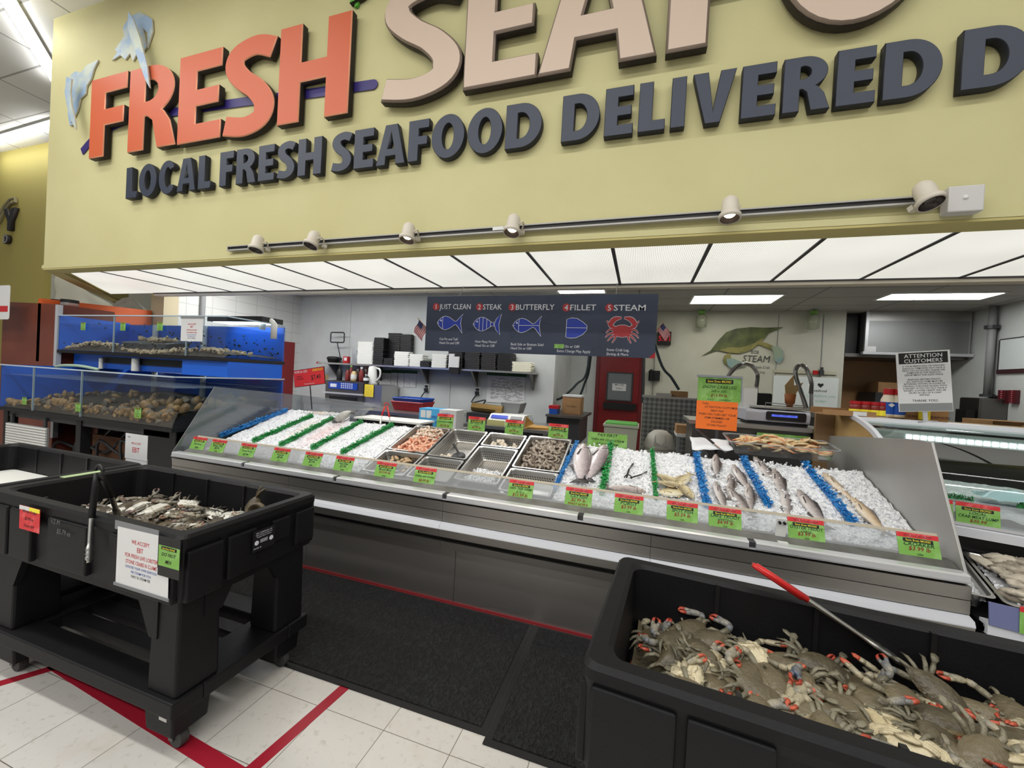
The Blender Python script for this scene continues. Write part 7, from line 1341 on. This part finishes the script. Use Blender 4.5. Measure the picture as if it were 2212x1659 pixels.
# low oyster shelf in front of it
t = thing('oyster_shelf', 'low self-service shelf of oyster trays in front of the glass case', 'shelf', (1.8, 2.5, 0))
b = MB(); sweep(b, [(-.55, .02), (-.55, .555), (.04, .60), (.04, .02)]); b.build('shelf_base', M_blk, t)
b = MB(); sweep(b, [(-.565, .52), (-.565, .57), (-.52, .572), (-.52, .52)], xlim=1.47); b.build('front_rail', M_wtrim, t)
b = MB(); sweep(b, [(-.572, .565), (-.562, .66), (-.558, .66), (-.568, .565)], xlim=1.47); b.build('price_rail', mat('rail_blue', rgb(112, 118, 160), .3), t)
price_tag('green price tag on the low oyster shelf at the picture corner', AP(.19, -.576, .565), (rad(-6), 0, RZ), (('OYSTERS', .024, 'g'), ('$.99 ea', .026, 'r')), '', .26, .105, None)
def tray(label, t0_, t1_, d0, d1, z, dp=.07):
    th_ = thing('oyster_tray', label, 'tray', AP((t0_ + t1_) / 2, (d0 + d1) / 2, z - dp), group='steel trays on the low shelf'); q = lambda k, zz: [tuple(MA @ Vector((p[0], p[1], zz + .06 * (p[1] - d0) / (d1 - d0)))) for p in rrect(t0_ + k, t1_ - k, d0 + k, d1 - k, .03)]
    b = MB(); b.rings([q(0, z), q(.012, z + .002), q(.022, z - .01), q(.04, z - dp)], caps=False); n_ = len(q(0, 0)); b.add(q(.04, z - dp), [tuple(range(n_))]); b.build('tray_body', M_steel, th_); return th_
tray('narrow steel tray of ice wedged against the ice counter', -.10, .022, -.50, .0, .655); tray('steel tray of oysters on the low shelf', .03, .40, -.53, .0, .655); tray('second steel tray of oysters at the picture edge', .41, .78, -.53, .0, .655)
b = MB(); 
for t0_, t1_ in ((-.085, .0), (.07, .37), (.45, .74)): b.grid(lambda u, v: AP(t0_ + (t1_ - t0_) * u, -.47 + .45 * v, .625 + .07 * v + .012 * noise.noise((u * 12 + t0_ * 30, v * 20, 0))), 16, 26)
for i in range(240): tt = R.uniform(.06, .74); dd = R.uniform(-.46, -.03); chip(b, AP(tt, dd, .64 + .06 * (dd + .5) / .5), .012)
tag(b.build('tray_ice', M_ice), 'crushed ice filling the low oyster trays', 'ice', kind='stuff')
M_oy = vary('oyster_shell', rgb(96, 84, 70), rgb(206, 196, 178), .55, 26)
def oyster(seed):
    rr = random.Random(seed); b = MB(); n = 14; off = [rr.uniform(.86, 1.14) for _ in range(n)]
    b.rings([[(.06 * cos(a) * k * off[j] * (1.15 if cos(a) < 0 else .9), .034 * sin(a) * k * off[-j - 1], z + .004 * rr.uniform(-1, 1)) for j, a in ((j, 2 * pi * j / n) for j in range(n))] for k, z in ((.3, -.014), (.85, -.008), (1, 0), (.92, .006), (.75, .010), (.5, .017), (.2, .02))]); return b.build('oyster', M_oy, smooth=True, local=True)
pr = [oyster(1), oyster(2)]
for i in range(44):
    o = pr[i] if i < 2 else dup(pr[i % 2]); w2 = i % 3 == 2; tt = R.uniform(.46, .73) if w2 else R.uniform(.08, .36); dd = R.uniform(-.44, -.05)
    o.location = AP(tt, dd, .652 + .065 * (dd + .47) / .45 + R.uniform(0, .02)); o.rotation_euler = (R.uniform(-.5, .5), R.uniform(-.4, .4), RZ + R.choice((0, pi)) + R.uniform(-.9, .9)); s_ = R.uniform(.9, 1.25); o.scale = (s_,) * 3
    tag(o, ('rough grey oyster in the tray at the picture edge' if w2 else 'rough grey oyster in the tray beside the ice counter'), 'oyster', 'oysters in the %s tray' % ('outer' if w2 else 'inner'))
# ---- stock and sign on top of the case
ZT = 1.3665
def jar(px, label, grp, Y=3.55, r=.034, h=.10, back=0):
    x = at(px, 880, Y=Y).x; t = thing('seasoning_jar', label, 'jar', (x, Y, ZT + .012), group=grp); b = MB(); b.lathe([(r, 0), (r, h * .7), (r * .85, h * .78)], 14); b.build('jar_body', mat('seasoning_rust', rgb(130, 40, 34), .35), t, local=True, smooth=True)
    b = MB(); b.lathe([(r * .95, h * .78), (r * .95, h), (0, h)], 14); b.build('lid', M_red, t, local=True); b = MB(); b.lathe([(r * 1.02, h * .04), (r * 1.02, h * .42)], 14, caps=False); b.build('label', M_tagyel, t, local=True)
jar(1847, 'red-lidded seasoning jar at the open end of the cardboard tray', 'seasoning jars'); jar(1867, 'red-lidded seasoning jar, second along the cardboard tray', 'seasoning jars'); jar(1888, 'red-lidded seasoning jar, third along the cardboard tray', 'seasoning jars'); jar(1905, 'red-lidded seasoning jar nearest the white dressing bottles', 'seasoning jars')
jar(1856, 'red-lidded seasoning jar in the row behind, at the open end', 'seasoning jars', 3.64); jar(1878, 'red-lidded seasoning jar in the middle of the row behind', 'seasoning jars', 3.64); jar(1899, 'red-lidded seasoning jar in the row behind, by the bottles', 'seasoning jars', 3.64)
x0, x1 = at(1832, 0, Y=3.5).x, at(1948, 0, Y=3.5).x
b = MB(); b.box(x0, x1, 3.48, 3.70, ZT + .002, ZT + .010); b.box(x0, x1, 3.475, 3.483, ZT + .002, ZT + .04); b.box(x0, x1, 3.70, 3.706, ZT + .002, ZT + .05); tray_c = b.build('cardboard_tray', M_card); tag(tray_c, 'shallow cardboard tray holding jars and bottles on the glass case', 'tray'); MB().box(x0 + .18, x0 + .26, 3.472, 3.4745, ZT + .008, ZT + .036).build('label', M_paper, tray_c)
for px, lab, Y in ((1918, 'white dressing bottle with a red cap, nearer the jars', 3.55), (1939, 'white dressing bottle with a red cap, nearer the attention sign', 3.54)):
    x = at(px, 880, Y=Y).x; t = thing('dressing_bottle', lab, 'bottle', (x, Y, ZT + .012), group='dressing bottles'); b = MB(); b.lathe([(.04, 0), (.042, .02), (.042, .12), (.03, .15), (.028, .16)], 14); b.build('bottle_body', mat('dressing_cream', rgb(230, 220, 196), .35), t, local=True, smooth=True); b = MB(); b.lathe([(.031, .158), (.031, .20), (0, .202)], 14); b.build('cap', M_red, t, local=True); b = MB(); b.lathe([(.0428, .02), (.0428, .105)], 14, caps=False); b.build('label', M_blue, t, local=True); b = MB(); b.prism([(-.02, .085), (0, .07), (.02, .085), (0, .1)], -.0445, -.0435, 'y'); b.build('label_emblem', M_paper, t, local=True)
for (a, c, ya, yb, lab) in ((1956, 2006, 880, 912, 'brown printed carton behind the attention sign post, nearer the bottles'), (2012, 2048, 882, 914, 'brown printed carton behind the attention sign post, nearer the yellow bottle')):
    e = wb(a, ya, c, yb, 3.52, .2); t = thing('carton', lab, 'carton', ((e[0] + e[1]) / 2, 3.6, ZT)); MB().box(e[0], e[1], 3.52, 3.72, ZT + .002, e[5]).build('carton_body', M_card, t); b = MB(); b.text('SEAFOOD', (e[0] + e[1]) / 2, ZT + .02, .025, 3.5185, .002); b.build('lettering', M_bott, t)
x = at(2057, 0, Y=3.5).x; t = thing('sauce_bottle', 'yellow-labelled bottle at the end of the stock on the glass case', 'bottle', (x, 3.5, ZT + .002)); b = MB(); b.lathe([(.03, 0), (.03, .10), (.018, .14), (.016, .17), (0, .17)], 12); b.build('bottle_body', M_spice, t, local=True, smooth=True); b = MB(); b.lathe([(.0305, .01), (.0305, .075)], 12, caps=False); b.build('label', M_tagyel, t, local=True)
# attention customers sign
a = at(1943, 751, Y=3.35); q = at(2058, 747, Y=3.35); w_ = abs(q.x - a.x) * 1.0; h_ = .405; pc = at(2014, 890, Y=3.35)
t = thing('attention_sign', 'white attention customers board on a short post over the glass case', 'sign', (pc.x, 3.40, ZT), (0, rad(-5.5), rad(-4)))
zb = pc.z - ZT; MB().box(-w_ / 2, w_ / 2, 0, .006, zb, zb + h_).build('board', M_paper, t, local=True); MB().box(-.012, .012, .007, .014, .0, zb + .1).build('post', M_alu, t, local=True); b = MB(); b.box(-.05, .05, -.02, .06, .001, .006); b.build('foot', M_alu, t, local=True)
MB().box(-w_ / 2 + .012, w_ / 2 - .012, -.001, 0, zb + h_ - .082, zb + h_ - .008).build('header', M_ink, t, local=True); MB().box(-w_ / 2 + .003, w_ / 2 - .003, -.001, 0, zb + .003, zb + .055).build('footer', M_grey, t, local=True)
b = MB(); b.text('ATTENTION', 0, zb + h_ - .042, .036, -.002, .016, 'C', .98); b.text('CUSTOMERS', 0, zb + h_ - .076, .036, -.002, .016, 'C', .98); b.build('header_lettering', M_paper, t, local=True)
b = MB(); z = zb + h_ - .104
for i, s_ in enumerate(('IF YOUR PREPACKED OR WEIGHED', 'SEAFOOD ITEM DOES NOT HAVE A', 'PRICE TAG ATTACHED, PLEASE ASK', 'SOMEONE IN THE SEAFOOD', 'DEPARTMENT FOR ASSISTANCE.', '', 'SEAFOOD RETURN POLICY:', 'ALL SEAFOOD ITEMS MUST BE', 'RETURNED WITHIN 24 HOURS OF', 'ORIGINAL PURCHASE ALONG WITH', 'A RECEIPT. IF YOU DO NOT HAVE A', 'RECEIPT, A STORE CREDIT WILL BE', 'ISSUED IN LIEU OF A CASH', 'REFUND.')):
    if s_: b.text(s_, 0, z, .0148, -.001, .014 if i == 6 else .004, 'C', .93)
    z -= .0150
b.text('THANK YOU.', 0, zb + .066, .022, -.001, .016); b.build('lettering', M_ink, t, local=True)

# ================================================================ far wall: crab picture, board, alcove, fittings
WY = 8.192
t = thing('crab_picture', 'big painted green crab cut-out on the far wall above the sinks', 'wall picture', (1.7, WY, 2.2))
M_cg = mat('crab_paint_green', rgb(96, 104, 60), .5, nz=(5, rgb(58, 66, 40), .4, .66)); M_cg2 = mat('crab_paint_yellow', rgb(148, 140, 84), .5, nz=(7, rgb(112, 112, 64))); M_cb = mat('crab_paint_blue', rgb(124, 156, 162), .5, nz=(6, rgb(150, 164, 140)))
def wp(*pts): return [(at(x, y, Y=WY).x, at(x, y, Y=WY).z) for x, y in pts]
b = MB(); b.prism(wp((1517, 768), (1535, 757), (1552, 735), (1568, 718), (1590, 710), (1620, 707), (1652, 708), (1692, 707), (1660, 720), (1645, 738), (1622, 756), (1598, 764), (1575, 762), (1548, 757)), WY - .02, WY, 'y'); b.build('shell', M_cg, t)
b = MB(); b.prism(wp((1548, 757), (1575, 762), (1598, 764), (1622, 756), (1645, 738), (1652, 728), (1628, 742), (1600, 751), (1575, 750)), WY - .026, WY - .021, 'y'); b.build('lower_shell', M_cg2, t)
for pts, nm in (([(1577, 762), (1565, 768), (1561, 778), (1566, 787), (1576, 790), (1580, 780), (1578, 770)], 'arm'), ([(1640, 738), (1655, 741), (1672, 749), (1680, 757), (1668, 757), (1652, 750), (1638, 745)], 'arm')): b = MB(); b.prism(wp(*pts), WY - .03, WY - .001, 'y'); b.build(nm, M_cg2, t)
for pts in ([(1568, 776), (1582, 774), (1600, 782), (1612, 788), (1598, 792), (1582, 797), (1571, 790)], [(1664, 750), (1680, 748), (1690, 760), (1690, 776), (1680, 785), (1672, 779), (1670, 762)]): b = MB(); b.prism(wp(*pts), WY - .04, WY - .031, 'y'); b.build('claw', M_cb, t)
b = MB(); x, z = wp((1632, 782))[0]; b.text('STEAM', x, z, .17, WY - .003, .0, 'C', .85, .15); b.text('BOB', x - .02, z + .15, .08, WY - .003, 0, 'C', .8, .1); b.text('Snow Crab', x + .1, z - .11, .07, WY - .003, 0, 'C', .8, .2); b.text('Shrimp', x + .08, z - .2, .07, WY - .003, 0, 'C', .8, .2); tag(b.build('wall_writing', mat('marker_grey', rgb(70, 72, 74), .7)), 'marker writing on the far wall between the crab claws', 'writing')
t = thing('hook_rail', 'beige hook rail on the far wall with a padlock and red tag', 'rail', tuple(at(1740, 805, Y=WY))); b = MB(); e = wb(1673, 798, 1808, 810, WY - .02, .02); b.box(*e); b.build('rail_board', mat('rail_beige', rgb(186, 182, 160), .6), t); g = wb(1757, 800, 1767, 809, WY - .04, .02); MB().box(*g).build('red_tag', M_red, t); g = wb(1771, 800, 1780, 810, WY - .05, .03); b = MB(); b.box(*g); b.tube([(g[0] + .02, WY - .035, g[5]), (g[0] + .02, WY - .035, g[5] + .05), (g[1] - .02, WY - .035, g[5] + .05), (g[1] - .02, WY - .035, g[5])], .012, 6); b.build('padlock', M_dark, t)
e = wb(1672, 811, 1808, 884, WY - .008, .008); t = thing('white_board', 'pale white board with green marker traces under the hook rail', 'board', ((e[0] + e[1]) / 2, WY, e[4])); MB().box(*e).build('board', mat('board_pale', rgb(222, 228, 226), .3), t); b = MB(); x, z = wp((1772, 834))[0]; b.prism([(x, z - .03), (x + .045, z + .02), (x + .03, z + .05), (x, z + .035), (x - .03, z + .05), (x - .045, z + .02)], WY - .011, WY - .009, 'y'); b.text('seafood', x, z - .1, .06, WY - .0105, .004); b.build('lettering', M_ink, t)
b = MB(); x, z = wp((1772, 858))[0]; b.text('call before you', x, z, .07, WY - .0105, 0, 'C', 1, .2); b.text('order', x, z - .09, .07, WY - .0105, 0, 'C', 1, .2); b.build('marker_lettering', mat('marker_green', rgb(150, 196, 180), .7), t)
for px, py, lab in ((1515, 690, 'clear bottle hanging on the wall near the crab picture tip'), (1757, 692, 'clear bag with a green top hanging beside the alcove')):
    p = at(px, py, Y=8.05); t = thing('hanging_trap', lab, 'hanging bag', (p.x, 8.05, p.z)); b = MB(); b.lathe([(.03, -.16), (.09, -.14), (.09, .06), (.03, .1)], 10); b.build('bag', clear('trap_clear' + str(px), (.86, .88, .8, 1), .05, .1, .3, (.6, .62, .5, 1)), t, local=True, smooth=True); b = MB(); b.lathe([(.06, .1), (.06, .16), (0, .17)], 10); b.build('cap', M_green, t, local=True); b = MB(); b.tube([(0, 0, .16), (0, .13, .45)], .005, 5); b.build('string', M_grey, t, local=True)
# cooker hood in the alcove
t = thing('cooker_hood', 'large stainless hood filling the top of the brown alcove', 'hood', (4.2, 8.5, 2.2)); MB().box(3.52, 4.9, 8.22, 9.25, 2.26, 2.955).build('hood_body', M_steel, t); b = MB(); b.box(3.56, 4.86, 8.19, 8.22, 2.29, 2.80); b.build('front_panel', brushed('hood_front', rgb(158, 160, 160), .45, (4, 20, 20)), t); b = MB(); b.box(3.5, 4.92, 8.17, 8.25, 2.24, 2.285); b.box(3.52, 3.56, 8.18, 8.22, 2.28, 2.955); b.build('rim', M_alu, t)
b = MB(); b.prism([(3.3, 2.2), (4.92, 2.2), (4.92, 2.258), (3.3, 2.258)], 8.3, 9.2, 'y'); b.build('drip_edge', M_steeld, t); e = wb(1872, 748, 1892, 760, 8.187, .002); MB().box(*e).build('label', M_paper, t)
bx('alcove_gap_shade', M_blk, (3.26, 3.5, 8.4, 9.2, 2.27, 2.95), 'dark gap panel between the far wall and the hood', 'panel'); bx('cooker', M_dark, (3.9, 4.7, 8.6, 9.2, .0, 1.62), 'dark cooker in the brown alcove', 'cooker')  # shade of the gap beside the hood put in as a black block
e = wb(1905, 825, 1946, 846, 8.55, .3); bx('carton', M_card, (e[0], e[1], 8.65, 9.0, 1.621, e[5]), 'brown carton on the dark cooker in the alcove', 'carton')
# pipe and fittings along the right-hand wall
t = thing('wall_pipe', 'thick grey pipe running down the wall beside the hood', 'pipe', (4.86, 7.75, 1.6)); b = MB(); b.cyl((4.85, 7.75, 2.955), (4.85, 7.75, 1.62), .045, n=12); b.build('pipe_run', M_grey, t, smooth=True); b = MB(); b.cyl((4.85, 7.75, 2.62), (4.85, 7.75, 2.67), .08, n=12); b.cyl((4.85, 7.75, 1.62), (4.85, 7.75, 1.66), .08, n=12); b.build('collar', M_dark, t)
bx('valve_box', M_steeld, (4.62, 4.925, 7.5, 7.9, 1.28, 1.60), 'steel valve box at the foot of the grey pipe', 'box', bevel=.02); bx('valve_block', M_blk, (4.50, 4.61, 7.55, 7.75, 1.2, 1.42), 'black valve block fixed to the steel valve box', 'valve')
def XP(px, py): return at(px, py, X=4.925)
a, c = XP(2163, 735), XP(2240, 795); t = thing('whiteboard', 'framed whiteboard with a dark lower ledge on the side wall', 'board', (4.92, (a.y + c.y) / 2, c.z)); y0, y1 = sorted((a.y, c.y)); z0_, z1_ = sorted((a.z, c.z)); MB().box(4.915, 4.928, y0, y1, z0_, z1_).build('board', mat('board_pale2', rgb(206, 212, 212), .3), t); b = MB(); b.box(4.905, 4.928, y0 - .02, y1 + .02, z0_ - .06, z0_); b.build('ledge', mat('ledge_maroon', rgb(58, 26, 30), .6), t); b = MB(); b.box(4.91, 4.928, y1, y1 + .02, z0_, z1_); b.box(4.91, 4.928, y0, y1, z1_, z1_ + .015); b.build('frame', M_dark, t)
for i, (px, lab) in enumerate(((2172, 'strip of red packets hanging nearer the grey pipe'), (2195, 'strip of red packets hanging nearer the picture edge'))):
    a, c = XP(px - 7, 843), XP(px + 7, 872); y0, y1 = sorted((a.y, c.y)); z0_, z1_ = sorted((a.z, c.z)); t = thing('packet_strip', lab, 'packets', (4.9, (y0 + y1) / 2, z0_), group='hanging packet strips'); MB().box(4.88, 4.925, y0, y1, z0_, z1_).build('backing', mat('packet_maroon', rgb(92, 22, 32), .5), t); b = MB()
    for k in range(6): b.box(4.876, 4.88, y0 + .05, y1 - .05, z0_ + (z1_ - z0_) * (k + .2) / 6, z0_ + (z1_ - z0_) * (k + .75) / 6)
    b.build('packet_print', mat('packet_pink', rgb(206, 116, 126), .5), t)
p0, p1, p2 = XP(2165, 856), XP(2140, 868), XP(2118, 893); b = MB(); b.tube(catmull([(4.9, p0.y, p0.z), (4.86, p1.y, p1.z), (4.8, p2.y, p2.z)], 6), .02, 7); tag(b.build('power_cord', M_blk, smooth=True), 'thick black cord running down from the packet strips', 'cord')
t = thing('side_worktop', 'cluttered grey worktop along the side wall', 'worktop', (4.5, 6.6, 0)); MB().box(4.0, 4.925, 4.6, 7.4, 1.10, 1.15).build('worktop_board', M_steeld, t); MB().box(4.05, 4.9, 4.65, 7.35, .1, 1.099).build('cabinet_body', M_dark, t)
for i, (y, h, m, lab) in enumerate(((6.6, .16, M_card, 'brown carton on the side worktop near the valve box'), (5.7, .14, M_card, 'brown carton on the side worktop below the red packets'))): bx('carton', m, (4.2, 4.7, y, y + .5, 1.151, 1.151 + h), lab, 'carton')
